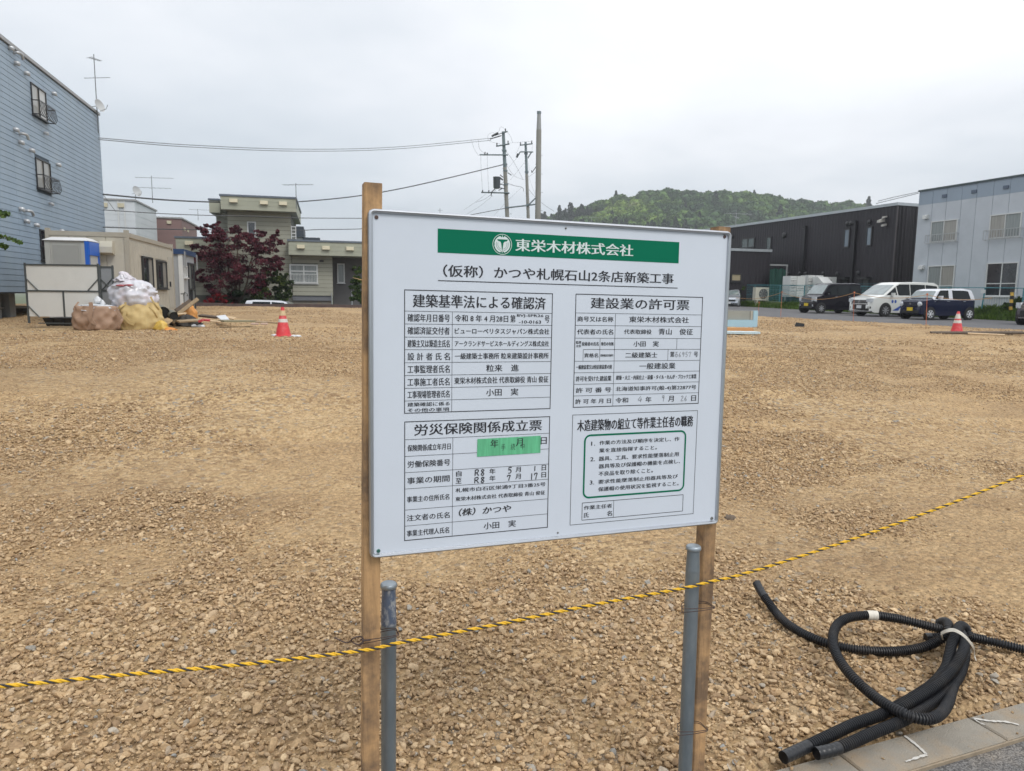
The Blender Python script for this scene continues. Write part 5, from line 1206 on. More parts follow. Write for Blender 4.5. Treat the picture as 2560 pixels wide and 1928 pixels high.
# water standpipe by the small cabin
p = at(461, 770, 24.5); q = empty('water_standpipe', (p.x, 24.5, gz(p.x, 24.5)), 'thin steel water tap standing before the small grey cabin', 'tap')
zt_ = at(461, 735, 24.5).z; MB().cyl((p.x, 24.5, gz(p.x, 24.5)), (p.x, 24.5, zt_), .02, .02, 8).build('riser', antm, q); MB().tube(catmull([(p.x, 24.5, zt_), (p.x+.05, 24.5, zt_+.06), (p.x+.12, 24.5, zt_), (p.x+.12, 24.5, zt_-.08)], 5), .018, 6).build('spout', antm, q); MB().box(p.x-.09, p.x+.05, 24.46, 24.5, zt_-.02, zt_+.02).build('valve_handle', antm, q)

# ------------------------------------------------------------------ traffic cones
cred = mat('cone_red', (.62, .045, .055), .55, var=.18, vscale=10, dirt=(.6, .2, .2), dirt_scale=7, dirt_amt=.6); cwh = mat('cone_band', (.62, .60, .55), .5, var=.12, vscale=14, dirt=(.5, .3, .25), dirt_scale=10, dirt_amt=.5)
cyw = mat('cone_band_yellowed', (.55, .42, .24), .5, var=.2, vscale=14)
def cone(x, y, label, tilt=0, bands=None, h=.7):
    z = gz(x, y)-.005; r = empty('traffic_cone', (x, y, z), label, 'traffic cone', 'red traffic cones on the gravel')
    prof = [(0, .19), (.25, .137), (.5, .078), (.68, .035), (.7, .03)]
    def R(hh): 
        return .185-(.185-.034)*hh/.7
    zz = [.035]+[q for b in bands for q in b[:2]]+[.7]
    def seg(a, b, m2, nm, o=0.0): MB().lathe((x, y, z), [(R(a)+o, a), (R(b)+o, b)], 28).build(nm, m2, r, smooth=50)
    seg(.03, .7, cred, 'cone_body')
    for (a, b, m2) in bands: seg(a, b, m2, 'reflective_band', .003)
    MB().lathe((x, y, z), [(.034, .698), (.02, .70)], 20).build('cone_tip', cred, r)
    m_ = MB(); e = .19; c = .05; pr = [(-e+c, -e), (e-c, -e), (e, -e+c), (e, e-c), (e-c, e), (-e+c, e), (-e, e-c), (-e, -e+c)]
    m_.prism([(x+a*math.cos(.3)-b*math.sin(.3), y+a*math.sin(.3)+b*math.cos(.3)) for a, b in pr], 'z', z, z+.035); m_.build('base', cred, r)
    return r
p = at(708, 831, 17.1); cone(p.x, 17.1, 'red traffic cone with dirty yellowed bands standing alone in the left half of the gravel', bands=[(.50, .62, cyw), (.34, .42, cwh)])
p = at(2392, 826, 22.6); cone(p.x, 22.6, 'faded red and white cone beside the planks at the asphalt edge on the right', bands=[(.47, .62, cwh), (.33, .42, cwh)])
for k, (u, v, lb) in enumerate(((686, 830, 'pale stone just left of the left cone'), (735, 831, 'small white and green lump just right of the left cone'), (744, 830, 'outer white lump right of the left cone'))):
    p = at(u, v, 17); q = empty('pale_stone', (p.x, 17, gz(p.x, 17)), lb, 'stone'); sack('lump', (p.x, 17, gz(p.x, 17)-.01), [(.01, 0), (.05, .01), (.05, .04), (.01, .06)], waste, q, 90+k, folds=3, amp=.15, squash=(1.5, 1), seg=16, nz=6)

# ------------------------------------------------------------------ foliage
def leaves(name, centres, radii, n, size, cols, parent, seed, flat=.6, kind=None, cone_=None):
    """leaf sized faces filling many small clumps; one part"""
    rg = np.random.default_rng(seed); C = np.array(centres); Rr = np.array(radii); k = rg.integers(0, len(C), n)
    d = rg.normal(0, 1, (n, 3)); d /= np.linalg.norm(d, axis=1)[:, None]; d *= (rg.random(n)**.45)[:, None]; d[:, 2] *= flat
    P = C[k]+d*Rr[k][:, None]
    a = rg.normal(0, 1, (n, 3)); a /= np.linalg.norm(a, axis=1)[:, None]; b = np.cross(a, rg.normal(0, 1, (n, 3))); b /= np.linalg.norm(b, axis=1)[:, None]
    s = size*(.6+.8*rg.random(n))[:, None]; c_ = np.cross(a, b)*s*.25
    V = np.stack([P-a*s, P+b*s*.55+c_, P+a*s, P-b*s*.55+c_], 1).reshape(-1, 3); Fq = np.arange(n*4).reshape(n, 4)
    m2 = cols if not isinstance(cols, tuple) else leafmat(name+str(seed), *cols)
    return np_obj(name, V, Fq, m2, parent)
def leafmat(nm, dark, mid, light, scale=1.6):
    m = bpy.data.materials.new(nm); m.use_nodes = True; n, l = m.node_tree.nodes, m.node_tree.links; bs = n['Principled BSDF']; bs.inputs['Roughness'].default_value = .6; bs.inputs['Specular IOR Level'].default_value = .3
    g = n.new('ShaderNodeNewGeometry'); nz = n.new('ShaderNodeTexNoise'); nz.inputs['Scale'].default_value = scale; nz.inputs['Detail'].default_value = 4; l.new(g.outputs['Position'], nz.inputs['Vector'])
    ad = n.new('ShaderNodeMath'); ad.operation = 'MULTIPLY_ADD'; l.new(g.outputs['Random Per Island'], ad.inputs[0]); ad.inputs[1].default_value = .35; l.new(nz.outputs[0], ad.inputs[2])
    r = n.new('ShaderNodeValToRGB'); l.new(ad.outputs[0], r.inputs[0]); e = r.color_ramp.elements; e[0].position = .4; e[0].color = (*dark, 1); e[1].position = .95; e[1].color = (*light, 1); q = e.new(.66); q.color = (*mid, 1)
    l.new(r.outputs[0], bs.inputs['Base Color']); bs.inputs['Transmission Weight'].default_value = 0
    tr = n.new('ShaderNodeBsdfTranslucent'); l.new(r.outputs[0], tr.inputs[0]); ms = n.new('ShaderNodeMixShader'); ms.inputs[0].default_value = .25; l.new(bs.outputs[0], ms.inputs[1]); l.new(tr.outputs[0], ms.inputs[2])
    l.new(ms.outputs[0], n['Material Output'].inputs[0]); return m
bark = mat('bark', (.10, .075, .055), .9, var=.3, vscale=8)
def limb(a, b, r0, r1, parent, name='branch', seed=0):
    rg = random.Random(seed); a = Vector(a); b = Vector(b); P = [a.lerp(b, t)+Vector((rg.uniform(-1, 1), rg.uniform(-1, 1), rg.uniform(-.5, .5)))*(b-a).length*.05*(1 if 0 < t < 1 else 0) for t in (0, .33, .66, 1)]
    C = catmull(P, 4); MB().tube(C, [r0+(r1-r0)*i/(len(C)-1) for i in range(len(C))], 7).build(name, bark, parent, smooth=60)
# dark red maple in front of the grey green house
YM = 39.6; mb_ = at(597, 770, YM); mz = .0
mp_ = empty('red_maple_tree', (mb_.x, YM, mz), 'spreading dark red maple tree in front of the grey green house', 'tree')
rg = np.random.default_rng(4); cen = []; rd_ = []
outline = [(500, 640, 20), (487, 618, 12), (520, 590, 20), (512, 573, 12), (545, 583, 18), (538, 568, 10), (583, 572, 12), (590, 590, 18), (640, 598, 18), (655, 585, 10), (690, 590, 8), (680, 612, 16), (665, 635, 22), (700, 650, 16), (698, 605, 9), (675, 660, 24), (640, 640, 26), (600, 625, 26), (560, 620, 26), (525, 640, 24), (540, 665, 26), (580, 660, 28), (620, 675, 28), (655, 690, 22), (600, 700, 26), (560, 700, 24), (520, 705, 18), (500, 690, 14), (490, 700, 10), (530, 725, 16), (580, 735, 22), (625, 720, 24), (650, 715, 20), (560, 650, 22), (690, 668, 14), (615, 600, 14), (546, 605, 16)]
for (u, v, r) in outline:
    for k in range(9):
        p = at(u+rg.normal(0, .55)*r, v+rg.normal(0, .5)*r, YM+rg.uniform(-1.5, 1.1)); cen.append(tuple(p)); rd_.append(r*YM/1778*rg.uniform(.25, .75))
leaves('crown', cen, rd_, 25000, .062, ((.02, .006, .011), (.08, .016, .028), (.19, .04, .055)), mp_, 4, flat=.5)
for k, (u, v) in enumerate([(510, 640), (545, 590), (590, 585), (650, 600), (690, 645), (560, 660), (640, 680), (520, 700), (600, 640)]):
    limb((mb_.x, YM, mz+1.0), at(u, v, YM+rg.uniform(-.6, .6)), .07, .015, mp_, 'branch', k)
limb((mb_.x, YM, mz-.3), (mb_.x, YM, mz+1.1), .12, .08, mp_, 'trunk', 77)
# round evergreen beside it
def bush(name, cpx, Y, n, size, cols, label, cat, seed, flat=.7, zb=.0, per=10, sp=.8):
    p = at(sum(c[0] for c in cpx)/len(cpx), 760, Y); r = empty(name, (p.x, Y, zb), label, cat); rg = np.random.default_rng(seed); cen = []; rd_ = []
    for (u, v, q) in cpx:
        for k in range(per):
            c = at(u+rg.normal(0, .5)*q, v+rg.normal(0, .45)*q, Y+rg.uniform(-sp, sp)); cen.append(tuple(c)); rd_.append(q*Y/1778*rg.uniform(.2, .6))
    leaves('foliage', cen, rd_, n, size, cols, r, seed, flat); limb((p.x, Y, zb-.2), (p.x, Y, zb+.9), .07, .04, r, 'stem', seed); return r
bush('evergreen_shrub', [(690, 680, 10), (705, 695, 16), (680, 705, 18), (715, 715, 16), (695, 735, 20), (670, 745, 20), (655, 725, 16), (718, 738, 12), (640, 740, 16), (700, 752, 14)], 39.2, 9000, .055, ((.008, .018, .006), (.025, .05, .012), (.13, .17, .03)), 'rounded evergreen shrub with yellow green tips right of the maple', 'shrub', 21)
bush('dark_hedge_shrub', [(600, 745, 18), (570, 750, 16), (625, 752, 16), (645, 758, 12), (545, 752, 12)], 39.0, 6000, .055, ((.006, .012, .006), (.014, .03, .012), (.035, .06, .02)), 'low dark green shrub under the maple', 'shrub', 22)
bush('red_azalea_shrub', [(530, 752, 12), (550, 748, 14), (565, 755, 12), (515, 758, 8), (575, 762, 8)], 38.8, 4200, .05, ((.06, .004, .006), (.26, .012, .02), (.42, .03, .04)), 'low bright red azalea shrub left of the car roof', 'shrub', 23, per=7)
bush('slender_green_shrub', [(897, 675, 10), (900, 700, 14), (895, 725, 16), (902, 750, 18), (890, 695, 9), (889, 748, 12)], 39.6, 6000, .055, ((.01, .025, .006), (.035, .07, .015), (.12, .17, .03)), 'slender green shrub by the porch, partly behind the left timber', 'shrub', 24)
bush('green_weeds', [(510, 765, 7), (525, 764, 6), (600, 764, 8)], 38.0, 1500, .05, ((.01, .02, .006), (.03, .05, .015), (.06, .1, .03)), 'scruffy dark weeds behind the low brown edge wall', 'plant', 25)
# leafy branch reaching in at the far left edge
yb = 8.0; rt = at(-160, 700, yb); lb_ = empty('overhanging_tree', (rt.x, yb, gz(rt.x, yb)), 'light green tree whose twigs reach in at the left edge', 'tree')
lm = leafmat('twig_leaf', (.03, .06, .015), (.07, .13, .03), (.16, .24, .06), 5); cen = []; rd_ = []
for seq in ([(-160, 620), (-60, 560), (0, 540), (22, 534)], [(-160, 620), (-40, 590), (10, 592), (50, 606)], [(-160, 640), (-40, 612), (0, 612), (12, 618)], [(-160, 600), (-80, 540), (-20, 535), (5, 530)]):
    P = catmull([at(u, v, yb+(k-1)*.1) for k, (u, v) in enumerate(seq)], 8)
    MB().tube(P, [.012-.009*i/len(P) for i in range(len(P))], 5).build('twig', bark, lb_)
    leaves('leaf_cluster', [tuple(q) for q in P[6:]], [.045]*len(P[6:]), 160, .022, lm, lb_, 31+int(seq[1][1]), flat=.6)
limb((rt.x, yb, gz(rt.x, yb)-.2), at(-160, 620, yb), .07, .03, lb_, 'trunk', 3)
cen = [tuple(at(u, v, yb+.3)) for u, v in ((-150, 560), (-200, 500), (-120, 520), (-220, 600), (-160, 480), (-100, 610))]; leaves('crown', cen, [.35]*6, 2500, .03, lm, lb_, 32, flat=.9)
# roof of the parked car behind the edge wall is built with the cars
# ------------------------------------------------------------------ right edge: planks, insulation boards, black block
plank(2328, 832, 2560, 832, 22.0, 21.6, .22, .05, dk, 'dark scaffold plank lying on the gravel right of the right cone', roll=.15)
plank(2420, 834, 2512, 838, 21.4, 21.0, .09, .04, pl, 'fresh pale plank lying in front of the dark scaffold plank', roll=.2)
plank(2500, 833, 2640, 832, 22.0, 21.8, .12, .05, pw, 'second dark plank reaching out of the picture at right', roll=.2)
p = at(1998, 811, 26); q = empty('black_block', (p.x, 26, gz(p.x, 26)), 'small black block lying on the far gravel', 'block'); zq = gz(p.x, 26)
m_ = MB(); a0 = at(1990, 811, 26).x; a1 = at(2006, 811, 26).x; m_.add([(a0, 25.9, zq), (a1, 25.8, zq), (a1, 26.1, zq), (a0, 26.1, zq), (a0+.02, 25.93, zq+.14), (a1+.0, 25.83, zq+.11), (a1, 26.08, zq+.11), (a0+.02, 26.08, zq+.14)], [(0, 3, 2, 1), (4, 5, 6, 7), (0, 1, 5, 4), (1, 2, 6, 5), (2, 3, 7, 6), (3, 0, 4, 7)]).build('block', mat('black_rubber', (.012, .013, .014), .6), q)
q_ = at(1822, 1276, 4.5)
r = empty('dark_stone', (at_z(1826, 1278, .1).x, at_z(1826, 1278, .1).y, .05), 'dark lump of stone on the gravel right of the sign', 'stone'); c0_ = at_z(1826, 1278, .1)
sack('stone', (c0_.x, c0_.y, gz(c0_.x, c0_.y)-.005), [(.003, 0), (.032, .004), (.034, .025), (.015, .042), (.002, .045)], mat('dark_rock', (.13, .10, .075), .9, var=.3, vscale=60), r, 98, folds=4, amp=.18, squash=(1.1, .8), seg=20, nz=8)
# low concrete wall with pale blue insulation, half hidden by the sign
lbm = mat('pale_blue_foam', (.36, .55, .66), .7, var=.04); cf = mat('form_panel', (.30, .31, .28), .8, var=.06)
FF = wall_frame(1850, 790, 24.5, rad(3)); fp = lambda u, v, d=0: FF.px(u, v, d)
q = empty('insulated_concrete_upstand', FF.p(fp(1820, 790)[0], 0, .5), 'low grey concrete upstand edged with pale blue foam, beyond the sign', 'low wall')
a = fp(1620, 790)[0]; b_ = fp(1882, 790)[0]; c = fp(1893, 790)[0]; zt_ = fp(1850, 777)[1]; zm = fp(1850, 800)[1]; zb_ = .45
wbox(FF, a, b_, -.15, 0, zm, zt_, 'concrete_face', cf, q); wbox(FF, fp(1876, 790)[0], b_, .001, .03, zm, zt_, 'corner_strip', mat('pale_strip', (.42, .41, .36), .7), q)
wbox(FF, a, c, -.16, .06, zb_, zm-.002, 'foam_base', lbm, q); wbox(FF, b_+.002, c, -.16, .06, zm, zt_+.005, 'foam_end', lbm, q)
q = empty('orange_timber', at(1800, 834, 21.5), 'orange brown squared timber lying beyond the sign at its right edge', 'timber')
a = at(1640, 836, 21.6); b_ = at(1888, 836, 21.6); zq = gz(b_.x, 21.6); MB().add([(a.x, 21.5, zq), (b_.x-.05, 21.5, zq), (b_.x, 21.75, zq), (a.x, 21.75, zq), (a.x, 21.5, zq+.13), (b_.x-.12, 21.5, zq+.13), (b_.x-.05, 21.75, zq+.13), (a.x, 21.75, zq+.13)], [(0, 3, 2, 1), (4, 5, 6, 7), (0, 1, 5, 4), (1, 2, 6, 5), (2, 3, 7, 6), (3, 0, 4, 7)]).build('beam', mat('orange_wood', (.55, .29, .12), .6, var=.08), q)
q = empty('pale_blue_foam_board', at(1800, 845, 20.3), 'thin pale blue foam board lying on the gravel in front of the orange timber', 'foam board')
a = at(1640, 845, 20.3); b_ = at(1899, 845, 20.3); zq = gz(b_.x, 20.3)+.01; MB().add([(a.x, 20.1, zq), (b_.x-.2, 20.1, zq), (b_.x, 20.25, zq), (b_.x-.1, 20.6, zq), (a.x, 20.6, zq), (a.x, 20.1, zq+.06), (b_.x-.2, 20.1, zq+.06), (b_.x, 20.25, zq+.06), (b_.x-.1, 20.6, zq+.06), (a.x, 20.6, zq+.06)], [(4, 3, 2, 1, 0), (5, 6, 7, 8, 9), (0, 1, 6, 5), (1, 2, 7, 6), (2, 3, 8, 7), (3, 4, 9, 8), (4, 0, 5, 9)]).build('foam', mat('white_blue_foam', (.50, .62, .66), .6), q)
# ------------------------------------------------------------------ light blue apartment building on the right
AR = math.atan2(.9455, -.3254)
RF = wall_frame(2289, 600, 45.2, AR)
if RF.ey.x > 0: RF.ey = -RF.ey
rp = lambda u, v, d=0: RF.px(u, v, d)
lb1 = mat('pale_blue_render', (.50, .535, .575), .8, var=.05, vscale=.9, dirt=(.40, .44, .47), dirt_scale=1.3, dirt_amt=.45); lb2 = mat('blue_grey_band', (.30, .36, .43), .8, var=.05, vscale=.9)
rb = empty('pale_blue_apartments', RF.p(0, 0, 1.0), 'pale blue two storey apartment building with a darker blue band under the roof', 'building')
e0 = 0.0; zt = rp(2297.5, 477)[1]; zbd = rp(2296, 514)[1]; zb_ = 1.0; near = -22.0
wbox(RF, near, e0, -9, -.02, zb_, zt-.08, 'wall', mat('panel_joint', (.30, .34, .38), .9), rb)
wbox(RF, near-.05, e0+.05, -9.05, .06, zt-.08, zt+.02, 'roof_edge', mat('dark_roof_edge', (.06, .085, .09), .5), rb)
jl = sorted([rp(u, v)[0] for u, v in ((2332, 500), (2367, 500), (2404, 500), (2441, 500), (2482, 500), (2523, 500))]); stp = (jl[-1]-jl[0])/5
ed = [e0]+jl[::-1]
while ed[-1] > near+stp: ed.append(ed[-1]-stp)
ed.append(near)
W2a = (rp(2395, 560)[0], rp(2329, 560)[0], rp(2326, 607)[1], rp(2331, 554)[1]); W2b = (rp(2556, 540)[0], rp(2477, 540)[0], rp(2470, 598)[1], rp(2478, 538)[1])
W1a = (rp(2386, 700)[0], rp(2319, 700)[0], rp(2318, 746)[1], rp(2321, 665)[1]); W1b = (rp(2544, 700)[0], rp(2465, 700)[0], rp(2463, 741)[1], rp(2467, 658)[1])
wins = [W2a, W2b, W1a, W1b]; sp2 = W2a[0]-W2b[0]
for k in (1, 2): wins += [tuple([w[0]-sp2*k, w[1]-sp2*k, w[2], w[3]]) for w in (W2b, W1b)]
for b_, a in zip(ed, ed[1:]):
    wbox(RF, a+.012, b_-.012, -.019, .0, zbd, zt-.085, 'fascia_panel', lb2, rb)
    segs = [(zb_, zbd-.006)]
    wbox(RF, a+.012, b_-.012, -.019, .0, zb_, zbd-.006, 'wall_panel', lb1, rb)
gmix = [[curt, curt_g], [curt_g, curt], [curt_g, curt], [glass_d, glass_d], [curt, curt], [glass_d, curt], [curt, glass_d], [curt_g, curt]]
for w, gm in zip(wins, gmix): 
    up_ = w[3] > 4.2
    window(RF, *w, rb, whitef, gm, d=.012, fw=.06, rows=1 if up_ else 2, rowsplit=.62, sill=not up_)
    hgt = w[3]-w[2]
    railing(RF, w[0]-.12, w[1]+.12, w[2]-.08, w[2]+hgt*.36 if up_ else w[2]+hgt*.02, rb, mat('guard_grey', (.42, .43, .44), .5), 13, out=.28, r=.016) if up_ else railing(RF, w[0]-.02, w[1]+.02, w[2]-.62, w[2]-.02, rb, whitef, 13, out=.2, r=.016)
for u, v in ((2362, 490), (2436, 479), (2516, 468)):
    s_, z_ = rp(u, v); wbox(RF, s_-.16, s_+.16, .001, .05, z_-.09, z_+.09, 'louvre', mat('louvre_dark', (.10, .13, .18), .6), rb)
for u, v in ((2317, 543), (2306, 669)):
    s_, z_ = rp(u, v); b = MB(RF); b.prism([(0, z_-.10), (.22, z_-.12), (.20, z_+.08), (.05, z_+.14), (0, z_+.14)], 'x', s_-.15, s_+.15); b.build('vent_hood', whitef, rb)
s_ = rp(2455, 445)[0]; wbox(RF, s_-1.1, s_+1.1, -3.2, -2.0, zt, zt+.38, 'roof_unit', mat('roof_unit', (.3, .3, .3), .7), rb)

# ------------------------------------------------------------------ dark brown corrugated building
DF = wall_frame(2238, 600, 50.0, AR)
if DF.ey.x > 0: DF.ey = -DF.ey
dp = lambda u, v, d=0: DF.px(u, v, d)
dkm = mat('dark_corrugated_steel', (.019, .016, .021), .5, .1, var=.12, vscale=.4); dtr = mat('pale_metal_coping', (.42, .45, .47), .35, .4)
db = empty('dark_corrugated_building', DF.p(0, 0, 1.0), 'long dark brown corrugated steel building with a pale coping behind the parked cars', 'building')
zt = dp(2238, 510)[1]; zl = dp(1830, 566)[1]; L_ = 34.0; zt_l = zl+(zl-zt)*(L_/dp(1830, 566)[0]-1)
def corr(fr, s0, s1, z0, zf, d, pitch, amp, name, m2, parent):
    b = MB(fr); n = int((s1-s0)/pitch); vs = []
    for k in range(n):
        s = s0+(s1-s0)*k/n; p_ = (s1-s0)/n
        for q, dd in ((0, 0), (.58, 0), (.66, amp), (.92, amp)): x = s+p_*q; vs += [(x, d+dd, z0), (x, d+dd, zf(x))]
    vs += [(s1, d, z0), (s1, d, zf(s1))]; m = len(vs)//2
    b.add(vs, [(2*i, 2*i+2, 2*i+3, 2*i+1) for i in range(m-1)]); return b.build(name, m2, parent)
zf = lambda s: zt+(zt_l-zt)*s/L_ - .12
MB(DF).add([(0, -14, .9), (L_, -14, .9), (L_, -.01, .9), (0, -.01, .9), (0, -14, zf(0)), (L_, -14, zf(L_)), (L_, -.01, zf(L_)), (0, -.01, zf(0))], [(0, 1, 2, 3), (7, 6, 5, 4), (0, 4, 5, 1), (1, 5, 6, 2), (2, 6, 7, 3), (3, 7, 4, 0)]).build('wall_core', dkm, db)
corr(DF, 0.03, L_, .9, zf, .0, .30, .014, 'corrugated_wall', dkm, db)
DE = Frame(DF.p(0, 0, 0), AR-math.pi/2); DE.ey = -DF.ex
corr(DE, .03, 13.9, .9, lambda s: zf(0), .0, .30, .014, 'end_wall', mat('dark_end_steel', (.022, .019, .022), .4, .2, var=.1), db)
MB(DF).add([(-.08, -14.1, zf(0)), (L_, -14.1, zf(L_)), (L_, .09, zf(L_)), (-.08, .09, zf(0)), (-.08, -14.1, zf(0)+.2), (L_, -14.1, zf(L_)+.2), (L_, .09, zf(L_)+.2), (-.08, .09, zf(0)+.2)], [(3, 2, 1, 0), (4, 5, 6, 7), (0, 1, 5, 4), (1, 2, 6, 5), (2, 3, 7, 6), (3, 0, 4, 7)]).build('coping', dtr, db)
wbox(DF, -.05, .03, -.04, .05, .9, zf(0), 'corner_trim', mat('brown_trim', (.06, .052, .055), .4), db)
gsky = mat('window_glass_sky', (.13, .17, .21), .08, var=.1, coat=.8, spec=.8); ggrn = mat('window_glass_green', (.02, .045, .04), .06, var=.4, coat=.8, spec=.8)
def dwin(u0, v0, u1, v1, g, cols=1):
    a, b_ = dp(u1, v0)[0], dp(u0, v0)[0]; window(DF, a, b_, dp(u0, v1)[1], dp(u0, v0)[1], db, darkf, g, cols=cols, d=.035, fw=.09, sill=False)
dwin(2112, 573, 2127, 620, [gsky]); dwin(2168, 567, 2183, 616, [gsky]); dwin(1855, 597, 1888, 622, [ggrn, ggrn], 2); dwin(1917, 593, 1930, 625, [ggrn])
for u, v0, v1 in ((2012, 572, 690), (2136, 559, 700)):
    s_ = dp(u, 640)[0]; z1 = dp(u, v0)[1]; wbox(DF, s_-.10, s_+.10, .031, .2, 1.0, z1, 'downpipe', mat('black_pipe', (.014, .014, .016), .4), db); wbox(DF, s_-.1, s_+.3, .031, .24, z1, z1+.18, 'pipe_head', mat('black_pipe', (.014, .014, .016), .4), db)
for u, v in ((2120, 559), (2129, 558), (2175, 555), (1962, 588), (1971, 685), (2001, 684), (2015, 684), (2059, 684), (2095, 685), (2147, 682), (1832, 592)):
    s_, z_ = dp(u, v); hood(DF, s_, z_, db, darkf, .16 if u != 1962 else .24, d=.03)
s_, z_ = dp(2210, 551); b = MB(DF); b.prism([(.03, z_-.1), (.5, z_-.18), (.5, z_-.02), (.03, z_+.14)], 'x', s_-.12, s_+.12); b.build('floodlight', mat('pale_lamp', (.5, .48, .44), .4), db)
b = MB(DF); b.prism([(.03, z_-.38), (.32, z_-.45), (.32, z_-.33), (.03, z_-.25)], 'x', s_-.3, s_-.08); b.build('floodlight', mat('pale_lamp', (.5, .48, .44), .4), db); b = MB(DF); b.prism([(.03, z_+.18), (.3, z_+.12), (.3, z_+.22), (.03, z_+.28)], 'x', s_-.3, s_-.08); b.build('floodlight', mat('pale_lamp', (.5, .48, .44), .4), db)
for u in (2108, 2160): s_ = dp(u, 695)[0]; wbox(DF, s_-.7, s_+.2, .03, .5, dp(u, 698)[1], dp(u, 696)[1]+.08, 'door_canopy', darkf, db); wbox(DF, s_-.5, s_, .031, .06, 1.0, dp(u, 698)[1], 'door', mat('door_dark_glass', (.05, .055, .06), .3), db)
# annex
XF = wall_frame(1926, 650, 57.5, rad(15)); xp = lambda u, v, d=0: XF.px(u, v, d); x1 = xp(1926, 640)[0]; x0 = xp(1740, 640)[0]; xz = xp(1926, 624)[1]
wbox(XF, x0, x1, -9, -.01, .9, xz-.2, 'annex_wall', dkm, db); corr(XF, x0, x1, .9, lambda s: xz-.2, 0, .30, .014, 'corrugated_wall', dkm, db); wbox(XF, x0, x1+.1, -9, .08, xz-.2, xz, 'coping', dtr, db)
a = (xp(1826, 690)[0], xp(1854, 690)[0], xp(1840, 705)[1], xp(1840, 683)[1]); window(XF, *a, db, darkf, [mat('warm_window', (.33, .28, .18), .4)], cols=1, d=.035, fw=.12, sill=True)
ga, gb, gt = xp(1925, 690, .6)[0], xp(1964, 690, .6)[0], xp(1945, 661, .6)[1]
net = empty('green_net_screen', XF.p((ga+gb)/2, .6, 1.0), 'dark green netting hung in a pale steel frame beside the corrugated building', 'net')
gnm = mat('green_net', (.005, .055, .04), .8, var=.4, vscale=2, vstretch=(5, 5, .3)); pf = mat('pale_steel_frame', (.3, .31, .31), .5, .3)
b = MB(XF); vs = []
for i in range(31):
    s = ga+(gb-ga)*i/30; dd = .56+.05*math.sin(i*1.1)+.02*math.sin(i*2.7)
    for z in (1.0, 2.6, gt-.35-.05*math.sin(i*.5)): vs.append((s, dd*(1 if z < 3 else 1), z))
b.add(vs, [(3*i+j, 3*i+3+j, 3*i+4+j, 3*i+1+j) for i in range(30) for j in range(2)]); b.build('netting', gnm, net, smooth=60)
wbox(XF, ga-.05, gb+.12, .58, .66, gt-.12, gt, 'top_rail', pf, net); wbox(XF, gb, gb+.1, .585, .655, 1.0, gt-.121, 'upright', pf, net)
# outdoor units
acw = mat('unit_white', (.60, .61, .60), .5, var=.05); acd = mat('unit_slot', (.20, .21, .2), .6)
AF = wall_frame(2000, 690, 53, rad(20)); ap = lambda u, v, d=0: AF.px(u, v, d)
def acunit(u0, u1, us, vt, vb, label, Yk=0):
    a, c, m_ = ap(u0, 700, Yk)[0], ap(u1, 700, Yk)[0], ap(us, 700, Yk)[0]; z1 = ap(u0, vt, Yk)[1]; z0 = ap(u0, vb, Yk)[1]
    r = empty('air_conditioning_unit', AF.p((a+c)/2, Yk-.4, z0), label, 'air conditioner', 'tall white outdoor units')
    wbox(AF, a, c, Yk-.8, Yk, z0, z1, 'casing', acw, r); n = 12
    for k in range(n):
        z = z0+.1+(z1-z0-.3)*k/n; b = MB(AF); b.prism([(Yk+.001, z), (Yk+.05, z), (Yk+.001, z+.055)], 'x', a+.04, m_-.03); b.build('louvre_blade', acw, r)
        wbox(AF, a+.04, m_-.03, Yk+.0005, Yk+.004, z+.056, z+(z1-z0-.3)/n-.002, 'louvre_slot', acd, r)
    wbox(AF, m_, m_+.03, Yk+.0005, Yk+.01, z0, z1, 'panel_seam', acd, r); wbox(AF, m_+.15, c-.1, Yk+.0005, Yk+.012, z0+.6, z0+.64, 'seam', acd, r)
acunit(1976, 2013, 1992, 690, 742, 'tall white louvred outdoor unit left of the black van'); acunit(2020, 2058, 2038, 688, 745, 'tall white louvred outdoor unit partly behind the black van', -.4)
a, c, z1, z0 = ap(2048, 700, .3)[0], ap(2094, 700, .3)[0], ap(2060, 692, .3)[1], ap(2060, 730, .3)[1]
r = empty('hooded_outdoor_unit', AF.p((a+c)/2, .3, z0), 'wide white outdoor unit with sloping snow hood above the black van', 'air conditioner'); wbox(AF, a, c, -.6, .2, z0, z1, 'casing', acw, r)
b = MB(AF); b.prism([(.2, z1-.02), (.75, z1-.45), (.75, z1-.52), (.2, z1-.52)], 'x', a-.05, a+(c-a)*.5); b.build('snow_hood', acw, r); wbox(AF, a+(c-a)*.62, a+(c-a)*.72, .201, .22, z1-.35, z1-.2, 'badge', acd, r)
AG = wall_frame(1905, 740, 54.5, rad(17)); g0, gz0 = AG.px(1888, 751); g1, gz1 = AG.px(1923, 719)
r = empty('framed_outdoor_unit', AG.p((g0+g1)/2, 0, 1.0), 'cream outdoor unit with a round fan on thin legs behind the teal fence', 'air conditioner')
crm = mat('unit_cream', (.50, .48, .40), .5); wbox(AG, g0, g1, -.35, 0, gz0, gz1, 'casing', crm, r)
b = MB(AG); cx_, cz_, rr_ = g0+(g1-g0)*.58, (gz0+gz1)/2, (gz1-gz0)*.40
b.add([(cx_+rr_*math.cos(t), .012, cz_+rr_*math.sin(t)) for t in np.linspace(0, 6.283, 25)[:-1]], [tuple(range(24))]); b.build('fan_opening', mat('fan_dark', (.07, .075, .075), .5), r)
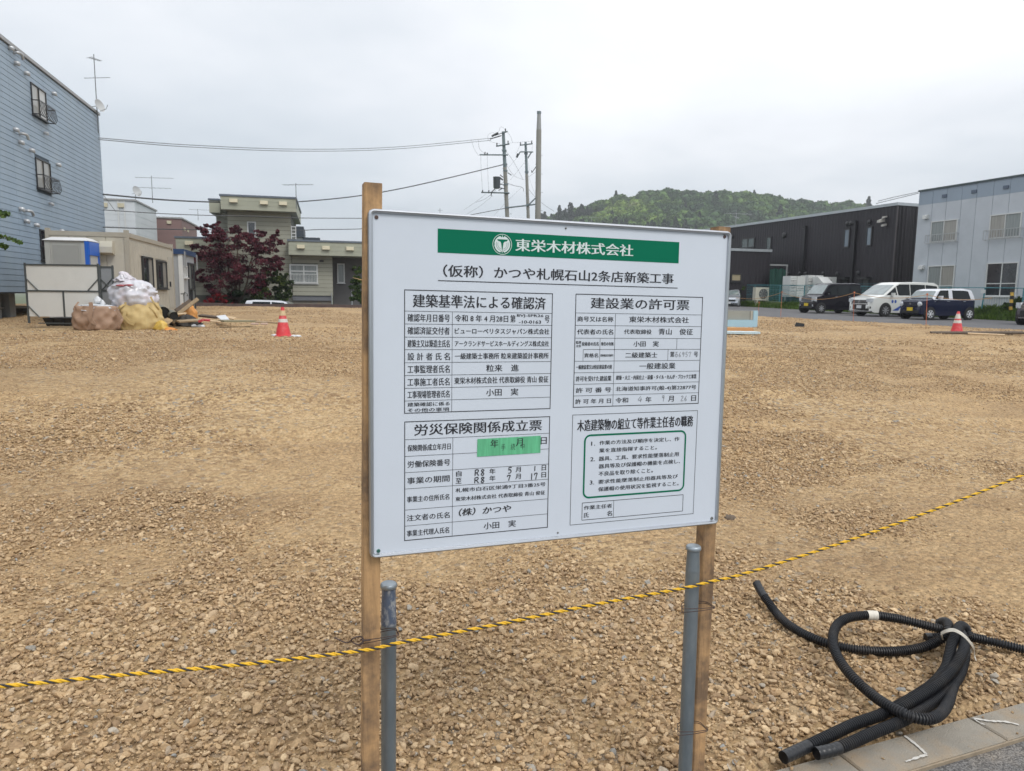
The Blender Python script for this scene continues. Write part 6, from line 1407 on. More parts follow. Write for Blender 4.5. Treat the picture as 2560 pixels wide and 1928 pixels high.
for k in range(8):
    t = k*math.pi/4; b = MB(AG); b.add([(cx_+.05*math.cos(t), .02, cz_+.05*math.sin(t)), (cx_+rr_*.9*math.cos(t-.2), .02, cz_+rr_*.9*math.sin(t-.2)), (cx_+rr_*.9*math.cos(t+.2), .03, cz_+rr_*.9*math.sin(t+.2))], [(0, 1, 2)]); b.build('fan_blade', acd, r)
for s in (g0+.15, g1-.25, g1-.05): wbox(AG, s, s+.08, -.3, .01, 1.0, gz0, 'leg', crm, r)

# ------------------------------------------------------------------ teal mesh fence on the bank
TF_ = Frame(PK0+PN*9.5, math.atan2(PD.y, PD.x)); TF_.ey = -PN.copy(); TF_.ey = Vector((-PN.x, -PN.y, 0))
teal = mat('teal_paint', (.05, .20, .235), .5, var=.15, vscale=6); fp_ = lambda u, v, d=0: TF_.px(u, v, d)
fen = empty('teal_mesh_fence', TF_.p(14, 0, 1.0), 'teal steel wire fence with a top rail on the bank behind the parked cars', 'fence')
ftop = lambda s: 2.27+(s-8)*.018
us = [2620, 2558, 2456, 2370, 2290, 2215, 2145, 2075, 2010, 1949, 1886, 1826, 1770]; ss = [fp_(u, 740)[0] for u in us]
for i, s in enumerate(ss):
    ln = .25 if us[i] == 2456 else 0
    b = MB(); b.cyl(TF_.p(s+ln*.0, 0, .95), TF_.p(s-ln*.5, 0, ftop(s)), .035, .035, 8); b.build('post', teal, fen)
b = MB(); b.tube([TF_.p(ss[0]-6, 0, ftop(ss[0]-6)), TF_.p(ss[-1], 0, ftop(ss[-1]))], .025, 6); b.build('top_rail', teal, fen)
for zz in (.35, .75): b = MB(); b.tube([TF_.p(ss[3], 0, ftop(ss[3])-zz), TF_.p(ss[-1], 0, ftop(ss[-1])-zz)], .01, 5); b.build('tension_wire', teal, fen)
b = MB(TF_); s = ss[5]
while s < ss[-1]: b.box(s, s+.010, .0, .008, 1.0, ftop(s)-.03); s += .12
z = 1.1
while z < 2.6: b.box(ss[5], ss[-1], .009, .014, z, z+.010); z += .15
o = b.build('wire_mesh', teal, fen); o['kind'] = 'stuff'
b = MB(); b.tube([TF_.p(ss[1]+.0, 0, 1.05), TF_.p(ss[1]-1.2, 0, ftop(ss[1])-.05)], .02, 6); b.build('stay', teal, fen)
s_, z_ = fp_(2457, 729, .08); p3 = MB(TF_); p3.box(s_-.14, s_+.14, .05, .06, z_-.09, z_+.09); o = p3.build('small_notice', whitef, None); o.location = (0, 0, 0); tag(o, 'small white notice plate fixed on the leaning teal fence post', 'notice')
s_, z_ = fp_(2530, 750, .1); r = empty('striped_pole_guard', TF_.p(s_, .1, 1.0), 'yellow and black striped pole guard standing in the shrub by the teal fence', 'pole guard'); zt_ = fp_(2531, 722, .1)[1]; n = 7
for k in range(n): b = MB(); b.cyl(TF_.p(s_, .12, 1.0+(zt_-1.0)*k/n), TF_.p(s_+.03, .12, 1.0+(zt_-1.0)*(k+1)/n-.002), .075, .075, 12); b.build('black_band' if k % 2 == 0 else 'yellow_band', mat('guard_black', (.02, .02, .02), .5) if k % 2 == 0 else mat('guard_yellow', (.6, .38, .06), .5), r)

# ------------------------------------------------------------------ grass on the bank
def grass(n, wlo, whi, slo, shi, h, cols, label, seed):
    rg = np.random.default_rng(seed); s = rg.uniform(slo, shi, n); w = rg.uniform(wlo, whi, n)
    x = PK0.x+PD.x*s+PN.x*w; y = PK0.y+PD.y*s+PN.y*w; z = np.where(w < 9.7, PARK_Z+.0147*s+np.clip((w-8.4)/1.1, 0, 1)*.42-.02, 1.0)
    z = np.minimum(z, 1.05)
    cl_ = vnoise(x, y, .9, 41); hh = h*(.4+.9*cl_)*rg.uniform(.5, 1.2, n); a = rg.uniform(0, 6.28, n); lx, ly = np.cos(a), np.sin(a); wd = .016; le = rg.uniform(.1, .7, n)*hh
    b0 = np.column_stack([x-ly*wd, y+lx*wd, z]); b1 = np.column_stack([x+ly*wd, y-lx*wd, z]); m0 = np.column_stack([x+lx*le*.4-ly*wd*.7, y+ly*le*.4+lx*wd*.7, z+hh*.6]); m1 = np.column_stack([x+lx*le*.4+ly*wd*.7, y+ly*le*.4-lx*wd*.7, z+hh*.6]); tpt = np.column_stack([x+lx*le, y+ly*le, z+hh])
    V = np.stack([b0, b1, m1, tpt, m0], 1).reshape(-1, 3); Fq = np.arange(n*5).reshape(n, 5); o = np_obj('grass', V, Fq, leafmat('grassblade%d' % seed, *cols, scale=.8)); tag(o, label, kind='stuff')
grass(34000, 8.35, 10.6, -2, 36, .36, ((.03, .06, .008), (.08, .15, .02), (.16, .26, .04)), 'rough green grass on the bank behind the parked cars', 51)
bushR = lambda cpx, Y, n, label, seed, cols=((.01, .02, .006), (.04, .08, .015), (.11, .18, .03)), size=.06: bush('leafy_shrub', cpx, Y, n, size, cols, label, 'shrub', seed, zb=1.0, sp=.5)
bushR([(2520, 765, 8), (2535, 757, 9), (2545, 768, 9), (2512, 764, 6), (2528, 773, 8), (2550, 750, 7)], 36.5, 2600, 'dark leafy plant around the striped pole guard', 61)
bushR([(1850, 735, 9), (1840, 755, 9), (1870, 760, 10), (1858, 722, 7)], 57, 2200, 'sparse young shrub behind the fence, left of the fan unit', 62)
bushR([(1905, 763, 9), (1925, 760, 9), (1938, 755, 7), (1890, 765, 8)], 56, 2200, 'low green shrub under the fan unit', 63)
bushR([(1965, 757, 9), (1985, 752, 10), (1975, 765, 9)], 53.5, 2200, 'low dark shrub before the left tall white unit', 64)

# ------------------------------------------------------------------ cars
tyre = mat('tyre_rubber', (.018, .018, .019), .8); rimm = mat('alloy_silver', (.42, .43, .45), .35, .6); rimw = mat('wheel_cover_white', (.62, .64, .67), .4)
cglass = mat('car_glass', (.014, .017, .018), .05, var=.2, spec=.5, coat=.1); wglass = mat('windscreen', (.17, .21, .21), .12, var=.35, vscale=2.5, spec=.8, coat=.9); lampg = mat('headlamp', (.60, .63, .66), .15, .2, var=.2, vscale=12, coat=.8)
chrome = mat('chrome', (.55, .56, .58), .15, .9); blackp = mat('black_trim', (.014, .014, .015), .45); yplate = mat('plate_yellow', (.70, .50, .02), .45); wplate = mat('plate_white', (.62, .63, .64), .45)
def car(P, ang, L, Wd, H, top, belt, paint, roofpaint, label, name, wheel_r, wb, sidewins, ws, rim, details, rows=None, lean=.84):
    """x forward, y left, z up; P = centre of the car on the ground"""
    root = empty(name, P, label, 'car', rz=ang)
    hw0 = Wd/2
    xs = [t[0] for t in top][::-1]; zs_ = [t[1] for t in top][::-1]
    def topz(x): return float(np.interp(x, xs, zs_))
    def hw(z, x=0):
        e = min(1, max(0, (L/2-abs(x))/.28)); e = 1-(1-e)**2.2*.20
        if z <= belt: return hw0*e*(.955+.045*min(1, max(0, (z-.2)/.25)))
        return hw0*e*(1-(1-lean)*min(1, (z-belt)/(H-belt)))
    X = sorted(set([round(v, 3) for v in list(np.linspace(-L/2, L/2, 34))+[t[0] for t in top]]))
    nz = 9; ring = []
    for x in X:
        zt = topz(x); zb = .20 if abs(x) < L/2-.25 else .20+.10*(1-(L/2-abs(x))/.25)
        R_ = []
        cr = .05 if zt > belt+.05 else .035
        zl_ = [zb, zb+.14] + [zb+.14+(min(belt, zt-cr)-zb-.14)*k/3 for k in (1, 2, 3)]
        zu = [min(belt, zt-cr)+(zt-cr-min(belt, zt-cr))*k/3 for k in (1, 2, 3)]
        side = [(hw(z, x), z) for z in zl_]+[(hw(z, x), z) for z in zu]
        e_ = hw(zt-cr, x); side += [(e_*.93, zt-cr*.25), (e_*.6, zt), (0, zt+.008)]
        full = side+[(-y, z) for y, z in side[-2::-1]]
        ring.append([(x, y, z) for y, z in full])
    k = len(ring[0]); lo = MB(); up2 = MB()
    Vv = [p for r_ in ring for p in r_]; nl = 4
    fl, fu = [], []
    for i in range(len(X)-1):
        xm = (X[i]+X[i+1])/2; cab = topz(xm) > belt+.09 and topz(X[i]) > belt+.04 and topz(X[i+1]) > belt+.04
        for j in range(k-1):
            q = (i*k+j, (i+1)*k+j, (i+1)*k+j+1, i*k+j+1)
            (fu if (cab and nl <= j < k-1-nl) else fl).append(q)
    fl += [tuple(range(k))[::-1], tuple((len(X)-1)*k+j for j in range(k))] + [(i*k, i*k+k-1, (i+1)*k+k-1, (i+1)*k) for i in range(len(X)-1)]
    lo.add(Vv, fl); lo.build('body', paint, root, local=True, smooth=38); up2.add(Vv, fu); up2.build('cabin', roofpaint, root, local=True, smooth=38)
    # side glass
    for sgn in (1, -1):
        for poly in sidewins:
            m_ = MB(); o = [(x, sgn*(hw(z, x)+.006), z) for x, z in poly]; m_.add(o, [tuple(range(len(o)))]); m_.build('side_window', cglass, root, local=True)
    # windscreen and rear window following the top line
    def screen(x0, x1, m2, nm):
        cols, rws = 8, 3; vs = []
        for a in range(rws+1):
            x = x0+(x1-x0)*a/rws; z = topz(x); w = hw(z-.05, x)*.9; dx = .01 if x0 > x1 else -.01
            nx = -(topz(x+.01)-topz(x-.01))/.02; ln = math.hypot(nx, 1); ox, oz = nx/ln*.014, 1/ln*.014
            for c in range(cols+1):
                y = w*(-1+2*c/cols); f_ = abs(y)/hw(z-.05, x); dz = 0 if f_ < .6 else (f_-.6)/.33*.0125
                vs.append((x+ox, y, z+.006-dz+oz))
        m_ = MB(); m_.add(vs, [(a*(cols+1)+c, a*(cols+1)+c+1, (a+1)*(cols+1)+c+1, (a+1)*(cols+1)+c) for a in range(rws) for c in range(cols)]); m_.build(nm, m2, root, local=True, smooth=40)
    screen(ws[0], ws[1], wglass, 'windscreen')
    if len(ws) > 2: screen(ws[2], ws[3], cglass, 'rear_window')
    # wheels
    for sx_ in (1, -1):
        for sy_ in (1, -1):
            c = (sx_*wb/2, sy_*(hw0-.10), wheel_r); r = wheel_r
            MB().lathe((c[0], sy_*(hw0-.05), wheel_r+.02), [(r+.055, -.03*sy_), (r+.055, .056*sy_)], 24, 'y').build('wheel_arch', blackp, root, local=True)
            ty = MB().lathe(c, [(r*.66, -.08*sy_), (r*.97, -.08*sy_), (r, -.05*sy_), (r, .09*sy_), (r*.96, .118*sy_), (r*.66, .125*sy_)], 24, 'y').build('tyre', tyre, root, local=True, smooth=40)
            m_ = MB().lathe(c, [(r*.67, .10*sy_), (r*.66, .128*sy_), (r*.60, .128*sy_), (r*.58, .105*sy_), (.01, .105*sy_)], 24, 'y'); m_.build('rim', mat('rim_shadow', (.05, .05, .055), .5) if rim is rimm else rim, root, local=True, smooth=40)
            for q in range(8 if rim is rimm else 6):
                t = 2*math.pi*q/(8 if rim is rimm else 6); u_ = Vector((math.cos(t), 0, math.sin(t))); v_ = Vector((-math.sin(t), 0, math.cos(t))); C_ = Vector(c)
                a_s = [C_+u_*r*.10+v_*r*.06, C_+u_*r*.62+v_*r*.09, C_+u_*r*.62-v_*r*.09, C_+u_*r*.10-v_*r*.06]; m_ = MB(); m_.add([p+Vector((0, .108*sy_, 0)) for p in a_s]+[p+Vector((0, .135*sy_, 0)) for p in a_s], [(0, 1, 2, 3), (7, 6, 5, 4), (0, 4, 5, 1), (1, 5, 6, 2), (2, 6, 7, 3), (3, 7, 4, 0)]); m_.build('spoke', rim, root, local=True)
            MB().lathe(c, [(r*.15, .105*sy_), (r*.14, .14*sy_), (.005, .142*sy_)], 12, 'y').build('hub_cap', rim, root, local=True)
    def fx(y, z):      # front surface position
        e = abs(y)/hw0; return L/2 - .02 - (.10*max(0, e-.55)/.45)**1.0*1.0 if e > .55 else L/2-.02
    for nm, m2, kind_, a in details:
        m_ = MB()
        if kind_ == 'front':            # y0,y1,z0,z1,proud
            y0, y1, z0, z1, pr = a; n = 5; vs = []
            for q in range(n+1):
                y = y0+(y1-y0)*q/n; xx = max(x for x in X if topz(x) > z0-.001) ; xx = L/2; xa = xx-.20*max(0, abs(y)/hw0-.6)**1.5*1.6+pr
                zlo = xa; xt = np.interp(z1, zs_[::-1][:4], xs[::-1][:4]) if False else L/2
                vs += [(xa, y, z0), (xa-.0, y, z1), (xa-.12, y, z0), (xa-.12, y, z1)]
            fs = []
            for q in range(n): b0 = 4*q; b1 = b0+4; fs += [(b0, b1, b1+1, b0+1), (b0+1, b1+1, b1+3, b0+3), (b0, b0+2, b1+2, b1)]
            fs += [(0, 1, 3, 2), (4*n, 4*n+2, 4*n+3, 4*n+1)]; m_.add(vs, fs)
        elif kind_ == 'ball': m_.lathe(a[:3], [(a[3], -.05), (a[3], .01), (a[3]*.75, .03), (a[3]*.3, .035)], 18, 'x')
        elif kind_ == 'box': m_.box(*a)
        elif kind_ == 'side':
            for sgn in ((1,)): o = [(x, sgn*(hw(z, x)+.008), z) for x, z in a]; m_.add(o, [tuple(range(len(o)))])
        m_.build(nm, m2, root, local=True, smooth=40)
    return root
HEAD = math.atan2(-PN.y, -PN.x); HV = Vector((math.cos(HEAD), math.sin(HEAD), 0)); LV = Vector((-math.sin(HEAD), math.cos(HEAD), 0))
def place(u, v, Y, wb, Wd):
    """car centre from the contact point of its front left wheel"""
    p = at(u, v, Y); c = p - HV*(wb/2) - LV*(Wd/2); c.z = float(park_z(c.x, c.y)); return c
kv = mat('paint_black_violet', (.006, .005, .010), .25, .0, var=.05, coat=.35, spec=.3); kw = mat('paint_pearl_white', (.66, .67, .64), .3, var=.02, coat=1.0); kn = mat('paint_navy', (.008, .011, .035), .25, .0, var=.05, coat=.4, spec=.3)
kwr = mat('paint_white_roof', (.66, .68, .72), .3, coat=1.0); kb = mat('paint_dark_plum', (.04, .03, .038), .25, .2, coat=.5); ks = mat('paint_silver', (.45, .48, .52), .3, .5, coat=1.0); sticker = mat('sticker_blue', (.03, .08, .35), .4)
def mirror(x, z, hwd, m2): return [('door_mirror', m2, 'box', (x-.05, x+.07, s*hwd if s > 0 else -hwd-.17, s*hwd+.17 if s > 0 else -hwd, z, z+.15)) for s in (1, -1)]
def handle(x, z, hwd, m2, n=2, dx=.95): return [('door_handle', m2, 'box', (x-dx*k-.09, x-dx*k+.09, hwd+.001, hwd+.03, z, z+.035)) for k in range(n)]
wb = 2.52; car(place(2052, 782, 41.5, wb, 1.475), HEAD, 3.395, 1.475, 1.78,
    [(1.6975, .35), (1.69, .82), (1.60, .95), (1.20, 1.06), (.72, 1.66), (.50, 1.745), (-1.2, 1.78), (-1.55, 1.74), (-1.66, 1.2), (-1.6975, .4)], 1.02, kv, kv,
    'tall black boxy van with a yellow plate, leftmost of the row by the fence', 'parked_car', .285, wb,
    [[(.98, 1.08), (.62, 1.52), (.56, 1.60), (.18, 1.62), (.18, 1.08)], [(.12, 1.08), (.12, 1.62), (-.72, 1.63), (-.72, 1.08)], [(-.80, 1.08), (-.80, 1.63), (-1.42, 1.60), (-1.5, 1.08)]], (1.16, .74), rimm,
    [('grille', chrome, 'front', (-.42, .42, .74, .92, .012)), ('grille_slot', blackp, 'front', (-.40, .40, .78, .80, .016)), ('grille_slot', blackp, 'front', (-.40, .40, .84, .86, .016)), ('headlight', lampg, 'front', (.44, .70, .72, .94, .02)), ('headlight', lampg, 'front', (-.70, -.44, .72, .94, .02)),
     ('number_plate', yplate, 'front', (-.165, .165, .42, .585, .03)), ('lower_grille', blackp, 'front', (-.55, .55, .28, .44, .01)), ('fog_lamp', lampg, 'front', (.5, .6, .40, .50, .02)), ('fog_lamp', lampg, 'front', (-.6, -.5, .40, .50, .02)), ('chrome_strip', chrome, 'front', (-.70, .70, .66, .70, .016))] + mirror(.86, 1.08, .73, kv) + [('mirror_chrome', chrome, 'box', (.88, .95, .90, .906, 1.1, 1.18))] + handle(.25, .95, .74, chrome))
wb = 2.86; car(place(2212, 791.5, 37.8, wb, 1.72), HEAD, 4.69, 1.72, 1.86,
    [(2.345, .32), (2.34, .78), (2.20, .98), (1.55, 1.14), (.75, 1.70), (.45, 1.82), (-.8, 1.86), (-1.9, 1.83), (-2.15, 1.72), (-2.30, 1.15), (-2.345, .4)], 1.06, kw, kw,
    'white minivan with dark side glass and a blue emblem, between black van and navy car', 'parked_car', .33, wb,
    [[(1.42, 1.12), (1.30, 1.22), (.80, 1.56), (.70, 1.14)], [(.62, 1.12), (.74, 1.60), (.52, 1.70), (-.15, 1.71), (-.15, 1.12)], [(-.20, 1.12), (-.20, 1.71), (-1.2, 1.70), (-1.2, 1.12)], [(-1.25, 1.12), (-1.25, 1.70), (-2.02, 1.64), (-2.18, 1.2)]], (1.52, .80), rimm,
    [('grille', blackp, 'front', (-.55, .55, .70, .86, .012)), ('grille_bar', chrome, 'front', (-.5, .5, .77, .79, .02)), ('grille_emblem', chrome, 'front', (-.07, .07, .72, .84, .025)), ('headlight', lampg, 'front', (.48, .82, .76, .94, .02)), ('headlight', lampg, 'front', (-.82, -.48, .76, .94, .02)), ('chrome_strip', chrome, 'front', (-.6, .6, .63, .67, .014)),
     ('number_plate', wplate, 'front', (-.165, .165, .42, .585, .03)), ('lower_grille', blackp, 'front', (-.45, .45, .36, .62, .01)), ('bumper_lip', chrome, 'front', (-.78, .78, .26, .30, .03)), ('fog_lamp', blackp, 'front', (.6, .75, .42, .52, .016)), ('fog_lamp', blackp, 'front', (-.75, -.6, .42, .52, .016)),
     ('blue_swoosh', sticker, 'side', [(.95, .32), (.55, .32), (.35, .62), (.42, .60)])] + [('blue_emblem', sticker, 'side', [(.80+q+.07*math.cos(t), .80+.09*math.sin(t)) for t in np.linspace(0, 6.283, 13)[:-1]]) for q in (0, .2)] + mirror(1.05, 1.10, .86, kw) + handle(.05, .98, .86, chrome))
wb = 2.46; car(place(2324, 796.5, 34.4, wb, 1.475), HEAD, 3.395, 1.475, 1.525,
    [(1.6975, .30), (1.695, .84), (1.62, .93), (1.12, 1.0), (.78, 1.40), (.58, 1.485), (-.9, 1.525), (-1.36, 1.46), (-1.58, 1.02), (-1.68, .85), (-1.6975, .35)], .96, kn, kwr,
    'small navy hatchback with white roof, round headlights and white wheels', 'parked_car', .28, wb,
    [[(.98, 1.0), (.66, 1.38), (.60, 1.41), (.12, 1.42), (.12, 1.0)], [(-.12, 1.0), (-.12, 1.42), (-.86, 1.42), (-1.14, 1.38), (-1.26, 1.0)]], (1.09, .80), rimw,
    [('grille', mat('grille_grey', (.035, .037, .055), .35, .5), 'front', (-.40, .40, .64, .84, .012)), ('grille_line', mat('grille_line', (.12, .125, .16), .35, .5), 'front', (-.38, .38, .70, .71, .016)), ('grille_line', mat('grille_line', (.12, .125, .16), .35, .5), 'front', (-.38, .38, .76, .77, .016)), ('grille_emblem', chrome, 'front', (-.04, .04, .73, .80, .022)),
     ('headlight', lampg, 'ball', (1.70, .53, .75, .115)), ('headlight', lampg, 'ball', (1.70, -.53, .75, .115)), ('number_plate', yplate, 'front', (-.165, .165, .42, .585, .03)), ('lower_grille', blackp, 'front', (-.5, .5, .30, .44, .012)), ('indicator', chrome, 'side', [(1.02, .86), (.94, .86), (.94, .90), (1.02, .90)])] + mirror(.72, 1.0, .73, kwr) + handle(.18, .88, .74, chrome, 2, 1.02))
wb = 2.46; car(place(2638, 813, 29.6, wb, 1.475), HEAD, 3.395, 1.475, 1.65,
    [(1.6975, .30), (1.695, .80), (1.60, .94), (1.10, 1.06), (.62, 1.56), (.40, 1.63), (-1.1, 1.65), (-1.5, 1.58), (-1.66, 1.1), (-1.6975, .35)], 1.0, kb, kb,
    'dark plum small car cut off by the right edge of the picture', 'parked_car', .28, wb,
    [[(.95, 1.05), (.55, 1.48), (.15, 1.52), (.15, 1.05)], [(.1, 1.05), (.1, 1.52), (-.8, 1.52), (-.8, 1.05)]], (1.07, .66), rimm,
    [('grille', chrome, 'front', (-.42, .42, .70, .86, .012)), ('grille_slot', blackp, 'front', (-.40, .40, .76, .79, .018)), ('headlight', lampg, 'front', (.44, .70, .72, .96, .02)), ('headlight', lampg, 'front', (-.70, -.44, .72, .96, .02)), ('bumper_dark', blackp, 'front', (-.68, .68, .34, .62, .008)), ('number_plate', yplate, 'front', (-.165, .165, .42, .585, .03)), ('chrome_strip', chrome, 'front', (-.6, .6, .30, .33, .02))] + mirror(.8, 1.05, .73, kb))
# silver hatchback half hidden behind the sign
pc = at(1822, 775, 57.0); pc.z = .80
car(pc, rad(252), 3.9, 1.66, 1.50, [(1.95, .32), (1.93, .70), (1.75, .86), (1.1, 1.02), (.40, 1.42), (.1, 1.50), (-.9, 1.5), (-1.5, 1.38), (-1.88, .95), (-1.95, .4)], .95, ks, ks,
    'silver car half hidden behind the right edge of the sign', 'parked_car', .30, 2.45,
    [[(.95, 1.0), (.35, 1.38), (0, 1.40), (0, 1.0)], [(-.05, 1.0), (-.05, 1.4), (-.9, 1.4), (-1.3, 1.05)]], (1.05, .44), rimm,
    [('grille', blackp, 'front', (-.5, .5, .56, .70, .012)), ('headlight', lampg, 'front', (.5, .78, .62, .82, .016)), ('headlight', lampg, 'front', (-.78, -.5, .62, .82, .016)), ('number_plate', wplate, 'front', (-.165, .165, .38, .53, .03)), ('lower_grille', blackp, 'front', (-.6, .6, .26, .36, .012))])
# pale car whose roof shows over the far edge wall
pc = at(683, 800, 38.6); pc.z = 1.6-(749-731.5)/1778*38.0-1.50
car(pc, rad(4), 3.4, 1.475, 1.50, [(1.7, .3), (1.69, .8), (1.6, .92), (1.42, 1.0), (.82, 1.40), (.55, 1.47), (-.8, 1.50), (-1.2, 1.46), (-1.42, 1.0), (-1.64, .9), (-1.7, .4)], .95, kwr, kwr,
    'pale silver car showing only its roof above the brown edge wall', 'parked_car', .28, 2.4,
    [[(1.1, 1.0), (.75, 1.35), (.12, 1.40), (.12, 1.0)], [(.05, 1.0), (.05, 1.4), (-.86, 1.4), (-.98, 1.0)]], (1.38, .86), rimm, [])

# ------------------------------------------------------------------ stakes and cord along the gravel edge
ors = mat('orange_stake', (.55, .16, .07), .6, var=.2, vscale=20); stk = []
for i, (u, vt, vb, Y, lb) in enumerate(((1898, 757, 776, 39, 'thin orange stake nearest the sign, without cord'), (1955, 731, 786, 36.0, 'orange stake left of the black van'), (2136, 732, 802, 31.5, 'orange stake before the nose of the white minivan'), (2318, 737, 815, 27.5, 'orange stake in front of the navy car'))):
    a = at(u-3, vb, Y); b_ = at(u, vt, Y); r = empty('marker_stake', (a.x, Y, a.z), lb, 'stake', 'orange marker stakes on the asphalt edge')
    bot = Vector((a.x, Y, float(park_z(a.x, Y))-.02)); MB().cyl(bot, b_, .009, .009, 6).build('rod', ors, r); MB().box(b_.x-.025, b_.x+.025, Y-.02, Y+.02, b_.z-.02, b_.z+.05).build('hook', ors, r); stk.append(b_)
cord = mat('dirty_orange_cord', (.42, .24, .10), .8)
def sagline(a, b_, sag, r_, name, m2, label, cat, n=14, parent=None, group=None):
    P = [a.lerp(b_, t)-Vector((0, 0, sag*4*t*(1-t))) for t in np.linspace(0, 1, n)]; m_ = MB(); m_.tube(P, r_, 5)
    if parent is not None: return m_.build(name, m2, parent)
    o = m_.build(name, m2); return tag(o, label, cat, group)
e0_ = at(1840, 744, 41); eR = at(2480, 745, 24.5)
cr = empty('stake_cord', stk[1], 'thin dirty orange cord sagging between the marker stakes', 'cord')
for a, b_, s in ((e0_, stk[1], .18), (stk[1], stk[2], .32), (stk[2], stk[3], .18), (stk[3], eR, .12)): sagline(a, b_, s, .010, 'cord_span', cord, None, None, parent=cr)
# ------------------------------------------------------------------ wooded hill
RIDGE = [(1180, 700), (1262, 610), (1310, 572), (1352, 549), (1381, 531), (1421, 517), (1474, 507), (1499, 493), (1543, 483), (1600, 476), (1649, 470), (1698, 461), (1747, 464), (1800, 470), (1836, 468), (1881, 470), (1922, 477), (1950, 489), (1991, 494), (2040, 498), (2080, 504), (2113, 498), (2154, 504), (2186, 512), (2230, 520), (2300, 540), (2420, 590), (2560, 660), (2700, 720)]
HY = 500.0; rx = [at(u, v, HY).x for u, v in RIDGE]; rz = [at(u, v, HY).z for u, v in RIDGE]
def hill_z(x, y):
    x = np.asarray(x, float); y = np.asarray(y, float)
    t = np.clip((y-300)/(HY-300), 0, 2); xs_r = x*HY/np.maximum(y, 200)*.35 + x*.65      # ridge shape softens towards the foot
    r = np.interp(xs_r, rx, rz, left=2, right=5) - 8.5
    prof = np.where(t < 1, np.clip(t, .0, 1)**1.45, 1-.75*sstep(1, 1.6, t))
    return np.maximum(-1.5, r*prof + (vnoise(x, y, 45, 71)-.5)*11*prof*(1-.9*sstep(.6, .95, t)))
hx, hy = np.meshgrid(np.linspace(-60, 420, 120), np.linspace(290, 760, 90))
hm2 = mat('hill_soil', (.03, .045, .015), .95, var=.4, vscale=.08)
hill = grid_obj('hill', hx, hy, hill_z(hx, hy), hm2); tag(hill, 'wooded green hill rising behind the dark building', kind='structure')
def crown_mesh(i, conifer=False):
    rg = np.random.default_rng(300+i); n = 420 if not conifer else 360
    if conifer:
        h = rg.random(n)**.8; rr = (1-h)*.42*(.75+.25*np.sin(h*26)) + .02; a = rg.uniform(0, 6.28, n)
        P = np.column_stack([rr*np.cos(a), rr*np.sin(a), h*1.5-.45])
    else:
        c = rg.normal(0, 1, (15, 3)); c /= np.linalg.norm(c, axis=1)[:, None]; c *= .36; c[:, 2] = np.abs(c[:, 2])*.9-.05
        k = rg.integers(0, 15, n); d = rg.normal(0, 1, (n, 3)); d /= np.linalg.norm(d, axis=1)[:, None]; P = c[k]+d*.20*rg.uniform(.8, 1.1, (n, 1))
    a = rg.normal(0, 1, (n, 3)); a /= np.linalg.norm(a, axis=1)[:, None]; b = np.cross(a, rg.normal(0, 1, (n, 3))); b /= np.linalg.norm(b, axis=1)[:, None]; s = .075
    V = np.stack([P-a*s, P+b*s, P+a*s, P-b*s], 1).reshape(-1, 3)
    me = bpy.data.meshes.new('tree_crown'); bm = bmesh.new(); bmesh.ops.create_icosphere(bm, subdivisions=2, radius=.40 if not conifer else .2)
    for v in bm.verts:
        if conifer: v.co.z = v.co.z*2.6+.05; v.co.x *= max(.1, .9-v.co.z*.8); v.co.y *= max(.1, .9-v.co.z*.8)
        else: v.co *= 1+.12*math.sin(9*v.co.x+i)*math.cos(8*v.co.y+7*v.co.z); v.co.z = v.co.z*.9+.05
    bm.to_mesh(me); bm.free()
    v0 = np.array([tuple(v.co) for v in me.vertices]); f0 = [tuple(p.vertices) for p in me.polygons]
    me2 = bpy.data.meshes.new('tree_crown'); me2.from_pydata([tuple(p) for p in np.concatenate([v0, V])], [], f0+[tuple(len(v0)+4*q+j for j in range(4)) for q in range(n)]); bpy.data.meshes.remove(me)
    return me2
def forest_mat(nm, stops):
    m = bpy.data.materials.new(nm); m.use_nodes = True; n, l = m.node_tree.nodes, m.node_tree.links; bs = n['Principled BSDF']; bs.inputs['Roughness'].default_value = .8; bs.inputs['Specular IOR Level'].default_value = .15
    oi = n.new('ShaderNodeObjectInfo'); g = n.new('ShaderNodeNewGeometry'); nz = n.new('ShaderNodeTexNoise'); nz.inputs['Scale'].default_value = .018; nz.inputs['Detail'].default_value = 3; l.new(g.outputs['Position'], nz.inputs['Vector'])
    ad = n.new('ShaderNodeMath'); ad.operation = 'MULTIPLY_ADD'; l.new(oi.outputs['Random'], ad.inputs[0]); ad.inputs[1].default_value = .38; sb2 = n.new('ShaderNodeMath'); sb2.operation = 'MULTIPLY_ADD'; l.new(nz.outputs[0], sb2.inputs[0]); sb2.inputs[1].default_value = 1.5; sb2.inputs[2].default_value = -.45; l.new(sb2.outputs[0], ad.inputs[2])
    r = n.new('ShaderNodeValToRGB'); l.new(ad.outputs[0], r.inputs[0]); e = r.color_ramp.elements
    while len(e) < len(stops): e.new(.5)
    for i, (p, c) in enumerate(stops): e[i].position = p; e[i].color = (*c, 1)
    mr = n.new('ShaderNodeMapRange'); l.new(g.outputs['Random Per Island'], mr.inputs[0]); mr.inputs[3].default_value = .75; mr.inputs[4].default_value = 1.25
    sc = n.new('ShaderNodeVectorMath'); sc.operation = 'SCALE'; l.new(r.outputs[0], sc.inputs[0]); l.new(mr.outputs[0], sc.inputs['Scale']); l.new(sc.outputs[0], bs.inputs['Base Color']); return m
fm1 = forest_mat('broadleaf_wood', [(.1, (.03, .06, .03)), (.42, (.06, .115, .04)), (.68, (.105, .175, .04)), (.92, (.19, .27, .055)), (1, (.22, .26, .10))]); fm2 = forest_mat('conifer_wood', [(.2, (.025, .042, .03)), (.8, (.045, .07, .045))])
crowns = []
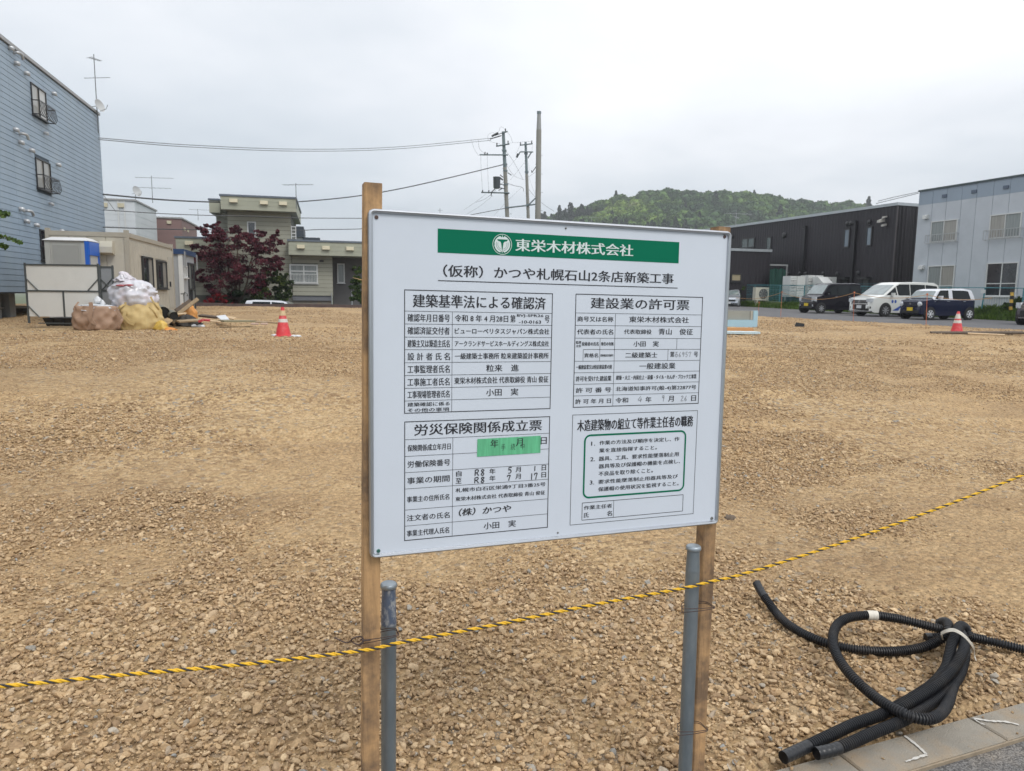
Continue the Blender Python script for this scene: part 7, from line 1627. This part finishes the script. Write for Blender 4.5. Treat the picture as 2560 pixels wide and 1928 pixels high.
for i in range(7): me = crown_mesh(i); me.materials.append(fm1); crowns.append(me)
for i in range(3): me = crown_mesh(20+i, True); me.materials.append(fm2); crowns.append(me)
rg = np.random.default_rng(9); n = 5200; x = rg.uniform(-40, 400, n); y = 305+(rg.random(n))*270; z = hill_z(x, y); k = z > 2.5; x, y, z = x[k], y[k], z[k]; n = len(x)
cf_ = vnoise(x, y, 38, 81)+.35*vnoise(x, y, 12, 82); conif = (cf_ > .97) & (rg.random(n) < .9) | (rg.random(n) < .012)
s = rg.uniform(6.0, 9.5, n); idx = np.where(conif, rg.integers(7, 10, n), rg.integers(0, 7, n))
for nm, k, src, lb, zs in (('broadleaf_forest', ~conif, crowns[:7], 'bright and mid green broadleaf woodland covering the hill', (.85, 1.15)), ('conifer_stand', conif, crowns[7:], 'darker conifers standing in patches on the hill', (.85, 1.0))):
    m = int(k.sum()); xx, yy_, zz2, ss2 = x[k], y[k], z[k], s[k]
    scatter(nm, np.column_stack([xx, yy_, zz2+ss2*.42]), np.column_stack([rg.normal(0, .06, m), rg.normal(0, .06, m), rg.uniform(0, 6.28, m)]), np.column_stack([ss2*rg.uniform(.95, 1.25, m), ss2*rg.uniform(.95, 1.25, m), ss2*rg.uniform(*zs, m)]), rg.integers(0, len(src), m), src, lb)

# ------------------------------------------------------------------ utility poles, crossarms, transformer
pconc = mat('pole_concrete', (.25, .245, .22), .85, var=.18, vscale=1.2, vstretch=(1, 1, .2)); psteel = mat('pole_steel_grey', (.17, .21, .22), .5, .4, var=.1); pdark = mat('insulator_dark', (.06, .065, .07), .5)
ZP = zone(5.554, 1160, 260)
def pp(x, y, Y): return at(*ZP(x, y), Y)
def pole(Y, top, bot, r0, r1, split, label, mt=psteel):
    a = pp(*top, Y); b_ = pp(*bot, Y); d_ = (b_-a).normalized(); g = b_+d_*((b_.z-.3)/-d_.z); r = empty('utility_pole', (g.x, g.y, g.z), label, 'utility pole')
    m_ = a+(b_-a)*split; MB().tube([a, m_], [r0*.94, (r0+r1)/2], 12).build('upper_section', mt, r, smooth=60); MB().tube([m_, g], [(r0+r1)/2*1.04, r1*1.15], 12).build('lower_section', pconc, r, smooth=60); return r
def arm(r, p, q, Y, w=.06, name='crossarm', m2=psteel):
    a, b_ = pp(*p, Y), pp(*q, Y); m_ = MB(); m_.tube([a, b_], w, 4); return m_.build(name, m2, r)
def insul(r, p, Y, h=.22, rr=.06): c = pp(*p, Y); MB().lathe(tuple(c), [(rr*.5, -h/2), (rr, -h/3), (rr*.6, -h/8), (rr, h/8), (rr*.5, h/2)], 8).build('insulator', pdark, r)
Y1, Y2, Y3 = 60.0, 66.0, 55.0
P1 = pole(Y1, (545, 385), (600, 1560), .13, .17, .42, 'concrete utility pole with crossarms and a grey transformer, leftmost of the three')
P2 = pole(Y2, (855, 530), (892, 1580), .11, .15, .42, 'slim utility pole with two short crossarms, middle of the three')
P3 = pole(Y3, (1042, 120), (1026, 1590), .14, .22, .16, 'tall plain pole without crossarms, rightmost of the three', mat('pole_grey', (.30, .305, .30), .6, .2, var=.1))
c_ = pp(1042, 120, Y3); MB().cyl(c_-Vector((0, 0, .1)), c_+Vector((0, 0, .08)), .16, .16, 12).build('cap', psteel, P3)
f1 = Y1-.22
for a, b_ in (((445, 588), (630, 556)), ((215, 706), (610, 708)), ((238, 1228), (632, 1238)), ((545, 400), (605, 382))): arm(P1, a, b_, f1, .055)
arm(P1, (385, 450), (475, 400), f1, .08, 'switch', pdark); arm(P1, (360, 488), (520, 440), f1, .045, 'insulator_string', pdark); arm(P1, (430, 440), (540, 400), f1, .03, 'insulator_string', pdark)
for p in ((457, 560), (612, 530), (292, 685), (322, 695), (258, 1215), (345, 1215), (575, 360)): insul(P1, p, f1)
c = pp(455, 1095, f1-.35); hgt = 150/5.554*Y1/1778
MB().lathe((c.x, c.y, c.z-hgt/2), [(.22, 0), (.27, .05), (.30, hgt-.05), (.31, hgt-.04), (.31, hgt)], 16).build('transformer', mat('transformer_grey', (.15, .17, .19), .45, .3), P1, smooth=50)
for p, q in (((500, 1110), (560, 1130)), ((500, 1165), (570, 1180)), ((505, 1040), (545, 1060)), ((430, 1180), (370, 1235)), ((380, 1240), (378, 1280)), ((500, 985), (545, 1020)), ((500, 1020), (540, 1050)), ((605, 955), (660, 990)), ((540, 1170), (480, 1200))): arm(P1, p, q, f1-.1, .035, 'bracket', pdark)
for z in range(6): pass
for y in (650, 840, 930, 1120, 1240, 1440): c = pp(548+(y-385)*.047, y, Y1); MB().lathe((c.x, c.y, c.z-.06), [(.19, 0), (.19, .12)], 12).build('band', psteel, P1)
for y in (640, 900, 1020, 1280, 1380, 1530): c = pp(565+(y-385)*.047, y, Y1); MB().cyl(c, c+Vector((.28 if y % 20 else -.35, -.1, 0)), .012, .012, 5).build('step_bolt', psteel, P1)
f2 = Y2-.2
for a, b_ in (((775, 574), (955, 552)), ((780, 665), (960, 667)), ((780, 668), (735, 745)), ((935, 672), (885, 755))): arm(P2, a, b_, f2, .055)
for p in ((785, 550), (940, 527)): insul(P2, p, f2)
arm(P2, (733, 745), (748, 690), f2, .09, 'cutout', pdark)
for y in (690, 945, 1400): c = pp(855+(y-530)*.036, y, Y2); MB().lathe((c.x, c.y, c.z-.06), [(.17, 0), (.17, .12)], 12).build('band', psteel, P2)
arm(P1, (610, 1440), (870, 1410), f1, .06, 'tie_beam'); arm(P2, (870, 1412), (1000, 1392), f2, .06, 'tie_beam'); arm(P2, (905, 1395), (1000, 1300), f2, .06, 'stay_beam')
for y in (715, 975, 1230, 1485): c = pp(1040-(y-120)*.011, y, Y3); MB().cyl(c, pp(1095, y, Y3), .012, .012, 5).build('step_bolt', psteel, P3)
for y in (840, 1095, 1350): c = pp(1036, y, Y3); MB().cyl(c, pp(985, y, Y3), .012, .012, 5).build('step_bolt', psteel, P3)
arm(P3, (940, 955), (1003, 870), Y3, .03, 'cable_hook', pdark); arm(P3, (935, 920), (945, 958), Y3, .025, 'cable_hook', pdark)
# ------------------------------------------------------------------ overhead cables
cblk = mat('black_cable', (.07, .075, .08), .6); cthin = mat('thin_cable', (.22, .235, .25), .6)
def cable(pts, Y0, Y1_, r, label, m2=cblk, grp='overhead cables'):
    n = len(pts); P = [at(u, v, Y0+(Y1_-Y0)*i/(n-1)) for i, (u, v) in enumerate(pts)]
    m_ = MB(); m_.tube(catmull(P, 8) if n > 2 else P, r, 6); o = m_.build('overhead_cable', m2); return tag(o, label, 'cable', grp)
D = 1.1573
cable([(247, 345), (463, 362), (740, 373), (984, 368), (1235, 345)], 34, 59.6, .022, 'upper of the twin cables from the blue block to the pole top', cthin)
cable([(247, 349), (463, 367), (740, 378), (984, 373), (1228, 351)], 34, 59.6, .022, 'lower of the twin cables from the blue block to the pole top', cthin)
cable([(258, 486), (400, 499), (520, 505), (650, 507), (740, 505), (880, 492), (1000, 472), (1130, 443), (1257, 412)], 33.5, 59.6, .040, 'thick cable crossing the grey green tower and rising to the transformer pole')
cable([(258, 525), (400, 534), (530, 539), (640, 541), (740, 545), (907, 546)], 34, 40.5, .020, 'single cable crossing the tower below its roof edge')
cable([(258, 568), (400, 573), (560, 575), (740, 576), (800, 574), (907, 572), (1050, 560), (1268, 520)], 34, 59.6, .028, 'low cable crossing in front of the maple and the ladder')
cable([(258, 487), (290, 530)], 33.5, 36, .012, 'short guy wire hanging at the corner of the blue block', cthin)
cable([(1190, 506), (1218, 494), (1262, 452)], 60, 59.5, .012, 'faint service wire dropping left of the transformer pole', cthin)
def zc_(pts, Ya, Yb, r, label): cable([ZP(*p) for p in pts], Ya, Yb, r, label, cthin)
zc_([(0, 1470), (150, 1370), (300, 1255)], 57, f1, .010, 'first faint wire sloping down left from the lower crossarm'); zc_([(40, 1530), (220, 1420), (400, 1275)], 57, f1, .010, 'second faint wire sloping down left from the lower crossarm')
zc_([(232, 718), (240, 960), (260, 1215)], f1, f1, .010, 'vertical wire left between the two long crossarms'); zc_([(322, 705), (330, 960), (345, 1215)], f1, f1, .010, 'vertical wire right between the two long crossarms')
zc_([(100, 490), (140, 620), (205, 725)], 59, f1, .010, 'left wire loop hanging from the twin cables'); zc_([(200, 500), (215, 620), (285, 690)], 59, f1, .010, 'right wire loop hanging from the twin cables')
zc_([(330, 490), (335, 430), (390, 398), (430, 410)], f1, f1, .009, 'curled jumper wire beside the switch'); zc_([(330, 490), (390, 530), (520, 558)], f1, f1, .009, 'jumper wire running to the upper crossarm'); zc_([(480, 390), (515, 318), (575, 355)], f1, f1, .009, 'small wire loop over the pole top')
zc_([(600, 385), (650, 460), (675, 535)], f1, 61, .009, 'wire curving down right from the pole top'); zc_([(615, 545), (780, 530), (940, 515)], f1, f2, .011, 'wire joining the crossarms of the first two poles')
zc_([(560, 625), (700, 820), (820, 1050)], f1, f2, .012, 'wire slanting down between the first two poles'); zc_([(740, 745), (620, 880)], f2, f1, .010, 'wire slanting left from the cutout'); zc_([(835, 820), (640, 1060)], f2, f1, .010, 'wire crossing below the cutout to the first pole')
zc_([(590, 850), (700, 1000), (850, 1060)], f1, f2, .010, 'slack wire between the poles above the thick service cable'); zc_([(600, 1100), (700, 1135), (810, 1160), (830, 1215)], f1, f2, .020, 'thick service cable from the transformer pole to the middle pole'); zc_([(900, 1190), (985, 1290)], f2, 60, .016, 'short cable dropping to the tall plain pole')
zc_([(770, 580), (745, 650), (715, 690)], f2, f2, .009, 'left looped jumper under the middle pole crossarm'); zc_([(958, 570), (940, 650)], f2, f2, .009, 'right jumper under the middle pole crossarm'); zc_([(800, 1160), (620, 1330), (420, 1545)], 62, 57, .009, 'faint wire running down left behind the first pole'); zc_([(1062, 1360), (1140, 1420), (1250, 1490)], Y3, 57, .011, 'wire leaving the tall plain pole towards the hill')
zc_([(880, 780), (905, 900), (890, 1010), (990, 950)], f2, 56, .009, 'slack loop between the middle and the tall pole'); zc_([(895, 1000), (940, 1130), (1000, 1290)], f2, 56, .009, 'thin wire hanging right of the middle pole')
cable([(2195, 503), (2240, 492), (2297, 480)], 47, 45.1, .02, 'upper cable reaching the roof corner of the pale blue apartments', cthin); cable([(2190, 509), (2240, 497), (2297, 483)], 47, 45.1, .02, 'lower cable reaching the roof corner of the pale blue apartments', cthin)
# small antennas far off
q = at(1845, 560, 66); antenna(q.x-.2, q.y, q.z-.3, 1.5, [(1.2, 2.6, .2, 6, .5), (.9, 1.8, 1.0, 5, .4)], 'small antenna above the far end of the dark building', mat('pale_antenna', (.4, .42, .42), .5))
q = at(1100, 535, 80); antenna(q.x, q.y, q.z-1.2, 1.8, [(1.6, .5, .3, 3, .3)], 'tiny dark mast just above the sign left of the poles', pdark)
q = at(1478, 550, 90); antenna(q.x, q.y, q.z-1.5, 1.9, [(1.8, 2.4, .1, 6, .4)], 'faint antenna above the sign in front of the hill', mat('pale_antenna', (.4, .42, .42), .5))

# ------------------------------------------------------------------ light summer haze over the valley
hz_m = bpy.data.materials.new('haze_air'); hz_m.use_nodes = True; hn = hz_m.node_tree; hn.nodes.remove(hn.nodes['Principled BSDF'])
pv = hn.nodes.new('ShaderNodeVolumePrincipled'); pv.inputs['Color'].default_value = (.93, .96, 1, 1); pv.inputs['Density'].default_value = .0005; pv.inputs['Anisotropy'].default_value = .2
hn.links.new(pv.outputs[0], hn.nodes['Material Output'].inputs['Volume'])
hb = MB(); hb.box(-1450, 1450, -320, 1750, -2.2, 118); o = hb.build('haze', hz_m); tag(o, 'thin humid air that pales the far hill', kind='stuff')
